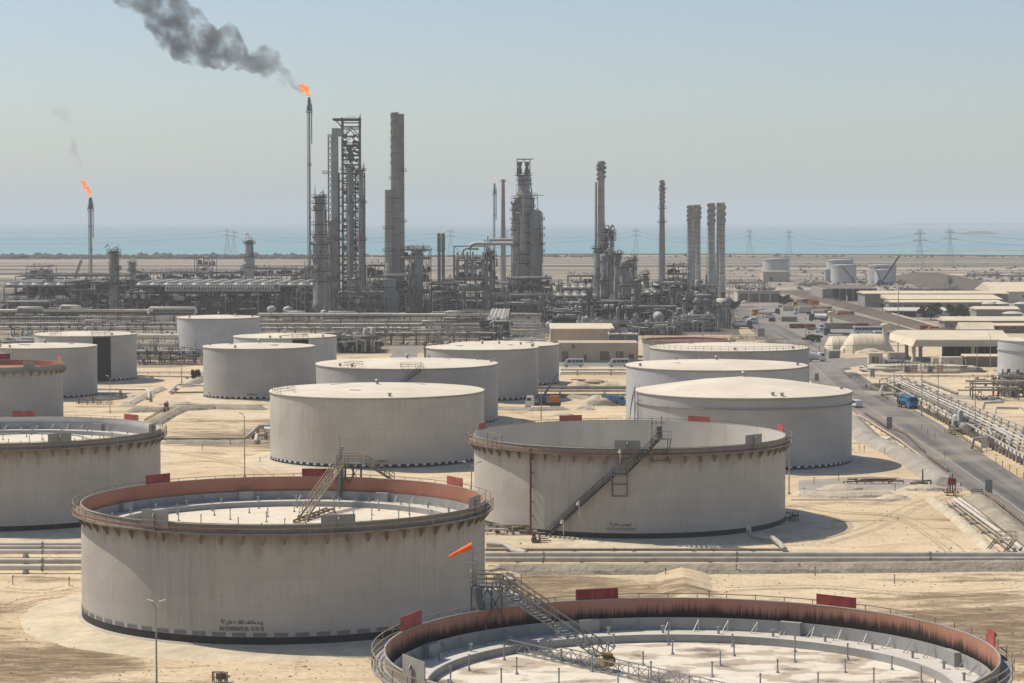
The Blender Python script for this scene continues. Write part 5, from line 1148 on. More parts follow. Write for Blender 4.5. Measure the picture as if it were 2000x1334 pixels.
windsock((X(800, 1146), 1146, Z(489, 1146)), (.9, 0, .3), 'small red windsock on the boiler frame', 1.4, 'redv', 2.2, .2)
# flares with flames and smoke
tipA = flare_stack(605.5, 1500, 190, 563, 5.0, 'very tall thin flare stack with a smoky flame', False)
tipB = flare_stack(178, 1735, 386, 545, 6.0, 'shorter flare stack at the left with a clean orange flame', False)
def blob_mesh(name, balls, mat, vox, disp, scale_, kind='stuff', parent=None, label=None):
    mb_ = MB()
    for c, q in balls: mb_.lathe([(max(.01, q * math.sin(PI * k / 7)), -q * math.cos(PI * k / 7)) for k in range(8)], 12, c)
    ob = mb_.build('tmp', M[mat]); m = ob.modifiers.new('r', 'REMESH'); m.mode = 'VOXEL'; m.voxel_size = vox; m.use_smooth_shade = True
    tx = bpy.data.textures.new('puff', 'CLOUDS'); tx.noise_scale = scale_; tx.noise_depth = 2; m = ob.modifiers.new('d', 'DISPLACE'); m.texture = tx; m.strength = disp; m.texture_coords = 'GLOBAL'; m.mid_level = .45
    dg = bpy.context.evaluated_depsgraph_get(); me = bpy.data.meshes.new_from_object(ob.evaluated_get(dg)); bpy.data.objects.remove(ob); n = bpy.data.objects.new(name, me); COL.objects.link(n)
    if kind: n['kind'] = kind
    return n
r_ = random.Random(77)
def along(pts, D, jit, cnt, spread):
    out = []
    for i in range(len(pts) - 1):
        (x0, y0, r0), (x1, y1, r1) = pts[i], pts[i + 1]
        for k in range(cnt):
            t_ = (k + r_.random()) / cnt; q = r0 + (r1 - r0) * t_; c = Q(x0 + (x1 - x0) * t_ + r_.uniform(-spread, spread) * q, y0 + (y1 - y0) * t_ + r_.uniform(-spread, spread) * q, D); c.y += r_.uniform(-.6, .6) * q * D / FPX
            out.append((c, q * D / FPX * r_.uniform(.45, jit)))
    return out
blob_mesh('smoke_plume', along([(590, 176, 5), (582, 172, 8), (565, 160, 13), (548, 150, 17), (525, 120, 26), (500, 120, 26), (482, 128, 14)], 1500, .75, 9, .55) + along([(482, 128, 12), (462, 112, 24), (430, 78, 46), (400, 90, 44), (360, 62, 48), (330, 30, 50), (300, -5, 52), (262, -40, 52)], 1500, .7, 11, .6), 'smoke', 1.2, 4.6, 4.0)
blob_mesh('thin_smoke', along([(165, 352, 4), (155, 320, 8), (140, 270, 14), (118, 210, 20)], 1735, .8, 7, .5), 'smoke_thin', 2.0, 3.0, 6.0)
blob_mesh('steam_puff', along([(1097, 578, 3), (1089, 566, 6), (1079, 552, 9)], 1205, .8, 8, .5), 'steam', .5, .8, 2.0)
def flame(name, label, balls, vox, disp):
    f = blob_mesh(name, balls, 'flame', vox, disp, 1.6, None); f['label'] = label; f['category'] = 'flame'; return f
flame('flare_flame', 'ragged orange flame blowing left at the tip of the tall flare stack', along([(605, 188, 1.5), (603, 182, 4), (596, 176, 6.5), (590, 170, 4.5), (586, 167, 2)], 1500, .85, 7, .6), .35, 1.5)
flame('flare_flame', 'orange flame leaning left above the shorter flare stack', along([(177, 384, 1.2), (175, 376, 3), (170, 368, 5), (166, 360, 5), (161, 355, 2.2)], 1735, .85, 7, .5), .4, 1.5)
flame('flare_flame', 'tiny pale flame on the thin distant flare left of the cracker', along([(966, 357, 1.2), (965, 353, 1.8), (964, 350, .8)], 1900, .8, 4, .3), .4, .5)

for px, D, y0, w_, m_, lab in ((95, 1160, 548, 9, 'vessel', 'stub column rising from the leftmost air cooled unit'), (330, 1240, 540, 8, 'vessel', 'low column peeping over the long air cooler row, left'), (410, 1250, 542, 7, 'vessel_l', 'low pale column peeping over the long air cooler row, middle'), (575, 1170, 536, 10, 'vessel', 'grey column just left of the thick column base'), (600, 1300, 525, 7, 'vessel', 'slim vessel behind the foot of the tall flare'),
        (692, 1120, 545, 12, 'vessel_l', 'stout vessel in front of the lattice tower foot'), (728, 1120, 552, 9, 'vessel', 'stout vessel left of the furnace box'), (804, 1135, 520, 9, 'vessel', 'dull vessel inside the dark boiler frame'), (875, 1150, 548, 9, 'vessel', 'short vessel below the right twin chimney'), (1090, 1110, 556, 8, 'vessel_l', 'short pale vessel left of the cooler banks'), (1150, 1020, 570, 9, 'vessel', 'short vessel left of the front pale column'),
        (1244, 1010, 548, 10, 'vessel', 'dark vessel at the right shoulder of the broad column'), (1275, 1030, 575, 10, 'vessel_l', 'pale stub vessel above the big cream drum'), (1315, 1040, 560, 12, 'vessel', 'squat vessel in the tangled pipe structure'), (1338, 1010, 585, 11, 'vessel_l', 'pale squat vessel left of the front pipe loops'), (1378, 1030, 572, 9, 'vessel', 'grey vessel between the second and third banded chimneys'), (1205, 1130, 520, 8, 'vessel', 'slim vessel lost behind the broad column')):
    column(px, D, [(y0, w_), (y0 + 8, w_), (620, w_)], lab, m_, (y0 + 2, y0 + 22), 1, seed=int(px), name='process_vessel', cat='vessel', pipes=2)
for px, D, y0, lab in ((168, 1140, 545, 'thin vent pipe left of the slim left column'), (300, 1135, 540, 'thin vent pipe on the long air cooler row'), (540, 1120, 538, 'thin vent pipe right of the long air cooler row'), (735, 1110, 530, 'thin vent pipe left of the short olive chimney'), (905, 1120, 560, 'thin vent pipe below the pale exchanger frame'), (1100, 1000, 585, 'thin vent pipe behind the beige office'), (1322, 985, 575, 'thin vent pipe among the pipe loops'), (1392, 975, 590, 'thin vent pipe touching the squat furnace')):
    x = X(px, D); t = thing('vent_pipe', lab, 'pipe', (x, D, 0)); z = Z(y0, D); b = MB(); b.tube([(x, D, 0), (x, D, z), (x + .4, D, z + .6), (x + 1.2, D, z + .6)], .2, 8); b.build('pipe', M['pipe_d'], t); b = MB(); ring_platform(b, (x, D), .3, z * .7, .9); b.build('platform', M['steel'], t)
# ---------------------------------------------------------------- pipe racks and ground pipelines
def W(px, D, z): return Vector((X(px, D, z), D, z))
def rack(label, px0, px1, D, levels, pipes, wdt=6, mat='steel_m', pitch=6.5, truss=False, seed=1, posts=True, cat='pipe rack', small=1.0):
    """Posts and cross beams with long pipes lying over them. levels: heights; pipes: (height, y offset, radius, material)."""
    r = random.Random(seed); x0, x1 = X(px0, D), X(px1, D); t = thing('pipe_rack', label, cat, ((x0 + x1) / 2, D, 0)); n = max(1, int((x1 - x0) / pitch)); top = max(levels)
    for i in range(n + 1):
        x = x0 + (x1 - x0) * i / n; b = MB()
        for y in (D, D + wdt): b.bar((x, y, 0), (x, y, top + .3), .32)
        for z in levels: b.bar((x, D - .4, z - .15), (x, D + wdt + .4, z - .15), .3)
        b.build('bent', M[mat], t)
    b = MB()
    for z in levels:
        for y in (D, D + wdt): b.bar((x0, y, z - .5), (x1, y, z - .5), .22)
    if truss:
        k = max(2, int((x1 - x0) / 3)); lo, hi = (levels[0], levels[1]) if len(levels) > 1 else (levels[0] - 1.8, levels[0])
        for i in range(k):
            a, c = x0 + (x1 - x0) * i / k, x0 + (x1 - x0) * (i + 1) / k; b.bar((a, D, lo if i % 2 else hi), (c, D, hi if i % 2 else lo), .14); b.bar((a, D, lo), (a, D, hi), .14)
    b.build('stringers', M[mat], t, kind='stuff')
    for z, dy, q, m in pipes:
        b = MB(); a, c = x0 - r.uniform(0, 2), x1 + r.uniform(0, 2); P = [(a, D + dy, z + q)]
        if r.random() < .5 and x1 - x0 > 40:
            u = r.uniform(a + 8, c - 20); L = r.uniform(5, 12); P += [(u, D + dy, z + q), (u + .5, D + dy, z + q + 1.2), (u + L, D + dy, z + q + 1.2), (u + L + .5, D + dy, z + q)]
        P.append((c, D + dy, z + q)); b.tube(P, q, 8); b.build('pipe', M[m], t)
    b = MB()
    for k in range(int((x1 - x0) * 3.2 * small)):
        x = r.uniform(x0, x1); y = D + r.uniform(-.8, wdt); z = r.choice([0] + list(levels)) + r.uniform(.1, 1.4); u = r.random()
        if u < .5: b.bar((x, y, z), (x + r.uniform(.5, 5), y, z), r.uniform(.08, .2))
        elif u < .85: b.bar((x, y, z), (x, y, z + r.uniform(.5, 2.5)), r.uniform(.08, .2))
        else: b.box((x, y, z), (r.uniform(.3, 1.1), .6, r.uniform(.3, 1)))
    b.build('small_piping', M[r.choice(['pipe_d', 'steel_m'])], t, kind='stuff'); return t
def std(r, n, levels, wdt, rad=(.18, .42)):
    return [(r.choice(levels), wdt * (k + .5) / n, r.uniform(*rad), r.choice(['pipe', 'pipe', 'pipe_d', 'pipe_w', 'vessel_l', 'pipe_d'])) for k in range(n)]
r_ = random.Random(5)
rack('left rack carrying a thick pale pipe past the dark units', -10, 290, 1010, [3.2, 6.0], [(6.0, .2, .62, 'pipe_w'), (6.0, 3, .3, 'pipe')] + std(r_, 6, [3.2, 6.0], 6), seed=2)
t = thing('pipe_portal', 'raised pale pipe portal between the left rack and the far cream tank', 'pipe', (X(338, 1005), 1005, 0)); D = 1005
b = MB(); b.tube([Q(288, 612, D), Q(291, 611, D), Q(291.5, 604, D), Q(294, 601.5, D), Q(380, 601.5, D), Q(383, 604, D), Q(383, 612, D)], .62, 10); b.build('pipe', M['pipe_w'], t)
for k in range(3): b = MB(); x = X(300 + 38 * k, D); b.bar((x, D + .8, 0), (x, D + .8, Z(604, D)), .35); b.bar((x, D + 4, 0), (x, D + 4, Z(604, D)), .35); b.bar((x, D + .8, Z(605, D)), (x, D + 4, Z(605, D)), .3); b.build('portal_post', M['steel_m'], t)
b = MB(); b.truss((X(298, D), D + 2, Z(611, D)), (X(380, D), D + 2, Z(611, D)), 2.5, 1.4, 14, .16); b.build('portal_truss', M['steel_l'], t)
t = thing('pipe_loop', 'pale expansion loop standing on the left rack', 'pipe', (X(137, 1008), 1008, 0)); D = 1008
b = MB(); b.tube([W(115, D, 7.0), W(117, D, 7.3), W(119, D, 8.3), W(121, D, 8.8), W(150, D - 3, 8.8), W(157, D - 3, 8.6), W(158.5, D - 3, 7.6), W(150, D - 3, 7.2)], .5, 8); b.build('pipe', M['pipe_w'], t)
rack('lower left rack with two dull pipes, behind the patched tank', -10, 345, 930, [2.4, 4.4], std(r_, 7, [2.4, 4.4], 5), 5, seed=3)
process_unit('low green-grey valve yard between the left racks', 0, 70, 865, 900, 668, 91, 1, 1.2, 'steel_m', drums=1, fill=False)
rack('short rack right behind the patched tank with a dipping pipe', 262, 350, 850, [3.4], [(3.4, .2, .55, 'pipe_w'), (3.4, 3, .3, 'pipe')], 4, seed=4)
rack('braced truss rack crossing between the patched tank and the green valve tank', 258, 470, 775, [1.6, 4.0, 6.6], [(6.6, .0, .62, 'pipe_w'), (4.0, .2, .45, 'pipe_w'), (6.6, 3, .4, 'pipe')] + std(r_, 7, [1.6, 4.0], 6), 6, 'steel_l', 7, True, seed=5)
rack('dark pump rack beneath the truss rack', 266, 400, 735, [2.2, 4.0], std(r_, 6, [2.2, 4.0], 5, (.12, .25)), 5, 'steel', 3.5, seed=6, small=2.5)
rack('long rack right of the far cream tank with bright pipe on top', 508, 790, 985, [3.0, 5.4], [(5.4, .1, .6, 'pipe_w')] + std(r_, 7, [3.0, 5.4], 6), seed=7)
rack('long rack crossing behind the wide tanks to the manifold', 770, 985, 975, [3.0, 5.8], [(5.8, .1, .5, 'pipe_w')] + std(r_, 7, [3.0, 5.8], 6), seed=8)
rack('second parallel rack behind the pale blue-grey tank', 510, 960, 915, [2.6, 4.6], std(r_, 9, [2.6, 4.6], 6), 6, 'steel_l', seed=9, small=1.6)
rack('dark third rack just above the grey tank roofs', 640, 960, 850, [2.4, 4.2], std(r_, 7, [2.4, 4.2], 6, (.15, .3)), 6, 'steel', 4.5, seed=10, small=2.2)
rack('thin rack far behind, under the braced centre frame', 880, 1065, 1080, [1.8], [(1.8, 0, .35, 'pipe_w'), (1.8, 2, .3, 'pipe')], 4, seed=11)
process_unit('dark pump unit behind the pale blue-grey tank right end', 655, 735, 800, 825, 662, 92, 3, 1.5, 'steel', drums=3)
process_unit('dense dark stair-roofed unit before the manifold', 940, 992, 860, 890, 631, 93, 4, 1.6, 'steel', drums=2)
process_unit('small frame of green pipes on the left shoulder of the tank behind', 830, 862, 655, 668, 668, 94, 2, 1.0, 'steel_m', drums=0)
D = 868; t = thing('sloping_roof', 'grey sloping panel roof with light stripes above the dense unit', 'roof', (X(970, D), D, 0)); b = MB()
A, B, C_, E = W(950, D, 8.6), W(992, D, 8.6), W(996, D + 22, 12.0), W(960, D + 22, 12.0); b.add([A, B, C_, E, A - Vector((0, 0, .3)), B - Vector((0, 0, .3)), C_ - Vector((0, 0, .3)), E - Vector((0, 0, .3))], [(0, 1, 2, 3), (7, 6, 5, 4), (0, 4, 5, 1), (1, 5, 6, 2), (2, 6, 7, 3), (3, 7, 4, 0)]); b.build('panel', M['wall_g'], t)
for k in range(4): b = MB(); b.bar(A.lerp(B, .1 + .2 * k) + Vector((0, 0, .1)), E.lerp(C_, .1 + .2 * k) + Vector((0, 0, .1)), .35, .15); b.build('stripe', M['vessel_w'], t)
b = MB()
for p in (A, B, C_, E): b.bar((p.x, p.y, 0), p, .3)
b.build('legs', M['steel_m'], t, kind='stuff')
# manifold of short pipes, one above the other on the ground
t = thing('pipe_manifold', 'wide field of stacked pinkish and pale short pipes right of the dense unit', 'manifold', (X(1030, 900), 900, 0)); r = random.Random(8)
for k in range(26):
    D = 1010 - k * 7.2; z = r.uniform(.6, 2.4); a = X(r.uniform(985, 1004), D); c = X(r.uniform(1046, 1066), D); b = MB(); b.tube([(a, D, z), (c, D, z)] if k % 3 else [(a, D, .4), (a, D, z), (c, D, z), (c, D, .4)], r.uniform(.22, .42), 8); b.build('pipe', M[r.choice(['pipe', 'pipe_w', 'beige', 'pipe_d'])], t)
b = MB()
for k in range(900):
    D = r.uniform(820, 1010); x = X(r.uniform(985, 1064), D)
    if k % 2: b.bar((x, D, 0), (x, D, r.uniform(1, 3.2)), .2)
    else: b.bar((x, D, 1), (x + r.uniform(1, 4), D + r.uniform(-2, 2), r.uniform(.5, 2.6)), .2)
b.build('small_piping', M['pipe'], t, kind='stuff')
D = 1005; t = thing('flat_canopy', 'long low cream canopy roof beside the manifold', 'canopy', (X(920, D), D, 0)); b = MB(); z = 4.2; b.b2(X(866, D), X(992, D), D - 1, D + 12, z, z + .5); b.build('roof', M['beige_l'], t); b = MB()
for k in range(9): x = X(868 + 15 * k, D); b.bar((x, D, 0), (x, D, z), .3); b.bar((x, D + 10, 0), (x, D + 10, z), .3)
b.b2(X(872, D), X(985, D), D + 8, D + 9, 0, 3); b.build('posts', M['steel'], t, kind='stuff')
t = thing('red_cabinet', 'dark red box standing on the end of the cream canopy', 'box', (X(983, 1010), 1010, 4.7)); b = MB(); b.b2(X(979, 1010), X(987, 1010), 1009, 1011, 4.7, 6.6); b.build('box', M['red'], t); b = MB(); b.b2(X(978.6, 1010), X(987.4, 1010), 1008.9, 1011.1, 6.6, 6.75); b.build('lid', M['red'], t)
# ground pipelines
def pipeline(label, pts, q, mat='pipe', sup=7.5, name='pipeline', supmat='conc', flanges=0):
    t = thing(name, label, 'pipeline', tuple(pts[0])); b = MB(); b.tube(pts, q, 10); b.build('pipe', M[mat], t); b = MB(); L = 0
    for a, c in zip(pts, pts[1:]):
        a, c = Vector(a), Vector(c); n = int((c - a).length / sup); d = (c - a).normalized()
        if abs(d.z) > .5: continue
        for k in range(n):
            p = a.lerp(c, (k + .5) / n); s = MB(); s.box((p.x, p.y, (p.z - q) / 2), (.5 + abs(d.y) * q * 3, .5 + abs(d.x) * q * 3, max(.1, p.z - q)), math.atan2(d.y, d.x) if abs(d.x) > abs(d.y) else 0); s.build('support', M[supmat], t)
        for k in range(flanges):
            p = a.lerp(c, (k + .3) / flanges); b.cyl(p - d * .12, p + d * .12, q * 1.35, 12)
    if flanges: b.build('flanges', M['pipe_d'], t, kind='stuff')
    return t
def gp(px, py, z): return G(px, py, z)
for py, z, q, lab, m in ((1083, .75, .33, 'farther of the two long foreground pipes right of the big lettered tank', 'pipe'), (1092.5, .85, .36, 'nearest long foreground pipe running to the right edge above the bund', 'pipe'), (1073.5, .6, .2, 'thin pipe just behind the two long foreground pipes, ending at the elbow', 'pipe_d')):
    x1 = 2080 if q > .3 else 1530
    D = GD(py, z); pipeline(lab, [Vector((X(948, D, z), D, z)), Vector((X(x1, D, z), D, z))], q, m, 8, flanges=3)
A = gp(1460, 1046, .9); b0 = [gp(1462, 1030, 2.2), gp(1463, 1043, 1.0), gp(1475, 1047, .8), gp(1510, 1051, .8), gp(1524, 1062, .7), gp(1533, 1073, .6)]
pipeline('elbowed outlet pipe leaving the foot of the open tank at its right', b0, .38, 'pipe', 30)
pipeline('pipe leading from the front tanks under the stair of the open tank', [gp(950, 1064, .8), gp(985, 1064, .8), gp(1003, 1074, .7), gp(1028, 1080, .7)], .4, 'pipe', 9)
for k, (py, q) in enumerate(((1063, .33), (1069.5, .33), (1077, .3), (1096, .36), (1108, .4))):
    z = .8; D = GD(py, z); pipeline(('farthest', 'second', 'third', 'fourth', 'nearest')[k] + ' of five parallel pipes left of the big lettered tank', [Vector((X(-60, D, z), D, z)), Vector((X(160, D, z), D, z))], q, 'pipe' if k % 2 else 'pipe_w', 8, flanges=2)
pipeline('long pipe crossing the sand left of the central tank', [gp(310, 857, .6), gp(480, 857, .6)], .28, 'pipe_d', 9)
pipeline('short pipe entering the foot of the central tank', [gp(478, 856, .6), gp(492, 845, 2.2), gp(505, 833, 3.2), gp(530, 832, 3.2)], .4, 'pipe', 50)
pipeline('second pipe sloping down beside the foot of the central tank', [gp(500, 862, .6), gp(503, 838, 2.6), gp(512, 836, 2.8), gp(532, 838, 2.8)], .4, 'pipe_w', 50)
pipeline('upper pipe behind the railed tanks at far left', [gp(185, 760, .9), gp(285, 760, .9), gp(291, 765, .9), gp(291, 778, .9)], .34, 'pipe_w', 8)
pipeline('lower pipe right of the red topped tank', [gp(185, 768, .6), gp(288, 769, .6)], .3, 'pipe', 8)
pipeline('bent pipe running to the green valves', [gp(332, 766, .6), gp(345, 752, .9), gp(352, 751, .9), gp(400, 753, .9)], .32, 'pipe', 9)
pipeline('thin pipe beneath the bent one before the green valves', [gp(335, 767, .5), gp(400, 766, .5)], .26, 'pipe_d', 9)
pipeline('thin pale pipe crossing the sand behind the patched tank', [gp(262, 734, .6), gp(400, 736, .6)], .25, 'pipe', 9)
for k, (py, q) in enumerate(((757, .5), (763, .38), (771, .32))): pipeline(('upper', 'middle', 'lower')[k] + ' dark pipe between the two tank rows in the middle', [gp(1050, py, .8), gp(1224, py, .8)], q, ('pipe_d', 'pipe', 'pipe_d')[k], 9)
for k, py in enumerate((722, 728)): pipeline(('upper', 'lower')[k] + ' pipe in front of the parked vans', [gp(1095, py, .6), gp(1226, py, .6)], .28, 'pipe', 9)
# pipe corridor right of the road
t0 = [(1718, 741), (1880, 822), (2030, 905)]; t1 = [(1762, 733), (1900, 792), (2040, 850)]
def lerp2(a, b, k): return (a[0] + (b[0] - a[0]) * k, a[1] + (b[1] - a[1]) * k)
words = ('leftmost', 'second', 'third', 'fourth', 'fifth', 'sixth', 'rightmost')
t = thing('pipe_rack', 'long elevated rack of pale parallel pipes running diagonally right of the road', 'pipe rack', tuple(G(1880, 810)))
for i in range(7):
    k = [0, .22, .38, .52, .66, .82, 1.0][i]; P = [gp(*lerp2(a, c, k), 2.4) for a, c in zip(t0, t1)]; b = MB(); b.tube(P, .16 if i in (0, 6) else .19, 8); b.build('pipe', M[('pipe', 'pipe_d', 'pipe', 'pipe_w', 'pipe', 'pipe_d', 'pipe')[i]], t)
for s in range(21):
    k = s / 20; A, B = [gp(*(lerp2(P[0], P[1], k * 2) if k < .5 else lerp2(P[1], P[2], k * 2 - 1)), 2.1) for P in (t0, t1)]; b = MB(); b.bar(A, B, .3)
    for q in (0, .33, .66, 1): p = A.lerp(B, q); b.bar((p.x, p.y, 0), p, .28)
    b.build('bent', M['steel_l'], t)
b = MB(); A, B = gp(1712, 745, 1.4), gp(2020, 905, 1.4)
for k in range(60): p = A.lerp(B, k / 60); b.box((p.x - .2, p.y, .5), (.6, .6, 1.0 + (k % 3) * .3))
b.build('valves', M['pipe_d'], t, kind='stuff')
for lab, P, q, m in (('thick pipe looping low along the left side of the diagonal rack', [gp(1820, 800, .9), gp(1838, 808, .9), (gp(1930, 852, .9)), gp(1942, 860, .9), gp(1985, 886, .9), gp(2040, 915, .9)], .36, 'pipe_w'),
        ('hooked pipe at the near end of the diagonal rack', [gp(1898, 874, .5), gp(1902, 858, 2.4), gp(1925, 855, 2.4), gp(1938, 850, 1.8), gp(1932, 838, 2.6), gp(1945, 838, 2.6), gp(1968, 850, 2.6), gp(1975, 868, 1.0)], .36, 'pipe'),
        ('pipe bridging the sand left of the diagonal rack', [gp(1718, 768, .5), gp(1724, 754, 1.6), gp(1735, 753, 1.6), gp(1780, 755, 1.6)], .34, 'pipe'),
        ('low double bend pipe near the left foot of the diagonal rack', [gp(1720, 771, .6), gp(1745, 769, .9), gp(1775, 772, .9)], .28, 'pipe_d'),
        ('looped pipe near the right edge behind the diagonal rack', [gp(1920, 800, .6), gp(1924, 786, 2.6), gp(1960, 785, 2.6)], .36, 'pipe'),
        ('second looped pipe behind the diagonal rack at the right edge', [gp(1942, 812, .6), gp(1946, 796, 2.2), gp(1990, 797, 2.2)], .3, 'pipe'),
        ('straight pipe crossing the sand to the pale tank at right', [gp(1870, 762, .8), gp(2040, 762, .8)], .26, 'pipe'),
        ('short stacked grey pipe lengths behind the rack start', [gp(1800, 742, .5), gp(1870, 768, .5)], .3, 'vessel')):
    pipeline(lab, P, q, m, 9)
D_ = GD(785)
rack('square pipe frame right of the diagonal rack', 1900, 1990, 590, [3.0, 4.6], [(4.6, 0, .3, 'pipe'), (3.0, 1, .25, 'pipe_w')], 3, 'pipe_d', 6, seed=20)
process_unit('red and grey pumps clustered beside the diagonal rack', 1868, 1898, 495, 502, 836, 95, 1, 1.4, 'steel_m', drums=1, fill=False)
process_unit('fringe of valves at the foot of the pale tank on the right edge', 1950, 2010, 600, 606, 741, 96, 1, 1.6, 'rust', drums=0, fill=False)
# lower right pipe bundle beside the road
for k in range(4):
    a, c = (1846 + k * 9, 978 - k * 1.5), (1985 + k * 14, 1085 - k * 1.0); pipeline(('leftmost thin', 'second', 'third thick', 'rightmost')[k] + ' pipe of the bundle running down to the lower right corner', [gp(a[0], a[1], .5), gp(c[0], c[1], .5)], (.1, .12, .3, .26)[k], ('pipe_d', 'pipe', 'pipe_w', 'pipe_w')[k], 10)
pipeline('pinkish pipe edging the road bank beside the guard rail', [gp(1677, 810, .4), gp(1755, 858, .4), gp(1850, 930, .4)], .2, 'beige', 8)
pipeline('grey pipe ducking through the bank at the culvert', [gp(1722, 862, .9), gp(1740, 858, 1.2), gp(1752, 872, .6)], .45, 'pipe', 30)
pipeline('long thin pale line on the sand toward the lower right pipes', [gp(1545, 976, .15), gp(1752, 976, .15)], .1, 'pipe_w', 30)
t = thing('crossover_steps', 'yellowish steel steps over the pipes at the lower right corner', 'steps', tuple(gp(1970, 1072, 0)))
b = MB(); p = gp(1965, 1080, 0)
for sx in (-1.3, 1.3): b.bar(p + Vector((sx - 1.4, 0, 0)), p + Vector((sx, 0, 1.8)), .09, .2); b.bar(p + Vector((sx - 1.4, 1.2, 0)), p + Vector((sx, 1.2, 1.8)), .09, .2)
b.b2(p.x - 1.3, p.x + 1.6, p.y, p.y + 1.2, 1.75, 1.85); b.build('flight', M['rail_y'], t); b = MB(); b.rail([p + Vector((k * .7 - 1.3, 0, 1.8)) for k in range(5)], 1.1, .07); b.rail([p + Vector((k * .7 - 1.3, 1.2, 1.8)) for k in range(5)], 1.1, .07); b.build('rail', M['rail_y'], t)
# valve tangles at tank feet
def tangle(label, px, py, wx, wy, hz, n, seed, mats=('pipe_d', 'pipe', 'rail'), name='valve_manifold'):
    c = G(px, py); r = random.Random(seed); t = thing(name, label, 'valves', tuple(c))
    for k in range(n):
        x, y = c.x + r.uniform(-wx, wx), c.y + r.uniform(-wy, wy); q = r.uniform(.07, .2); z = r.uniform(.4, hz); b = MB(); e = Vector((r.uniform(1, wx), r.uniform(-1, 1) * wy * .4, 0)); b.tube([(x, y, .1), (x, y, z), (x + e.x, y + e.y, z), (x + e.x, y + e.y, .1)] if k % 2 else [(x - wx * .4, y, z), (x + e.x, y + e.y, z)], q, 6); b.build('pipe', M[r.choice(mats)], t)
    for k in range(max(2, n // 3)):
        x, y = c.x + r.uniform(-wx, wx), c.y + r.uniform(-wy, wy); b = MB(); b.cyl((x, y, .3), (x, y, hz * .8), .12, 8); b.cyl((x, y, hz * .8), (x, y, hz * .8 + .08), .32, 10); b.box((x, y, .6), (.5, .5, .5)); b.build('valve', M[r.choice(('steel_m', 'rust', 'pipe'))], t)
    b = MB(); b.rail([c + Vector((-wx + k * wx / 3, -wy, 0)) for k in range(7)], 1.1, .07); b.build('rail', M['rail'], t); return t
tangle('rusty tangle of small pipes at the left foot of the open tank', 985, 1045, 3.6, 2.6, 1.7, 20, 3)
tangle('valves under the sloping pipes at the foot of the central tank', 505, 858, 2.6, 1.6, 2.0, 10, 4)
tangle('green valves along the foot of the grey tank', 425, 780, 2.4, .8, 2.0, 6, 5)
tangle('second clump of valves at the foot of the grey tank', 455, 783, 2.0, .8, 1.6, 5, 6)
tangle('dark fenced pipe cage beside the red topped tank', 183, 790, 4.0, 1.6, 2.4, 10, 7)
tangle('small machine on a stand beside the open tank right foot', 1544, 1022, .7, .6, 2.0, 5, 8, ('steel',))
tangle('stair foot pump beside the red riser', 1052, 1062, .9, .7, 1.8, 5, 9)
tangle('small pipe stand at the very bottom of the photo left of centre', 427, 1332, .6, .3, 1.0, 4, 10, ('steel_l',))
tangle('row of rusty fire hydrant pipes left of the road junction', 1705, 945, 4.5, .4, 1.0, 10, 11, ('rust', 'rail'))
tangle('valves on a plinth right of the hydrant row', 1795, 950, 1.2, .6, 1.1, 6, 12, ('steel_m', 'redv'))
tangle('pipework between the diagonal rack and the road bend', 1740, 762, 6, 5, 1.5, 14, 13)
tangle('yellow railing cluster by the mid sand bank', 1165, 752, 6, 3, 1.5, 6, 14)
tangle('pipes in the yard right of the squat furnace', 1460, 664, 7, 5, 2.4, 14, 15)
# ---------------------------------------------------------------- guard rails, fences, masts, signs
def guard(label, pts, step=2.2, h=.95, mat='rail', cat='guard rail', beams=(.9, .55), name='guard_rail', w_=.12):
    P = [G(*p) for p in pts]; o = P[0]; t = thing(name, label, cat, tuple(o))
    for a, c in zip(P, P[1:]):
        n = max(1, int((c - a).length / step))
        for k in range(n + 1):
            p = a.lerp(c, k / n); b = MB(); b.bar(p, p + Vector((0, 0, h)), w_); b.build('post', M[mat], t)
        b = MB()
        for z in beams: b.bar(a + Vector((0, 0, h * z)), c + Vector((0, 0, h * z)), w_ * .8, .16)
        b.build('beam', M[mat], t)
    return t
guard('guard rail on the left road edge opposite the blue truck', [(1687, 809), (1733, 838)])
guard('curving guard rail on the left road edge above the culvert', [(1742, 838), (1768, 850), (1805, 885)])
guard('straight guard rail left of the road below the culvert', [(1808, 892), (1850, 922)])
guard('guard rail on the right road edge above the culvert', [(1845, 845), (1872, 853), (1918, 885)])
guard('guard rail on the right road edge near the road bend', [(1695, 760), (1712, 764), (1732, 780)])
guard('pipe barrier along the sand mound, left piece', [(1648, 730), (1660, 737), (1815, 740)])
guard('long pipe barrier in front of the sand mound reaching the pale tank', [(1815, 739), (1955, 740)])
guard('guard rail descending along the lower right bank', [(1898, 965), (1920, 966), (1960, 995), (2010, 1035)])
guard('guard rail on top of the lower right pipe bundle', [(1862, 968), (1930, 1022), (2000, 1078)])
guard('post and rail fence left of the road near the squat furnace', [(1436, 622), (1470, 640), (1508, 668), (1500, 672), (1440, 678)], 3)
guard('low rail beside the sloping bund at left', [(283, 826), (325, 802)], 2)
guard('rail along the small lane behind the railed tanks', [(268, 732), (395, 732)], 3)
guard('low brown rail before the dark pump rack', [(266, 712), (396, 714)], 4)
guard('rail fence beyond the vans beside the mid bund', [(1095, 735), (1226, 735)], 4)
guard('long fence along the upper railway bank', [(1545, 570), (1660, 597), (1775, 628), (1890, 660)], 9, 2.2, 'pipe_d', 'fence', (.95,), 'fence')
guard('long fence along the lower railway bank', [(1540, 590), (1630, 612), (1752, 645), (1845, 671)], 9, 2.2, 'pipe_d', 'fence', (.95,), 'fence')
guard('far fence across the plain behind the cracker', [(1062, 545), (1240, 545)], 22, 6, 'steel_l', 'fence', (.95,), 'fence', .2)
guard('far fence across the plain behind the far tanks', [(1425, 540), (1620, 542)], 25, 5, 'steel_l', 'fence', (.95,), 'fence', .2)
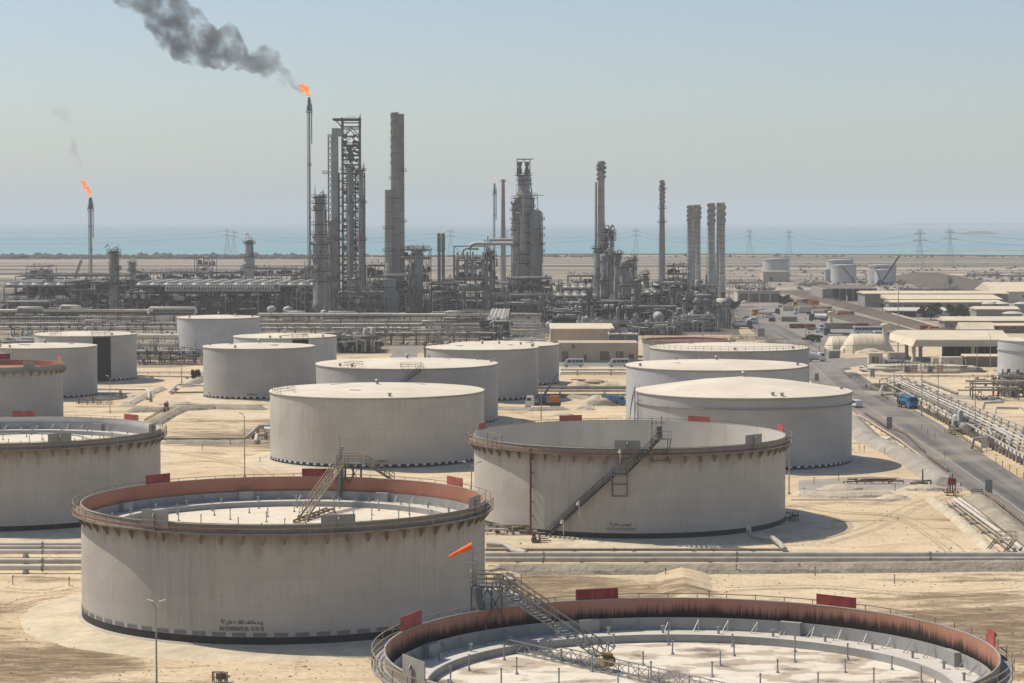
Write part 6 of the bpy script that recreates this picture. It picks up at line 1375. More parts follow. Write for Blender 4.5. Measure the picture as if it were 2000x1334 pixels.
guard('overhead pipe line on posts crossing before the tents', [(1600, 692), (1800, 692)], 10, 3.2, 'steel_l', 'pipe bridge', (.97,), 'pipe_bridge', .3)
for px, py, lab in ((1732, 700, ''),): pass
def mast(px, py, h, label, heads=2, mat='gal', r=.12, arm=1.0, cat='lamp post'):
    p = G(px, py); t = thing('lamp_post', label, cat, tuple(p)); b = MB(); b.cyl(p, p + Vector((0, 0, h)), r, 8, r * .55); b.cyl(p, p + Vector((0, 0, .3)), r * 2, 8); b.build('pole', M[mat], t); top = p + Vector((0, 0, h))
    for k in range(heads):
        s = (-1, 1, 0, -.5)[k]; d = (.1, -.2, -.8, .6)[k]; b = MB(); b.tube([top, top + Vector((s * arm * .25, d * .2, .05)), top + Vector((s * arm * .45, d * .4, .4))], .05, 6); b.build('arm', M[mat], t); b = MB(); c = top + Vector((s * arm * .62, d * .5, .5)); b.bar(c - Vector((s * .32, 0, .08)), c + Vector((s * .32, 0, .1)), .3, .16); b.build('lamp_head', M['lamp'], t)
    return t
mast(306, 1345, 8.2, 'twin headed lamp post standing in front of the big lettered tank', 2, r=.11, arm=1.0)
mast(1541, 965, 8.6, 'slim single lamp post right of the open tank', 1)
mast(478, 932, 11.0, 'thin lamp post left of the central tank', 1)
mast(215, 806, 8.4, 'lamp post in front of the patched tank', 1)
mast(921, 1117, 14.0, 'twin headed lamp post just behind the right rim of the big lettered tank', 2, arm=1.7)
for px, py, h, lab in ((66, 812, 6, 'twin headed lamp before the small red topped tank'), (355, 748, 9.5, 'lamp post between the truss rack and the grey tank'), (528, 745, 7, 'lamp post beside the stair top of the central tank'), (540, 706, 7, 'twin lamp near the far blue-grey tank'), (369, 664, 5.5, 'left twin lamp in front of the far cream tank'), (407, 664, 6.2, 'right twin lamp in front of the far cream tank'),
        (972, 800, 12, 'thin mast right of the wide tank'), (1057, 826, 9, 'thin mast near the crane truck'), (1131, 706, 8, 'lamp post before the beige building left door'), (1170, 702, 9, 'twin lamp post before the beige building'), (1225, 704, 7, 'lamp post at the right end of the beige building'), (1640, 692, 5.5, 'lamp post near the parked cement truck'),
        (1800, 812, 11, 'tall mast left of the diagonal rack'), (1832, 812, 10, 'second tall mast beside the diagonal rack'), (1904, 850, 12.5, 'third tall mast beside the diagonal rack'), (1746, 775, 9, 'mast beside the pipe bridge by the road'), (2000, 905, 10, 'mast at the right edge beside the rack'), (1908, 722, 8.5, 'thin mast in front of the drive-through canopy'), (1934, 718, 10, 'curved lamp at the right end of the drive-through canopy'),
        (1573, 655, 4, 'short post by the yard junction'), (1504, 590, 12, 'mast behind the low garage'), (1515, 563, 14, 'mast left of the beige box building'), (1100, 605, 12, 'mast amid the left of the right unit'), (1372, 655, 7, 'twin lamp in front of the right unit'), (1206, 640, 8, 'lamp before the broad column')):
    mast(px, py, h, lab, 2 if 'twin' in lab else 1, r=.13)
t = mast(1754, 690, 23, 'tall floodlight mast with a cluster of lamps behind the drive-through canopy', 4, r=.22, arm=2.4)
def sign(px, py, w_, h_, zb, label, mat='board', legs=2, frame=False, txt=None):
    p = G(px, py); t = thing('sign_board', label, 'sign', tuple(p)); s = p.y / FPX; wd, hh = w_ * s, h_ * s; b = MB(); b.box((p.x, p.y, zb + hh / 2), (wd, .06, hh)); b.build('panel', M[mat], t); b = MB()
    for k in (-1, 1) if legs == 2 else (0,): b.bar((p.x + k * wd * .45, p.y + .08, 0), (p.x + k * wd * .45, p.y + .08, zb + hh), .1)
    b.build('legs', M['steel_m'], t, kind='stuff'); return t
sign(1931, 968, 14, 26, .5, 'grey notice board standing by the lower road edge')
sign(1922, 884, 12, 22, .9, 'white notice board on legs right of the road', 'wall_w')
sign(1756, 772, 9, 18, .6, 'grey notice board at the road bend')
sign(1704, 738, 9, 16, .3, 'blank grey panel beside the pipe barrier')
sign(1737, 838, 11, 22, .2, 'open framed board beside the road above the culvert', 'wall_g')
sign(1487, 660, 13, 16, .5, 'dark square panel by the road near the squat furnace', 'wall_g')
sign(1595, 746, 8, 14, .4, 'small grey panel behind the pointed tank', 'board')
for px, py, lab in ((1580, 662, 'round blue road sign at the yard junction'),):
    p = G(px, py); t = thing('road_sign', lab, 'sign', tuple(p)); b = MB(); b.cyl(p, p + Vector((0, 0, 2.2)), .05, 6); b.build('post', M['gal'], t); b = MB(); c = p + Vector((0, -.05, 2.4)); b.cyl(c, c + Vector((0, .05, 0)), .42, 16); b.build('disc', M['blue'], t); b = MB(); b.cyl(c - Vector((0, .02, 0)), c, .3, 16); b.box(c - Vector((0, .02, 0)), (.1, .01, .3)); b.build('mark', M['white'], t)
# red hose stations
def station(px, py, label, s=1.0):
    p = G(px, py); t = thing('hose_station', label, 'hose station', tuple(p)); b = MB(); b.box(p + Vector((0, 0, 1.9 * s)), (1.1 * s, .25, .9 * s)); b.build('panel', M['red'], t); b = MB()
    for a in (-.5, .5):
        for d in (0, .9): b.bar(p + Vector((a * s, d, 0)), p + Vector((a * s, d, (1.9 if d == 0 else 1.0) * s)), .1)
    b.rail([p + Vector((k * .5 * s - 1.0, -.6, .5)) for k in range(5)], .7, .06); b.box(p + Vector((0, .3, .5)), (2.0 * s, 1.4, .12)); b.build('stand', M['rust'], t)
    b = MB(); b.cyl(p + Vector((-.2, .5, .5)), p + Vector((-.2, .5, 2.6 * s)), .13, 8); b.cyl(p + Vector((.2, .5, .5)), p + Vector((.2, .5, 2.9 * s)), .1, 8); b.build('standpipe', M['steel_m'], t)
station(325, 806, 'small red hose station on the bund left of the grey tank'); station(1859, 968, 'tall red hose station beside the road in the lower right', 1.25)
WH = ['left of the front edge of the central tank pad', 'just left of the central tank foot', 'above the big lettered tank, near the thin lamp post', 'beside the concrete slab near the windsock', 'left of the sand ridge before the bund', 'just right of the foot of the sand ridge', 'at the bund foot right of the sand ridge', 'upper of the close pair above the right red board', 'alone toward the right edge below the bund', 'on the sand below the culvert, left one',
 'halfway along the bank below the culvert', 'left of a pair beside the pointed tank', 'right of a pair beside the pointed tank', 'at the left end of the bund path', 'left of the rusty hydrant row', 'right of the rusty hydrant row', 'between the pointed tank and the slim lamp post', 'left foot of the hydrant row', 'lower left of the elbowed outlet pipe', 'above the red board of the lettered tank, far left', 'far left below the five pipes', 'below the five pipes, nearer the lettered tank',
 'on the sand left of the central tank', 'near the sand heaps in the middle', 'before the open tank rim, in the middle', 'left of the hose station on the road edge', 'first right of the road, left of the valve pumps', 'second right of the road beside the pumps', 'third right of the road beside the pumps', 'first of five down the right road edge', 'second of five down the right road edge', 'third of five down the right road edge', 'fourth of five down the right road edge', 'last of five down the right road edge']
for i in range(34):
    px, py = [(478, 1000), (508, 905), (550, 880), (1018, 1140), (1300, 1127), (1385, 1172), (1438, 1120), (1592, 1125), (1747, 1140), (1728, 888), (1780, 890), (1678, 880), (1688, 882), (1590, 945), (1638, 940), (1748, 960), (1555, 858), (1648, 955), (1560, 1118), (395, 880), (25, 1142), (135, 1145), (450, 870), (1160, 800), (1135, 823), (1845, 895), (1800, 840), (1812, 848), (1826, 858), (1945, 905), (1958, 912), (1972, 920), (1986, 928), (1999, 936)][i]
    p = G(px, py); h = 1.1 if px != 1802 else 3; t = thing('marker_post', '', 'post', tuple(p)); b = MB(); b.cyl(p, p + Vector((0, 0, h)), .07, 6); b.build('post', M['rail'], t); b = MB(); b.box(p + Vector((0, 0, h)), (.16, .16, .16)); b.build('cap', M['rust'], t); t['label'] = 'short rusty marker post, ' + WH[i]; t['group'] = 'marker posts in the sand'
t = thing('vent_post', 'tall dark vent pipe beside the lower hydrant row', 'post', tuple(G(1802, 953))); p = G(1802, 953); b = MB(); b.cyl(p, p + Vector((0, 0, 3.2)), .12, 8); b.build('pipe', M['steel'], t); b = MB(); b.cyl(p, p + Vector((0, 0, .25)), .3, 8); b.build('foot', M['conc'], t)
t = thing('concrete_block', 'loose slab and box left on the sand beside the windsock', 'concrete', tuple(G(985, 1140))); p = G(985, 1140); b = MB(); b.box(p + Vector((0, 0, .35)), (2.6, 1.8, .7), .25); b.build('slab', M['conc'], t); b = MB(); b.box(p + Vector((-.8, .2, 1.0)), (.7, .6, .7), .1); b.build('box', M['mound'], t)
# ---------------------------------------------------------------- buildings
def hall(label, px0, px1, D, dep, zw, roof='gable', ov=.6, wall='wall_g', rmat='beige_l', rh=1.8, doors=(), wins=0, name='warehouse', cat='building', ridge_x=True, winmat='glass'):
    x0, x1 = X(px0, D), X(px1, D); t = thing(name, label, cat, ((x0 + x1) / 2, D + dep / 2, 0)); b = MB(); b.b2(x0, x1, D, D + dep, 0, zw); b.build('wall', M[wall], t); b = MB(); a, c, y0, y1 = x0 - ov, x1 + ov, D - ov, D + dep + ov
    if roof == 'flat': b.b2(a, c, y0, y1, zw + .002, zw + .35)
    elif roof == 'shed': b.add([(a, y0, zw), (c, y0, zw), (c, y1, zw + rh), (a, y1, zw + rh), (a, y0, zw - .25), (c, y0, zw - .25), (c, y1, zw - .25), (a, y1, zw - .25)], [(0, 1, 2, 3), (4, 7, 6, 5), (0, 4, 5, 1), (1, 5, 6, 2), (2, 6, 7, 3), (3, 7, 4, 0)])
    elif ridge_x: ym = (y0 + y1) / 2; b.add([(a, y0, zw - .1), (c, y0, zw - .1), (c, y1, zw - .1), (a, y1, zw - .1), (a, ym, zw + rh), (c, ym, zw + rh), (a, y0, zw - .35), (c, y0, zw - .35), (c, y1, zw - .35), (a, y1, zw - .35)], [(0, 1, 5, 4), (2, 3, 4, 5), (0, 4, 3), (1, 2, 5), (0, 6, 7, 1), (2, 8, 9, 3), (1, 7, 8, 2), (3, 9, 6, 0), (6, 9, 8, 7)])
    else: xm = (a + c) / 2; b.add([(a, y0, zw - .1), (c, y0, zw - .1), (c, y1, zw - .1), (a, y1, zw - .1), (xm, y0, zw + rh), (xm, y1, zw + rh)], [(0, 4, 5, 3), (1, 2, 5, 4), (0, 1, 4), (2, 3, 5), (0, 3, 2, 1)])
    rf = b.build('roof', M[rmat], t); b = MB()
    n = max(2, int((x1 - x0) / 4))
    if roof != 'flat' and ridge_x:
        for k in range(n): x = a + (c - a) * (k + .5) / n; zt = zw + (rh if roof == 'gable' else rh); yt = (y0 + y1) / 2 if roof == 'gable' else y1; b.bar((x, y0, zw - .08), (x, yt, zt + .02), .12, .1)
        b.build('roof_seams', M[rmat], rf, kind='stuff')
    for pa, pc, za, zb, m in doors:
        b = MB(); b.b2(X(pa, D), X(pc, D), D - .06, D + .1, za, zb); d = b.build('door', M[m], t); b = MB(); b.b2(X(pa, D) - .12, X(pc, D) + .12, D - .1, D + .05, zb, zb + .18); b.build('lintel', M[wall], d)
    for k in range(wins):
        x = x0 + (x1 - x0) * (k + .5) / wins; b = MB(); b.b2(x - .8, x + .8, D - .07, D + .05, zw * .5, zw * .5 + 1.1); wi = b.build('window', M[winmat], t); b = MB(); b.b2(x - .95, x + .95, D - .12, D + .05, zw * .5 - .12, zw * .5); b.build('sill', M['wall_w'], wi)
    b = MB(); k = max(2, int((x1 - x0) / 6))
    for i in range(k + 1): x = x0 + (x1 - x0) * i / k; b.b2(x - .12, x + .12, D - .14, D, 0, zw - .4)
    b.build('pilasters', M[wall], t, kind='stuff')
    return t, x0, x1
def clutter_roof(label, px0, px1, D, dep, z, seed, n=60, name='rooftop_equipment'):
    r = random.Random(seed); t = thing(name, label, 'equipment', (X((px0 + px1) / 2, D), D, z)); b = MB(); c = MB()
    for k in range(n):
        x = X(r.uniform(px0, px1), D); y = D + r.uniform(1, dep - 1)
        if k % 2: b.box((x, y, z + .6), (r.uniform(.5, 1.6), 1, r.uniform(.5, 1.6)))
        else: c.cyl((x, y, z + .1), (x, y, z + r.uniform(.7, 2)), r.uniform(.15, .5), 8)
    b.build('boxes', M['steel_m'], t, kind='stuff'); c.build('vents', M['gal'], t, kind='stuff')
D = 1300; t, x0, x1 = hall('low garage with four brown bays and rooftop machinery', 1441, 1524, D, 22, 6.3, 'flat', .4, 'wall_w', 'conc', doors=[(1444 + 20.5 * k, 1461 + 20.5 * k, .2, 4.9, 'brown') for k in range(4)])
clutter_roof('row of machines on the roof of the brown bayed garage', 1445, 1520, D, 20, 6.65, 3)
hall('small beige box building left of the far tanks', 1491, 1542, 1740, 24, 7.4, 'flat', .4, 'beige', 'beige', doors=[(1503, 1510, .2, 3.4, 'brown')])
t, x0, x1 = hall('dark open sided shed before the far tanks', 1618, 1712, 1325, 50, 7.0, 'shed', .4, 'dark', 'brown', rh=.8)
b = MB()
for k in range(8): x = X(1620 + k * 13, 1338); b.bar((x, 1323, 0), (x, 1323, 6.9), .4)
b.b2(X(1600, 1338), X(1618, 1338), 1323, 1375, 0, 6.8); b.build('frame_posts', M['wall_g'], t, kind='stuff')
hall('longest grey warehouse with a cream roof at the right', 1690, 1968, 1225, 26, 7.4, 'gable', .8, 'wall_g', 'beige_l', 1.0)
hall('long two step cream roofed hall in front of the longest warehouse', 1738, 1956, 1188, 24, 5.6, 'shed', .8, 'wall_g', 'beige_l', rh=1.6)
hall('second lower cream strip roof under the long hall', 1736, 1958, 1172, 12, 4.6, 'shed', .5, 'wall_g', 'beige_l', rh=.7, doors=[(1745 + 21 * k, 1759 + 21 * k, .4, 3.4, 'brown') for k in range(10)])
t, x0, x1 = hall('big beige pitched roof building at the upper right', 1940, 2060, 1290, 45, 6.5, 'gable', 1.2, 'wall_w', 'beige_l', 4.6, wins=3, ridge_x=True)
t, x0, x1 = hall('low white building behind the two round trees', 1738, 1895, 1098, 14, 3.2, 'shed', .8, 'wall_w', 'wall_w', rh=1.0, doors=[(1742, 1790, .2, 2.6, 'dark')])
hall('grey mid-size hut with cream roof right of the round trees', 1908, 1990, 1108, 16, 3.6, 'gable', .6, 'wall_g', 'beige_l', 1.0)
hall('long low hall with ribbed cream roof and white gable', 1846, 2060, 962, 14, 4.4, 'gable', .8, 'wall_g', 'beige_l', 1.4, doors=[(1856, 1862, .2, 2.6, 'brown'), (1935, 1944, .2, 3, 'dark')])
hall('reddish store with a thin cream roof at the right edge', 1900, 2060, 942, 10, 3.2, 'shed', .6, 'brown', 'beige_l', rh=.5, wins=5)
hall('small hut with a bright beige roof before the long hall', 1880, 1938, 925, 9, 2.4, 'gable', .9, 'wall_g', 'beige_l', 2.6, doors=[(1890, 1895, .1, 2.3, 'brown'), (1917, 1928, 1, 2.3, 'glass')])
for px, D, q, z, lab in ((1930, 1150, 3.4, 4.6, 'left pale dome behind the right huts'), (1958, 1150, 3.6, 4.6, 'middle pale dome behind the right huts'), (1978, 985, 4.6, 6.4, 'near domed roof ventilator over the long low hall'), (1995, 1150, 3.8, 4.6, 'pale dome cut by the right edge')):
    x = X(px, D); t = thing('dome_roof', lab, 'dome', (x, D, 0)); b = MB(); b.lathe([(q, z), (q * .8, z + .45), (q * .4, z + .8), (.05, z + .9)], 16, (x, D, 0)); b.build('dome', M['wall_w'], t); b = MB(); b.lathe([(q * .9, 0), (q * .9, z), (q * 1.05, z - .01)], 16, (x, D, 0), sm=False); b.build('wall', M['wall_g'], t)
# enclosing yard walls
def wall(label, pts, h, mat, th=.3, name='yard_wall'):
    P = [G(*p) for p in pts]; t = thing(name, label, 'wall', tuple(P[0]))
    for a, c in zip(P, P[1:]):
        n = max(1, int((c - a).length / 5)); 
        for k in range(n): A, B = a.lerp(c, k / n), a.lerp(c, (k + .97) / n); b = MB(); b.bar(A + Vector((0, 0, h / 2)), B + Vector((0, 0, h / 2)), th, h); b.build('wall_panel', M[mat], t)
wall('pale panelled wall stepping down behind the railway bank', [(1735, 618), (1800, 636), (1838, 648)], 2.2, 'beige_l'); wall('pale wall beyond the upper railway bank', [(1618, 578), (1655, 588)], 3, 'wall_w')
wall('brownish wall behind the drive-through canopy', [(1860, 655), (1960, 655)], 2.4, 'wall_g')
# drive-through canopy
D = 755; t = thing('canopy', 'great beige drive-through canopy on flared columns', 'canopy', (X(1850, D), D, 0)); z = Z(664, D)
xa, xb, xc = X(1752, D + 20), X(1790, D - 6), X(1975, D - 6)
b = MB(); zt, zb_ = 8.2, 5.3; y0, y1 = D - 6, D + 26
b.add([(xb - 5.4, y0 + 20, zt + .4), (xb, y0, zt - .9), (xc, y0, zt - .9), (xc + 4, y1, zt + .6), (xa + 1, y1, zt + .8), (xb - 6.2, y0 + 16, zb_ + 1.2), (xb - 1.4, y0 - .3, zb_ - .2), (xc, y0 - .3, zb_ - .2), (xc + 4, y1, zb_), (xa + 1, y1, zb_ + .6)], [(0, 1, 2, 3, 4), (1, 6, 7, 2), (0, 5, 6, 1), (4, 9, 5, 0), (2, 7, 8, 3), (3, 8, 9, 4), (9, 8, 7, 6, 5)]); b.build('roof', M['beige_l'], t)
b = MB()
n = 46
for k in range(n + 1): x = xb - 1.2 + (xc - xb + 1.2) * k / n; b.bar((x + .9 * (1 - k / n), y0 - .06, zt - .95), (x, y0 - .36, zb_ - .15), .1, .1)
b.build('fascia_ribs', M['beige_l'], t, kind='stuff')
for px, yy, m in ((1785, 752, 'beige_l'), (1798, 751, 'vessel'), (1771, 770, 'vessel'), (1900, 752, 'beige_l')):
    x = X(px, yy); b = MB(); b.lathe([(1.0, 0), (1.0, .5), (.62, 1.5), (.62, 4.4), (1.1, 5.4)], 12, (x, yy, 0)); cl = b.build('column', M[m], t)
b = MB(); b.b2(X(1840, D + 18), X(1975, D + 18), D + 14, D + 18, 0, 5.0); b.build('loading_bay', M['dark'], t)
for k in range(7): x = X(1846 + k * 19, D + 14); b = MB(); b.b2(x, x + .3, D + 13.6, D + 14, 0, 5); b.build('bay_post', M['steel_m'], t)
hall('small grey cabin under the canopy', 1839, 1880, 728, 4, 2.5, 'flat', .15, 'wall_w', 'wall_w', doors=[(1856, 1863, .1, 1.7, 'wall_g')], name='site_cabin', cat='cabin')
hall('cream cube hut left of the brown box', 1698, 1724, 742, 4, 3.0, 'flat', .15, 'beige_l', 'beige_l', doors=[(1703, 1716, .2, 2.2, 'brown')], name='gate_hut', cat='hut')
hall('plain brown box beside the canopy', 1736, 1767, 745, 5, 3.0, 'flat', .05, 'beige', 'beige', name='brown_hut', cat='hut')
hall('open sided pale roof at the right under the canopy', 1888, 1960, 725, 6, 3.4, 'shed', .5, 'brown', 'beige_l', rh=.3, name='parking_shade', cat='shade')
hall('small cream kiosk right of the grey cabin', 1822, 1834, 735, 3, 1.8, 'flat', .1, 'beige_l', 'beige_l', name='kiosk', cat='kiosk')
hall('second cream kiosk near the right mast', 1893, 1903, 728, 3, 2.0, 'flat', .1, 'beige_l', 'beige_l', name='kiosk', cat='kiosk')
hall('small grey cabin on legs beside the overhead pipe', 1620, 1640, 770, 3, 2.3, 'flat', .1, 'wall_g', 'wall_w', name='site_cabin', cat='cabin')
# ribbed tents
for px0, px1, D, h, lab in ((1646, 1752, 800, 6.4, 'large beige ribbed tent beside the canopy'), (1616, 1668, 822, 4.4, 'smaller beige tent half behind the large one')):
    x0, x1 = X(px0, D), X(px1, D); t = thing('ribbed_tent', lab, 'tent', ((x0 + x1) / 2, D, 0)); b = MB(); n, m = 18, 8; dep = 14
    for j in range(m + 1):
        a = PI * j / m
        for i in range(n + 1):
            k = i / n; e = min(1, math.sin(PI * min(max(k, .001), .999)) * 1.7); b.v.append((x0 + (x1 - x0) * k, D + dep * .5 - dep * .5 * math.cos(a) * (.35 + .65 * e), h * math.sin(a) ** .7 * (.1 + .9 * e)))
    b.f = [(j * (n + 1) + i, j * (n + 1) + i + 1, (j + 1) * (n + 1) + i + 1, (j + 1) * (n + 1) + i) for j in range(m) for i in range(n)]; b.mi = [0] * len(b.f); b.sm = [True] * len(b.f); b.build('canvas', M['beige_l'], t); vs = list(b.v)
    for i in range(2, n - 1, 2): c = MB(); c.tube([Vector(vs[j * (n + 1) + i]) + Vector((0, -.05, .05)) for j in range(m + 1)], .09, 5); c.build('rib', M['wall_w'], t)
for px, py, s, lab in ((1728, 664, 1.0, 'cream mushroom vent beside the tent'), (1622, 630, .8, 'cream vent chimney in the yard')):
    p = G(px, py); t = thing('vent_chimney', lab, 'vent', tuple(p)); b = MB(); b.lathe([(1.7 * s, 0), (1.1 * s, 1.2), (.9 * s, 5 * s), (1.0 * s, 5.2 * s)], 14, p); b.build('shaft', M['beige_l'], t); b = MB(); b.lathe([(.9 * s, 5.2 * s), (1.7 * s, 5.5 * s), (1.6 * s, 6.1 * s), (.9 * s, 6.5 * s), (.05, 6.55 * s)], 14, p); b.build('cap', M['beige_l'], t)
for px, w_, lab in ((1779, 38, 'left fenced transformer pen on the sand mound'), (1827, 43, 'right fenced transformer pen on the sand mound')):
    D = 680; t = thing('equipment_pen', lab, 'pen', (X(px, D), D, 1.0)); x0, x1 = X(px - w_ / 2, D), X(px + w_ / 2, D); z = 1.6; b = MB(); b.rail([(x0 + (x1 - x0) * k / 5, D, z) for k in range(6)], 2.2, .12, rails=(1, .66, .33)); b.rail([(x0 + (x1 - x0) * k / 5, D + 5, z) for k in range(6)], 2.2, .12, rails=(1, .66, .33)); b.build('fence', M['pipe_d'], t); b = MB(); b.b2(x0 + 1.5, x0 + 3, D + 2, D + 3.5, z - .6, z + 1.3); b.build('transformer', M['steel_m'], t); b = MB(); b.b2(x1 - 2.5, x1 - .5, D + 2, D + 3.5, z - .6, z + 1.6); b.build('cabinet', M['beige'], t)
# beige building in the middle
D = 748; t, x0, x1 = hall('long beige flat roofed office with brown doors behind the vans', 1092, 1246, D, 16, 6.0, 'flat', .1, 'beige', 'beige', doors=[(1098, 1110, .2, 3.6, 'brown'), (1140, 1146, .2, 2.6, 'brown'), (1172, 1190, .8, 3.6, 'brown'), (1203, 1218, .2, 3.6, 'brown'), (1228, 1238, 1.2, 2.6, 'glass')], name='office_building')
b = MB(); p = [(X(1116, D), D - .1, 4.6), (X(1124, D), D - .1, 4.6), (X(1120, D), D - .1, 6.6 - .2)]; b.add(p + [(a[0], a[1] + .05, a[2]) for a in p], [(0, 1, 2), (5, 4, 3), (0, 3, 4, 1), (1, 4, 5, 2), (2, 5, 3, 0)]); b.build('emblem', M['brown'], t)
t, x0, x1 = hall('upper beige block with sloping lid roof behind the office', 1076, 1199, 790, 24, 9.0, 'shed', .2, 'beige', 'beige_l', rh=.8, name='office_building'); hall('grey flat block on the right of the beige office roof', 1190, 1246, 775, 12, 7.6, 'flat', .1, 'steel_m', 'conc', name='plant_room', cat='building'); clutter_roof('small units on top of the grey flat block', 1192, 1244, 776, 10, 7.9, 8, 16)
# far tanks and crane
def far_tank(px, w_, ytop, ybot, label, rise=.6, stairs=False, mat='shell_d', rail=True):
    D = GD(ybot) ; R = w_ / 2 * D / FPX; x = X(px, D); h = Z(ytop, D + R * .0); t = thing('far_tank', label, 'storage tank', (x, D + R, 0)); b = MB(); b.lathe([(R, 0), (R, h)], 40, (x, D + R, 0), uv=True); b.build('shell', M[mat], t); b = MB(); b.lathe([(R + .1, h - .15), (R + .1, h), (R * .5, h + rise * .7), (.05, h + rise)], 40, (x, D + R, 0)); b.build('roof', M['vessel_l'], t)
    b = MB(); b.lathe([(R + .02, h - 1.3), (R + .3, h - 1.3), (R + .3, h - 1.0), (R + .02, h - 1.0)], 40, (x, D + R, 0), sm=False); b.build('ring', M['gal'], t)
    if rail: b = MB(); b.rail([(x + R * math.sin(2 * PI * k / 24), D + R - R * math.cos(2 * PI * k / 24), h) for k in range(24)], 1.2, .12, True, rails=(1,)); b.build('rail', M['steel_m'], t)
    if stairs:
        b = MB(); T_ = dict(x=x, y=D + R, R=R, h=h)
        for k in range(20): b.bar(arcpt(T_, stairs[0] + (stairs[1] - stairs[0]) * k / 20, h * (1 - k / 20), .5), arcpt(T_, stairs[0] + (stairs[1] - stairs[0]) * (k + 1) / 20, h * (1 - (k + 1) / 20), .5), .5, .7)
        b.build('stair', M['steel_m'], t)
far_tank(1518.5, 53, 506, 538, 'lone far pale tank behind the beige box building'); far_tank(1644, 52, 508, 546, 'rearmost far tank of the middle trio'); far_tank(1651, 50, 518, 553, 'front far tank with a dark diagonal stair', stairs=(-.35, .9)); far_tank(1618, 15, 526, 548, 'small narrow far tank left of the stair tank', rail=False)
far_tank(1727, 55, 518, 553, 'broad far tank behind the mobile crane', stairs=(-.5, .3)); far_tank(1728, 34, 527, 556, 'low far tank directly at the mobile crane foot', stairs=(-1.0, -.2)); far_tank(1701, 12, 527, 551, 'slim far tank left of the crane', rail=False)
# ---------------------------------------------------------------- vehicles
def wheel(t, x, y, r, w_=.28):
    b = MB(); b.cyl((x, y - w_ / 2, r), (x, y + w_ / 2, r), r, 14); wh = b.build('wheel', M['tyre'], t, local=True); b = MB(); b.cyl((x, y - w_ / 2 - .02, r), (x, y + w_ / 2 + .02, r), r * .55, 10); b.build('rim', M['gal'], wh, origin=(0, 0, 0)); return wh
def loft(b, secs, mi=0, sm=False):
    n = len(secs[0]); o = [v for s in secs for v in s]; b.add(o, [(i * n + j, (i + 1) * n + j, (i + 1) * n + (j + 1) % n, i * n + (j + 1) % n) for i in range(len(secs) - 1) for j in range(n)] + [tuple(range(n - 1, -1, -1)), tuple(range(len(o) - n, len(o)))], mi, sm)
def side_body(b, prof, w_, tum=.0, mi=0):
    """Body from a side outline (x, z) given width; the top pulls in a little."""
    zs = [p[1] for p in prof]; z0, z1 = min(zs), max(zs); L = [(x, -w_ / 2 + tum * max(0, (z - .9) / (z1 - .9 + 1e-6)), z) for x, z in prof]; R_ = [(x, -y, z) for x, y, z in L]; n = len(prof)
    b.add(L + R_, [tuple(range(n)), tuple(range(2 * n - 1, n - 1, -1))] + [((j + 1) % n, j, n + j, n + (j + 1) % n) for j in range(n)], mi)
def car(kind, mat):
    t = thing('parked_' + kind, '', {'pickup': 'pickup', 'van': 'van', 'suv': 'car', 'sedan': 'car'}[kind])
    P = dict(pickup=[(-2.6, .45), (-2.6, 1.05), (-.55, 1.08), (-.5, 1.75), (.65, 1.78), (1.25, 1.15), (2.45, 1.0), (2.6, .75), (2.6, .45)], van=[(-3.3, .4), (-3.35, 2.5), (-3.1, 2.68), (1.7, 2.68), (2.3, 2.3), (2.75, 1.45), (3.3, 1.2), (3.4, .45)],
        suv=[(-2.4, .4), (-2.45, 1.1), (-2.2, 1.8), (.6, 1.82), (1.2, 1.2), (2.3, 1.02), (2.45, .45)], sedan=[(-2.3, .35), (-2.35, .95), (-1.6, 1.05), (-1.0, 1.45), (.4, 1.48), (1.1, 1.0), (2.2, .88), (2.3, .4)])[kind]
    w_ = 2.05 if kind == 'van' else 1.8; b = MB(); side_body(b, P, w_, .16); b.build('body', M[mat], t, local=True); top = max(p[1] for p in P)
    g = dict(pickup=[(-.4, .58, 1.18, 1.68)], van=[(-3.0, -1.9, 1.5, 2.35), (-1.8, -.7, 1.5, 2.35), (-.6, .5, 1.5, 2.35), (.7, 1.9, 1.45, 2.3)], suv=[(-2.1, -1.1, 1.15, 1.7), (-1.0, -.1, 1.15, 1.7), (0, .7, 1.15, 1.7)], sedan=[(-.95, -.2, 1.0, 1.4), (-.1, .55, 1.0, 1.4)])[kind]
    for a, c, z0, z1 in g:
        for s in (-1, 1):
            b = MB(); k0 = w_ / 2 - .16 * max(0, (z0 - .9) / (top - .9)); k1 = w_ / 2 - .16 * max(0, (z1 - .9) / (top - .9)); b.add([(a, s * (k0 + .015), z0), (c, s * (k0 + .015), z0), (c, s * (k1 + .015), z1), (a, s * (k1 + .015), z1)], [(0, 1, 2, 3) if s < 0 else (3, 2, 1, 0)]); b.build('side_window', M['glass'], t, local=True)
    fr = dict(pickup=((.68, 1.72), (1.2, 1.2)), van=((2.02, 2.5), (2.72, 1.52)), suv=((.64, 1.77), (1.15, 1.25)), sedan=((.44, 1.44), (1.05, 1.03)))[kind]; b = MB(); (xa, za), (xb_, zb) = fr; h = w_ / 2 - .2; b.add([(xa + .03, -h, za), (xb_ + .03, -h, zb), (xb_ + .03, h, zb), (xa + .03, h, za)], [(0, 1, 2, 3)]); b.build('windscreen', M['glass'], t, local=True)
    if kind == 'pickup': b = MB(); b.b2(-2.5, -.65, -.75, .75, 1.06, 1.09); b.build('load_bed', M['dark'], t, local=True)
    for x in (-1.75 if kind != 'van' else -2.2, 1.65 if kind != 'van' else 2.2):
        for y in (-w_ / 2 + .1, w_ / 2 - .1): wheel(t, x, y, .36 if kind != 'van' else .38)
    for y in (-.6, .6): b = MB(); xf = P[-2][0] + .0; b.box((xf + .01, y, .82), (.05, .35, .16)); b.build('headlight', M['lamp'], t, local=True)
    register(t); return t
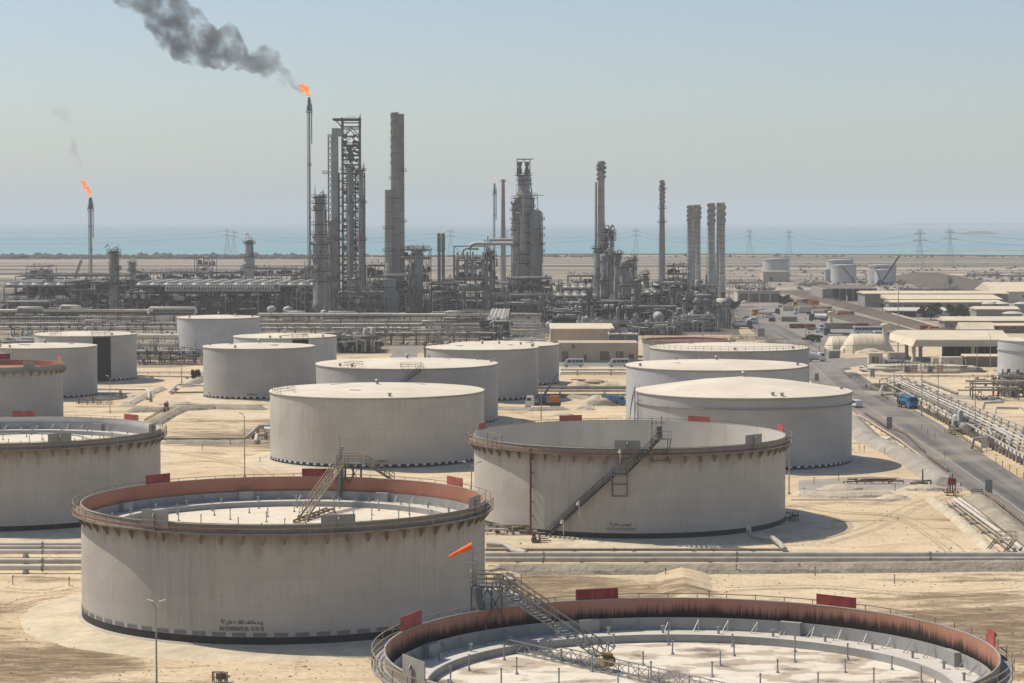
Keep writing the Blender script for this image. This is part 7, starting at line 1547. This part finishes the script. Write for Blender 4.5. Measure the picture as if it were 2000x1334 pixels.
def truck(kind, cab='white', body='white'):
    t = thing({'tanker': 'tank_truck', 'box': 'box_truck', 'flat': 'flatbed_truck', 'cab': 'tractor_unit', 'crane': 'crane_truck', 'cement': 'mixer_truck'}[kind], '', 'truck'); Lb = {'tanker': 5.2, 'box': 6, 'flat': 8, 'cab': 1.6, 'crane': 6.5, 'cement': 5}[kind]
    b = MB(); side_body(b, [(1.1, .7), (1.1, 2.75), (1.4, 3.0), (2.9, 2.95), (3.15, 2.0), (3.25, 1.2), (3.25, .55)], 2.4, .08); b.build('cab', M[cab], t, local=True)
    b = MB(); b.add([(2.99, -1.0, 2.75), (3.2, -1.05, 1.95), (3.2, 1.05, 1.95), (2.99, 1.0, 2.75)], [(0, 1, 2, 3)]); b.build('windscreen', M['glass'], t, local=True)
    for s in (-1, 1): b = MB(); b.add([(1.9, s * 1.18, 1.9), (2.95, s * 1.18, 1.9), (2.8, s * 1.15, 2.6), (1.9, s * 1.15, 2.6)], [(0, 1, 2, 3) if s < 0 else (3, 2, 1, 0)]); b.build('side_window', M['glass'], t, local=True)
    b = MB(); b.b2(1.1 - Lb, 3.1, -.5, .5, .6, .95); b.b2(3.05, 3.32, -1.15, 1.15, .35, .75); b.build('chassis', M['tyre'], t, local=True)
    x0 = 1.0 - Lb
    if kind == 'tanker': b = MB(); n = 14; b.cyl((x0, 0, 2.0), (.95, 0, 2.0), 1.1, n); b.cyl((x0 + .8, 0, 3.1), (x0 + .8, 0, 3.3), .35, 8); b.cyl((x0 + 3, 0, 3.1), (x0 + 3, 0, 3.3), .35, 8); b.build('tank', M[body], t, local=True); b = MB(); b.b2(x0, .9, -1.2, 1.2, .95, 1.1); b.tube([(x0 + .3, -1.15, 1.2), (x0 + .3, -1.15, 2.8), (.5, -1.15, 2.9)], .12, 6); b.box((x0 - .2, 0, 1.6), (.5, 1.4, .9)); b.build('pump_gear', M['steel'], t, local=True)
    elif kind == 'box': b = MB(); b.b2(x0, .95, -1.25, 1.25, 1.0, 3.5); b.build('box_body', M[body], t, local=True); b = MB(); b.b2(x0 - .03, x0, -1.1, 1.1, 1.1, 3.35); b.build('rear_door', M['gal'], t, local=True)
    elif kind == 'flat': b = MB(); b.b2(x0, .95, -1.2, 1.2, .98, 1.2); b.b2(.8, .95, -1.2, 1.2, 1.2, 2.4); b.build('flatbed', M[body], t, local=True)
    elif kind == 'cab': b = MB(); b.cyl((0, 0, .95), (0, 0, 1.15), .6, 12); b.build('coupling_plate', M['steel'], t, local=True)
    elif kind == 'cement': b = MB(); b.cyl((x0 + .2, 0, 2.6), (x0 + 1.4, 0, 2.3), .8, 14, 1.2); b.cyl((x0 + 1.4, 0, 2.3), (.9, 0, 1.9), 1.2, 14, .7); b.build('drum', M[body], t, local=True)
    elif kind == 'crane': b = MB(); b.b2(x0, .9, -1.2, 1.2, .98, 1.3); b.box((-1.0, 0, 2.0), (1.8, 1.8, 1.4)); b.build('deck', M['steel'], t, local=True); b = MB(); b.bar((-.8, 0, 2.4), (-3.2, -.4, 6.2), .45, .5); b.bar((-3.2, -.4, 6.2), (-4.6, -.6, 8.4), .3, .35); b.build('boom', M['bluev'], t, local=True); b = MB(); b.box((-3.9, 0, 2.2), (2.2, 2.0, 1.6)); b.build('engine_house', M['orange'], t, local=True)
    for x in [2.4] + ([x0 + .9, x0 + 2.1] if Lb > 3 else [.2]):
        for y in (-1.0, 1.0): wheel(t, x, y, .5, .35)
    for y in (-.85, .85): b = MB(); b.box((3.3, y, .9), (.06, .35, .22)); b.build('headlight', M['lamp'], t, local=True)
    register(t); return t
def bus():
    t = thing('parked_bus', '', 'bus'); b = MB(); side_body(b, [(-6, .5), (-6, 2.9), (-5.8, 3.1), (5.6, 3.1), (5.95, 2.8), (6.05, 1.4), (6.0, .5)], 2.5, .06); b.build('body', M['white'], t, local=True)
    for k in range(8):
        for s in (-1, 1): b = MB(); x = -5.5 + k * 1.38; b.b2(x, x + 1.2, *sorted((s * 1.19, s * 1.26)), 1.6, 2.6); b.build('side_window', M['glass'], t, local=True)
    b = MB(); b.b2(6.0, 6.06, -1.1, 1.1, 1.5, 2.7); b.build('windscreen', M['glass'], t, local=True)
    for x in (-3.8, 4.0):
        for y in (-1.1, 1.1): wheel(t, x, y, .48)
    register(t); return t
PR = dict(van=car('van', 'silver'), pick_w=car('pickup', 'white'), pick_s=car('suv', 'white'), sedan=car('sedan', 'bluev'), sedan_w=car('sedan', 'white'), tank_b=truck('tanker', 'blue', 'blue'), cem=truck('cement', 'white', 'white'), flat_o=truck('flat', 'orange', 'wall_w'), box_s=truck('box', 'white', 'wall_w'), flat_d=truck('flat', 'bluev', 'vessel'), tract=truck('cab', 'white', 'white'), tank_o=truck('tanker', 'bluev', 'orange'), tank_w=truck('tanker', 'bluev', 'white'), crane=truck('crane', 'white', 'white'), bus=bus())
def put(k, px, py, deg, label, group=None, s=1.0): place(PR[k], STATE, G(px, py), math.radians(deg), label, group, (s, s, s))
put('van', 1120, 717, 180, 'left of two silver minibuses parked before the beige office', 'silver minibuses'); put('van', 1208, 717, 180, 'right of two silver minibuses, cut off by the tank row', 'silver minibuses')
put('tank_b', 1774, 797, -75, 'blue tank truck driving up the road beside the pipe rack', None, 1.0)
put('pick_s', 1672, 795, 100, 'white estate car on the road just right of the pointed tank'); put('cem', 1592, 706, 5, 'white cab truck with a round body emerging behind the railed tank', None, 1.0)
put('pick_w', 1742, 709, 180, 'white pickup passing in front of the tent', None, 1.15); put('tract', 1617, 648, 180, 'white tractor unit on the paved yard', None, 1.1); put('pick_s', 1604, 649, 180, 'small white car nose to tail with the tractor unit')
put('bus', 1735, 662, 180, 'long white bus behind the mushroom vent'); put('bus', 1695, 652, 180, 'second white bus half hidden at the left of the first')
put('flat_o', 1482, 616, 200, 'orange cabbed truck at the left of the yard'); put('flat_d', 1510, 614, 0, 'long dark flatbed behind the small white pickups'); put('box_s', 1565, 614, 180, 'white box truck in the middle of the yard', None, 1.1); put('tank_o', 1655, 620, 0, 'truck with an orange tank near the railway bank')
put('tank_w', 1596, 627, 160, 'dark truck with curved side facing the tank lot', None, 1.1); put('box_s', 1473, 632, -105, 'white box truck driving down the road at the yard entrance', None, .9); put('sedan', 1459, 624, 120, 'dark blue car leading on the road past the squat furnace'); put('sedan_w', 1464, 626, 120, 'pale blue-white car between the dark car and the box truck')
put('tank_w', 1453, 642, 0, 'blue and white vacuum truck parked beside the squat furnace', None, 1.1); put('pick_w', 1503, 621, 180, 'white pickup behind the red cart'); put('pick_w', 1497, 620, 180, 'second white pickup tucked beside the first'); put('pick_s', 1478, 606, -90, 'left white pick-up facing the garage yard'); put('pick_s', 1488, 605, -90, 'right white jeep facing the garage yard'); put('sedan_w', 1457, 592, 20, 'white car parked at the left garage bay')
put('crane', 1052, 797, 180, 'blue boom crane truck working between the tanks', None, 1.0); put('tank_b', 1200, 792, 0, 'dark machine truck beside the sand heaps', None, .8); put('sedan_w', 1824, 620, 10, 'white car beside the round trees'); put('flat_d', 1625, 655, 180, 'dark low loader between the tractor and the bus'); put('flat_o', 1545, 600, 0, 'yellowish truck before the railway bank')
# far crane by the tanks
p = G(1728, 558); t = thing('mobile_crane', 'mobile crane with a long raised dark boom before the far tanks', 'crane', tuple(p)); b = MB(); a_ = p + Vector((-2, 0, 3)); e_ = Q(1757, 499, p.y); b.bar(a_, e_, 1.0, 1.1); b.build('boom', M['steel'], t); b = MB(); b.box(p + Vector((0, 0, 1.5)), (12, 3, 2)); b.box(p + Vector((-3, 0, 3.2)), (4, 3, 2)); b.build('carrier', M['bluev'], t)
for k in range(4): b = MB(); b.cyl(p + Vector((-4.5 + 3 * k, -1.7, .8)), p + Vector((-4.5 + 3 * k, -1.2, .8)), .8, 10); b.build('wheel', M['tyre'], t)
for q0, q1, D, lab in (((148, 543), (160, 510), 1500, 'slanting crane boom left of the slim column'), ):
    t = thing('crane_boom', lab, 'crane', tuple(Q(*q0, D))); b = MB(); b.truss(Q(*q0, D), Q(*q1, D), 1.2, 1.2, 10, .25); b.build('boom', M['steel_m'], t); b = MB(); c = Q(*q0, D); b.b2(c.x - 3, c.x + 2, D - 2, D + 2, 0, 3.2); b.cyl((c.x - 2, D - 2.2, .8), (c.x - 2, D + 2.2, .8), .8, 10); b.build('carrier', M['bluev'], t); b = MB(); b.box(Q(*q1, D), (1.4, 1, 1.4)); b.build('boom_head', M['white'], t)
# containers, pallets, carts in the yard
def crate(px, py, sx, sy, sz, mat, label, cat='container', name='container', rz=0):
    p = G(px, py); t = thing(name, label, cat, tuple(p), rz=rz); b = MB(); b.b2(-sx / 2, sx / 2, -sy / 2, sy / 2, .1, sz); b.build('body', M[mat], t, local=True); b = MB(); n = max(2, int(sx / .8))
    for k in range(n): x = -sx / 2 + sx * (k + .5) / n; b.b2(x - .12, x + .12, -sy / 2 - .06, -sy / 2, .2, sz - .15)
    b.build('ribs', M[mat], t, kind='stuff', local=True); b = MB(); b.b2(-sx / 2 - .05, sx / 2 + .05, -sy / 2 - .05, sy / 2 + .05, sz, sz + .1); b.build('top_frame', M[mat], t, local=True)
r_ = random.Random(9)
for a in ((1565, 594, 6, 2.4, 2.6, 'wall_w', 'white container farthest in the row beside the railway bank'), (1577, 594, 6, 2.4, 2.8, 'orange', 'orange container in the row beside the railway bank'), (1590, 596, 5, 2.4, 2.6, 'orange', 'second orange container, nearer the bank'), (1545, 607, 9, 3, 2.4, 'beige_l', 'low cream store box behind the flatbed'), (1586, 607, 5, 2.4, 2.0, 'redv', 'red skip beside the white box truck'), (1607, 605, 9, 2.4, 1.6, 'redv', 'long red frames stacked by the bank'),
        (1598, 616, 6, 3, 2.4, 'beige_l', 'pale container left of the cream cylinder'), (1610, 615, 7, 3, 2.4, 'yellow', 'yellow machine box in the yard'), (1644, 618, 5, 3, 3.0, 'wall_w', 'white cylindrical store box by the bank'), (1541, 628, 7, 3, 2.2, 'pipe_d', 'grey-green skip in the yard centre'), (1508, 628, 3, 2, 1.6, 'rust', 'small dark red cart beside the road yard'), (1565, 641, 10, 3, 1.8, 'rust', 'long dark red pallet stack in the lower yard'), (1583, 642, 4, 3, 1.8, 'rust', 'short dark red pallet stack right of the long one'), (1586, 645, 4, 1.5, 1.0, 'pipe_d', 'low grey tray before the pallet stacks'),
        (1640, 642, 14, 5, 2.4, 'dirt', 'dusty brown open shelter behind the tractor unit'), (1668, 638, 12, 5, 1.4, 'rust', 'dark brown store stacks near the bus'), (1808, 646, 5, 3, 2.2, 'redv', 'red shipping box near the long hall'), (1824, 648, 4, 3, 2.2, 'orange', 'orange crate right of the red box'), (1836, 652, 6, 3, 1.6, 'redv', 'low red rack right of the orange crate'), (1990, 700, 4, 3, 1.6, 'beige_l', 'cream box near the pale tank'), (1158, 778, 2.4, 2, 1.2, 'wall_w', 'small pale box among the sand heaps'), (1190, 786, 5, 3, 1.8, 'steel', 'dark equipment box beside the sand heaps'), (1215, 790, 3, 2, 1.2, 'steel_l', 'light equipment box touching the pointed tank row')):
    crate(*a)
# ---------------------------------------------------------------- people
def person_proto():
    t = thing('person', '', 'person'); me = bpy.data.meshes.new('tmp'); J = [(0, 0, .95), (0, 0, 1.2), (0, 0, 1.42), (0, 0, 1.52), (0, -.01, 1.66), (.1, 0, .9), (.12, -.06, .5), (.13, .02, .08), (.13, -.12, .04), (-.1, 0, .9), (-.13, .08, .5), (-.14, .14, .08), (-.14, .02, .04), (.2, 0, 1.42), (.26, .02, 1.15), (.24, -.12, .93), (.24, -.17, .85), (-.2, 0, 1.42), (-.27, .03, 1.15), (-.26, -.06, .91), (-.26, -.1, .83)]
    E = [(0, 1), (1, 2), (2, 3), (3, 4), (0, 5), (5, 6), (6, 7), (7, 8), (0, 9), (9, 10), (10, 11), (11, 12), (2, 13), (13, 14), (14, 15), (15, 16), (2, 17), (17, 18), (18, 19), (19, 20)]; R = [.15, .14, .15, .06, .1, .1, .07, .05, .05, .1, .07, .05, .05, .07, .05, .04, .045, .07, .05, .04, .045]
    me.from_pydata(J, E, []); o = bpy.data.objects.new('tmp', me); COL.objects.link(o); m = o.modifiers.new('s', 'SKIN'); 
    if not me.skin_vertices: bpy.context.view_layer.objects.active = o
    for v, q in zip(me.skin_vertices[0].data, R): v.radius = (q, q * .85)
    me.skin_vertices[0].data[0].use_root = True; s = o.modifiers.new('d', 'SUBSURF'); s.levels = 1
    dg = bpy.context.evaluated_depsgraph_get(); nm = bpy.data.meshes.new_from_object(o.evaluated_get(dg)); bpy.data.objects.remove(o)
    for k in ('cloth', 'skin', 'hivis', 'tyre'): nm.materials.append(M[k])
    for p in nm.polygons: z = p.center.z; x = abs(p.center.x); p.material_index = 1 if z > 1.5 or (x > .2 and z < .95) else (3 if z < .1 else (2 if z > 1.0 and x < .2 else 0)); p.use_smooth = True
    b = bpy.data.objects.new('body', nm); COL.objects.link(b); b.parent = t; h = MB(); h.lathe([(.14, 1.68), (.13, 1.76), (.08, 1.82), (.01, 1.84)], 12, (0, -.01, 0)); h.lathe([(.17, 1.67), (.14, 1.69)], 12, (0, -.02, 0)); h.build('safety_helmet', M['white'], t, local=True); register(t); return t
try:
    PR['man'] = person_proto()
    for px, py, a, lab in ((1522, 627, 20, 'worker standing alone between the red cart and the skip'), (1573, 625, 100, 'worker walking in the open middle of the yard'), (1535.5, 641, 60, 'worker by the pale kerb at the left of the pallet stacks'), (1612, 690, 0, 'worker left of the grey cabin on legs'), (1649, 690, 200, 'worker right of the grey cabin on legs')): put('man', px, py, a, lab + ', in dark coverall')
except Exception as ex: print('person', ex)
# ---------------------------------------------------------------- trees
def tree(px, py, h, w_, label, seed, palm=False, mat='leaf', name='round_tree', n=1500):
    p = G(px, py); r = random.Random(seed); t = thing(name, label, 'tree', tuple(p)); b = MB(); b.cyl(p, p + Vector((0, 0, h * .45)), .28, 8, .2)
    for k in range(5): a = 2 * PI * k / 5; b.cyl(p + Vector((0, 0, h * .35)), p + Vector((w_ * .25 * math.cos(a), w_ * .25 * math.sin(a), h * .65)), .14, 6, .05)
    b.build('trunk', M['bark'], t); b = MB()
    if palm:
        for k in range(46):
            a = r.uniform(0, 2 * PI); e = r.uniform(-.5, 1.2); L = w_ * .5 * r.uniform(.75, 1.1); c = p + Vector((0, 0, h * r.choice((.45, .6, .75)))); prev = c
            for s in range(1, 6): q = c + Vector((math.cos(a) * L * s / 5, math.sin(a) * L * s / 5, math.sin(e) * L * s / 5 - L * .5 * (s / 5) ** 2)); d = Vector((-math.sin(a), math.cos(a), 0)) * .35 * (1.1 - s / 5); b.add([prev - d + Vector((0, 0, -.15)), prev, q, q - d + Vector((0, 0, -.2)), prev + d + Vector((0, 0, -.15)), q + d + Vector((0, 0, -.2))], [(0, 1, 2, 3), (1, 4, 5, 2)]); prev = q
    else:
        cl = [Vector((r.gauss(0, .3), r.gauss(0, .3), r.uniform(-.35, .42))) for k in range(26)]
        for k in range(n):
            c = cl[k % 26]; v = Vector((r.gauss(0, 1), r.gauss(0, 1), r.gauss(0, 1))).normalized() * .2 * r.uniform(.6, 1.15); q = c + v; q.z = max(q.z, -.45); q = p + Vector((q.x * w_, q.y * w_, h * .58 + q.z * h * .85)); s = r.uniform(.3, .62); u = Vector((r.gauss(0, 1), r.gauss(0, 1), r.gauss(0, 1))).normalized() * s; w2 = u.cross(Vector((r.random(), r.random(), r.random()))).normalized() * s; b.add([q - u, q + w2, q + u, q - w2], [(0, 1, 2, 3)])
    b.build('crown', M['palm' if palm else mat], t)
tree(1818, 625, 7.2, 7.4, 'left round dark green tree before the low white building', 1); tree(1868, 624, 6.4, 6.4, 'right round dark green tree before the low white building', 2); tree(1724, 612, 8.2, 7.5, 'dusty palm clump beside the longest warehouse', 3, True, name='palm_tree')
tree(1432, 606, 4.5, 5, 'small tree beside the squat furnace top', 4, n=500, name='small_tree'); tree(1530, 595, 5, 6, 'small tree at the right end of the garage', 5, n=500, name='small_tree'); tree(1590, 668, 2.4, 5, 'low bushy shrub beside the round road sign', 6, n=400, name='shrub'); tree(1856, 566, 11, 5, 'far lone palm behind the longest warehouse', 7, True, name='palm_tree'); tree(383, 742, 2.8, 2, 'tiny shrub by the bank left of the grey tank', 8, n=200, name='shrub')
for px in (1920, 1931): tree(px, 652, 2.2, 3, 'low bush at the wall of the bright roofed hut' + (', left one' if px < 1925 else ', right one'), px, n=250, name='shrub')
b = MB(); r = random.Random(3)
for k in range(420):
    p = G(r.uniform(1420, 2040), r.uniform(516, 560)) if k % 2 else G(r.uniform(1560, 2040), r.uniform(545, 575)); s = r.uniform(.8, 2.4)
    vs = [(p.x + s * math.cos(a * PI / 3) * r.uniform(.7, 1.4), p.y + s * math.sin(a * PI / 3), s * r.uniform(.1, .4)) for a in range(6)] + [(p.x, p.y, s)]; b.add(vs, [(a, (a + 1) % 6, 6) for a in range(6)])
b.build('plain_scrub', M['scrub'], kind='stuff')
# far low structures on the plain at right
for a in ((1425, 1500, 1560, 1580, 553, 'low dark pipework beyond the garage', 201), (1560, 1620, 1600, 1620, 556, 'low pipe yard between the beige box and the far tanks', 202), (1975, 2010, 1500, 1530, 540, 'dark plant cluster at the far right edge', 203), (1760, 1880, 1480, 1500, 566, 'scrapyard of dark bits behind the longest warehouse', 204), (1890, 1960, 1900, 1915, 538, 'faint sheds on the right plain', 205)):
    process_unit(a[5], a[0], a[1], a[2], a[3], a[4], a[6], 1, .8, 'steel_m', drums=1, fill=False)
# ---------------------------------------------------------------- pylons and lines
D0 = 2650
def pylon():
    t = thing('pylon', '', 'pylon'); b = MB(); H = 36
    def leg(z): return 4.2 * (1 - z / 26) + .9 if z < 26 else .9
    zz = [0, 6, 12, 17, 22, 26, 30, 34]
    for a, c in zip(zz, zz[1:]):
        for sx in (-1, 1):
            for sy in (-1, 1): b.bar((sx * leg(a), sy * leg(a), a), (sx * leg(c), sy * leg(c), c), .2)
            b.bar((sx * leg(a), -leg(a), a), (-sx * leg(c), -leg(c), c), .15)
        b.bar((-leg(c), -leg(c), c), (leg(c), -leg(c), c), .3)
    b.build('tower_frame', M['gal'], t, local=True)
    for z in (26.5, 32.5): b = MB(); w_ = 7.5 if z < 30 else 6; b.bar((-w_, 0, z), (w_, 0, z), .45); b.bar((-w_, 0, z), (0, 0, z + 2), .3); b.bar((w_, 0, z), (0, 0, z + 2), .3); b.build('cross_arm', M['gal'], t, local=True)
    b = MB(); b.bar((-3, 0, 36), (0, 0, 34), .3); b.bar((3, 0, 36), (0, 0, 34), .3); b.bar((-3, 0, 36), (3, 0, 36.5), .25); b.build('peak', M['gal'], t, local=True); register(t); return t
PR['pyl'] = pylon(); tops = []
for px, yt, yb, lab in ((444, 446, 499, 'left pylon of the pair behind the left process area'), (457, 449, 499, 'right pylon of the pair behind the left process area'), (880, 447, 500, 'pylon seen between the twin thin chimneys and the exchanger frame'), (990, 447, 500, 'faint pylon behind the slim brownish chimney'), (1242, 446, 499, 'pylon left of the lone pinkish chimney'), (1464, 447, 499, 'left pylon of the two beyond the lone far tank'), (1541, 449, 500, 'right pylon of the two beyond the lone far tank'), (1796, 448, 530, 'big pylon standing on the plain right of the crane'), (1855, 446, 522, 'rightmost pylon on the plain')):
    D = GD(yb); s = (Z(yt, D)) / 36.3; place(PR['pyl'], STATE, (X(px, D, 0), D, 0), 0, lab, 'transmission pylons along the shore', (s * .85, s * .85, s)); tops.append((px, D, s))
def wire(a, c, sag, label, q=.11):
    t = thing('power_line', label, 'power line', tuple(a)); b = MB(); n = 14; a, c = Vector(a), Vector(c); b.tube([a.lerp(c, k / n) - Vector((0, 0, 4 * sag * (k / n) * (1 - k / n))) for k in range(n + 1)], q, 4); b.build('conductor', M['steel_m'], t)
segs = [((-400, 2), 0), (0, 2), (2, 4), (4, 5), (5, 6), (6, 7), (7, 8), (8, None)]; nm = ['left of', 'between the left pair and', 'in the centre span', 'right of centre', 'between the two right pylons', 'over the crane', 'between the last pylons', 'beyond the last pylon']
def att(i, z): px, D, s = tops[i]; return Vector((X(px, D, z), D, z * s))
k = 0
for i, (a, c) in enumerate([(None, 0), (1, 2), (2, 4), (4, 5), (5, 6), (6, 7), (7, 8), (8, None)]):
    for z in (32.5, 26.5):
        A = att(a, z) if a is not None else Vector((X(-300, 2700, z), 2700, z)); B = att(c, z) if c is not None else Vector((X(2300, 2500, z), 2500, z + 3)); wire(A, B, 9, ('upper' if z > 30 else 'lower') + ' conductor ' + ['running off the left edge', 'from the left pair to the centre pylon', 'across the cracker tower', 'behind the right chimneys', 'between the two pylons past the lone tank', 'above the far tanks', 'between the two rightmost pylons', 'running off the right edge'][i])
t = thing('road_embankment', 'dark causeway line running along the right shore', 'causeway', (0, 0, 0)); P = [(1060, 497.5), (1400, 497.5), (1700, 498.5), (2050, 501)]; b = MB()
for a, c in zip(P, P[1:]): A, B = G(*a), G(*c); b.bar(A + Vector((0, 0, .8)), B + Vector((0, 0, .8)), 14, 1.6)
b.build('bank', M['dirt'], t)

# loose stones, clods and scraps on the near sand, too many to count
b = MB(); r = random.Random(21)
def clear(p):
    return all((p.x - T['x']) ** 2 + (p.y - T['y']) ** 2 > (T['R'] + 1.5) ** 2 for T in (T1, T2, T3, T4, T5, T6, T14, T17))
for k in range(5200):
    p = G(r.uniform(0, 2000), r.uniform(0, 1) ** .8 * 520 + 810)
    if not clear(p): continue
    s_ = r.uniform(.05, .16) * (2.2 if r.random() < .05 else 1); n = 5
    vs = [(p.x + s_ * math.cos(a * 2 * PI / n) * r.uniform(.6, 1.4), p.y + s_ * math.sin(a * 2 * PI / n), 0) for a in range(n)] + [(p.x, p.y, s_ * r.uniform(.5, 1.0))]; b.add(vs, [(a, (a + 1) % n, n) for a in range(n)])
b.build('stones', M['dirt'], kind='stuff')

# pairs of wheel ruts worn into the near sand
for P in ([(1560, 985), (1640, 1000), (1760, 1010), (1850, 1060), (1880, 1090)], [(1600, 1060), (1700, 1030), (1790, 985), (1880, 962)], [(960, 1150), (1150, 1150), (1290, 1142)], [(1420, 1150), (1600, 1146), (1800, 1160), (2000, 1150)], [(320, 905), (420, 900), (500, 915), (520, 930)], [(320, 880), (400, 890), (470, 905)], [(0, 1150), (80, 1155), (140, 1145)], [(960, 815), (1050, 822), (1160, 818), (1210, 812)], [(975, 790), (1040, 812), (1130, 828)], [(0, 1190), (60, 1170), (150, 1160)]):
    Q_ = [G(*p) for p in P]; C_ = []
    for i in range(len(Q_) - 1):
        p0, p1, p2, p3 = Q_[max(i - 1, 0)], Q_[i], Q_[i + 1], Q_[min(i + 2, len(Q_) - 1)]
        for k in range(10): t = k / 10; C_.append(.5 * ((2 * p1) + (p2 - p0) * t + (2 * p0 - 5 * p1 + 4 * p2 - p3) * t * t + (3 * p1 - p0 - 3 * p2 + p3) * t ** 3))
    b = MB()
    for off in (-.95, .95, 1.7):
        for i in range(len(C_) - 1):
            d = (C_[i + 1] - C_[i]).normalized(); a = Vector((d.y, -d.x, 0)); z = .02 + .001 * (off > 1); q0, q1 = [w_ * (1 + .4 * math.sin(i * 1.7 + off)) for w_ in (.16, .16)]
            b.add([(p.x, p.y, z) for p in (C_[i] + a * (off - q0), C_[i] + a * (off + q0), C_[i + 1] + a * (off + q1), C_[i + 1] + a * (off - q1))], [(0, 1, 2, 3)])
    b.build('tyre_tracks', M['rut'], kind='structure')
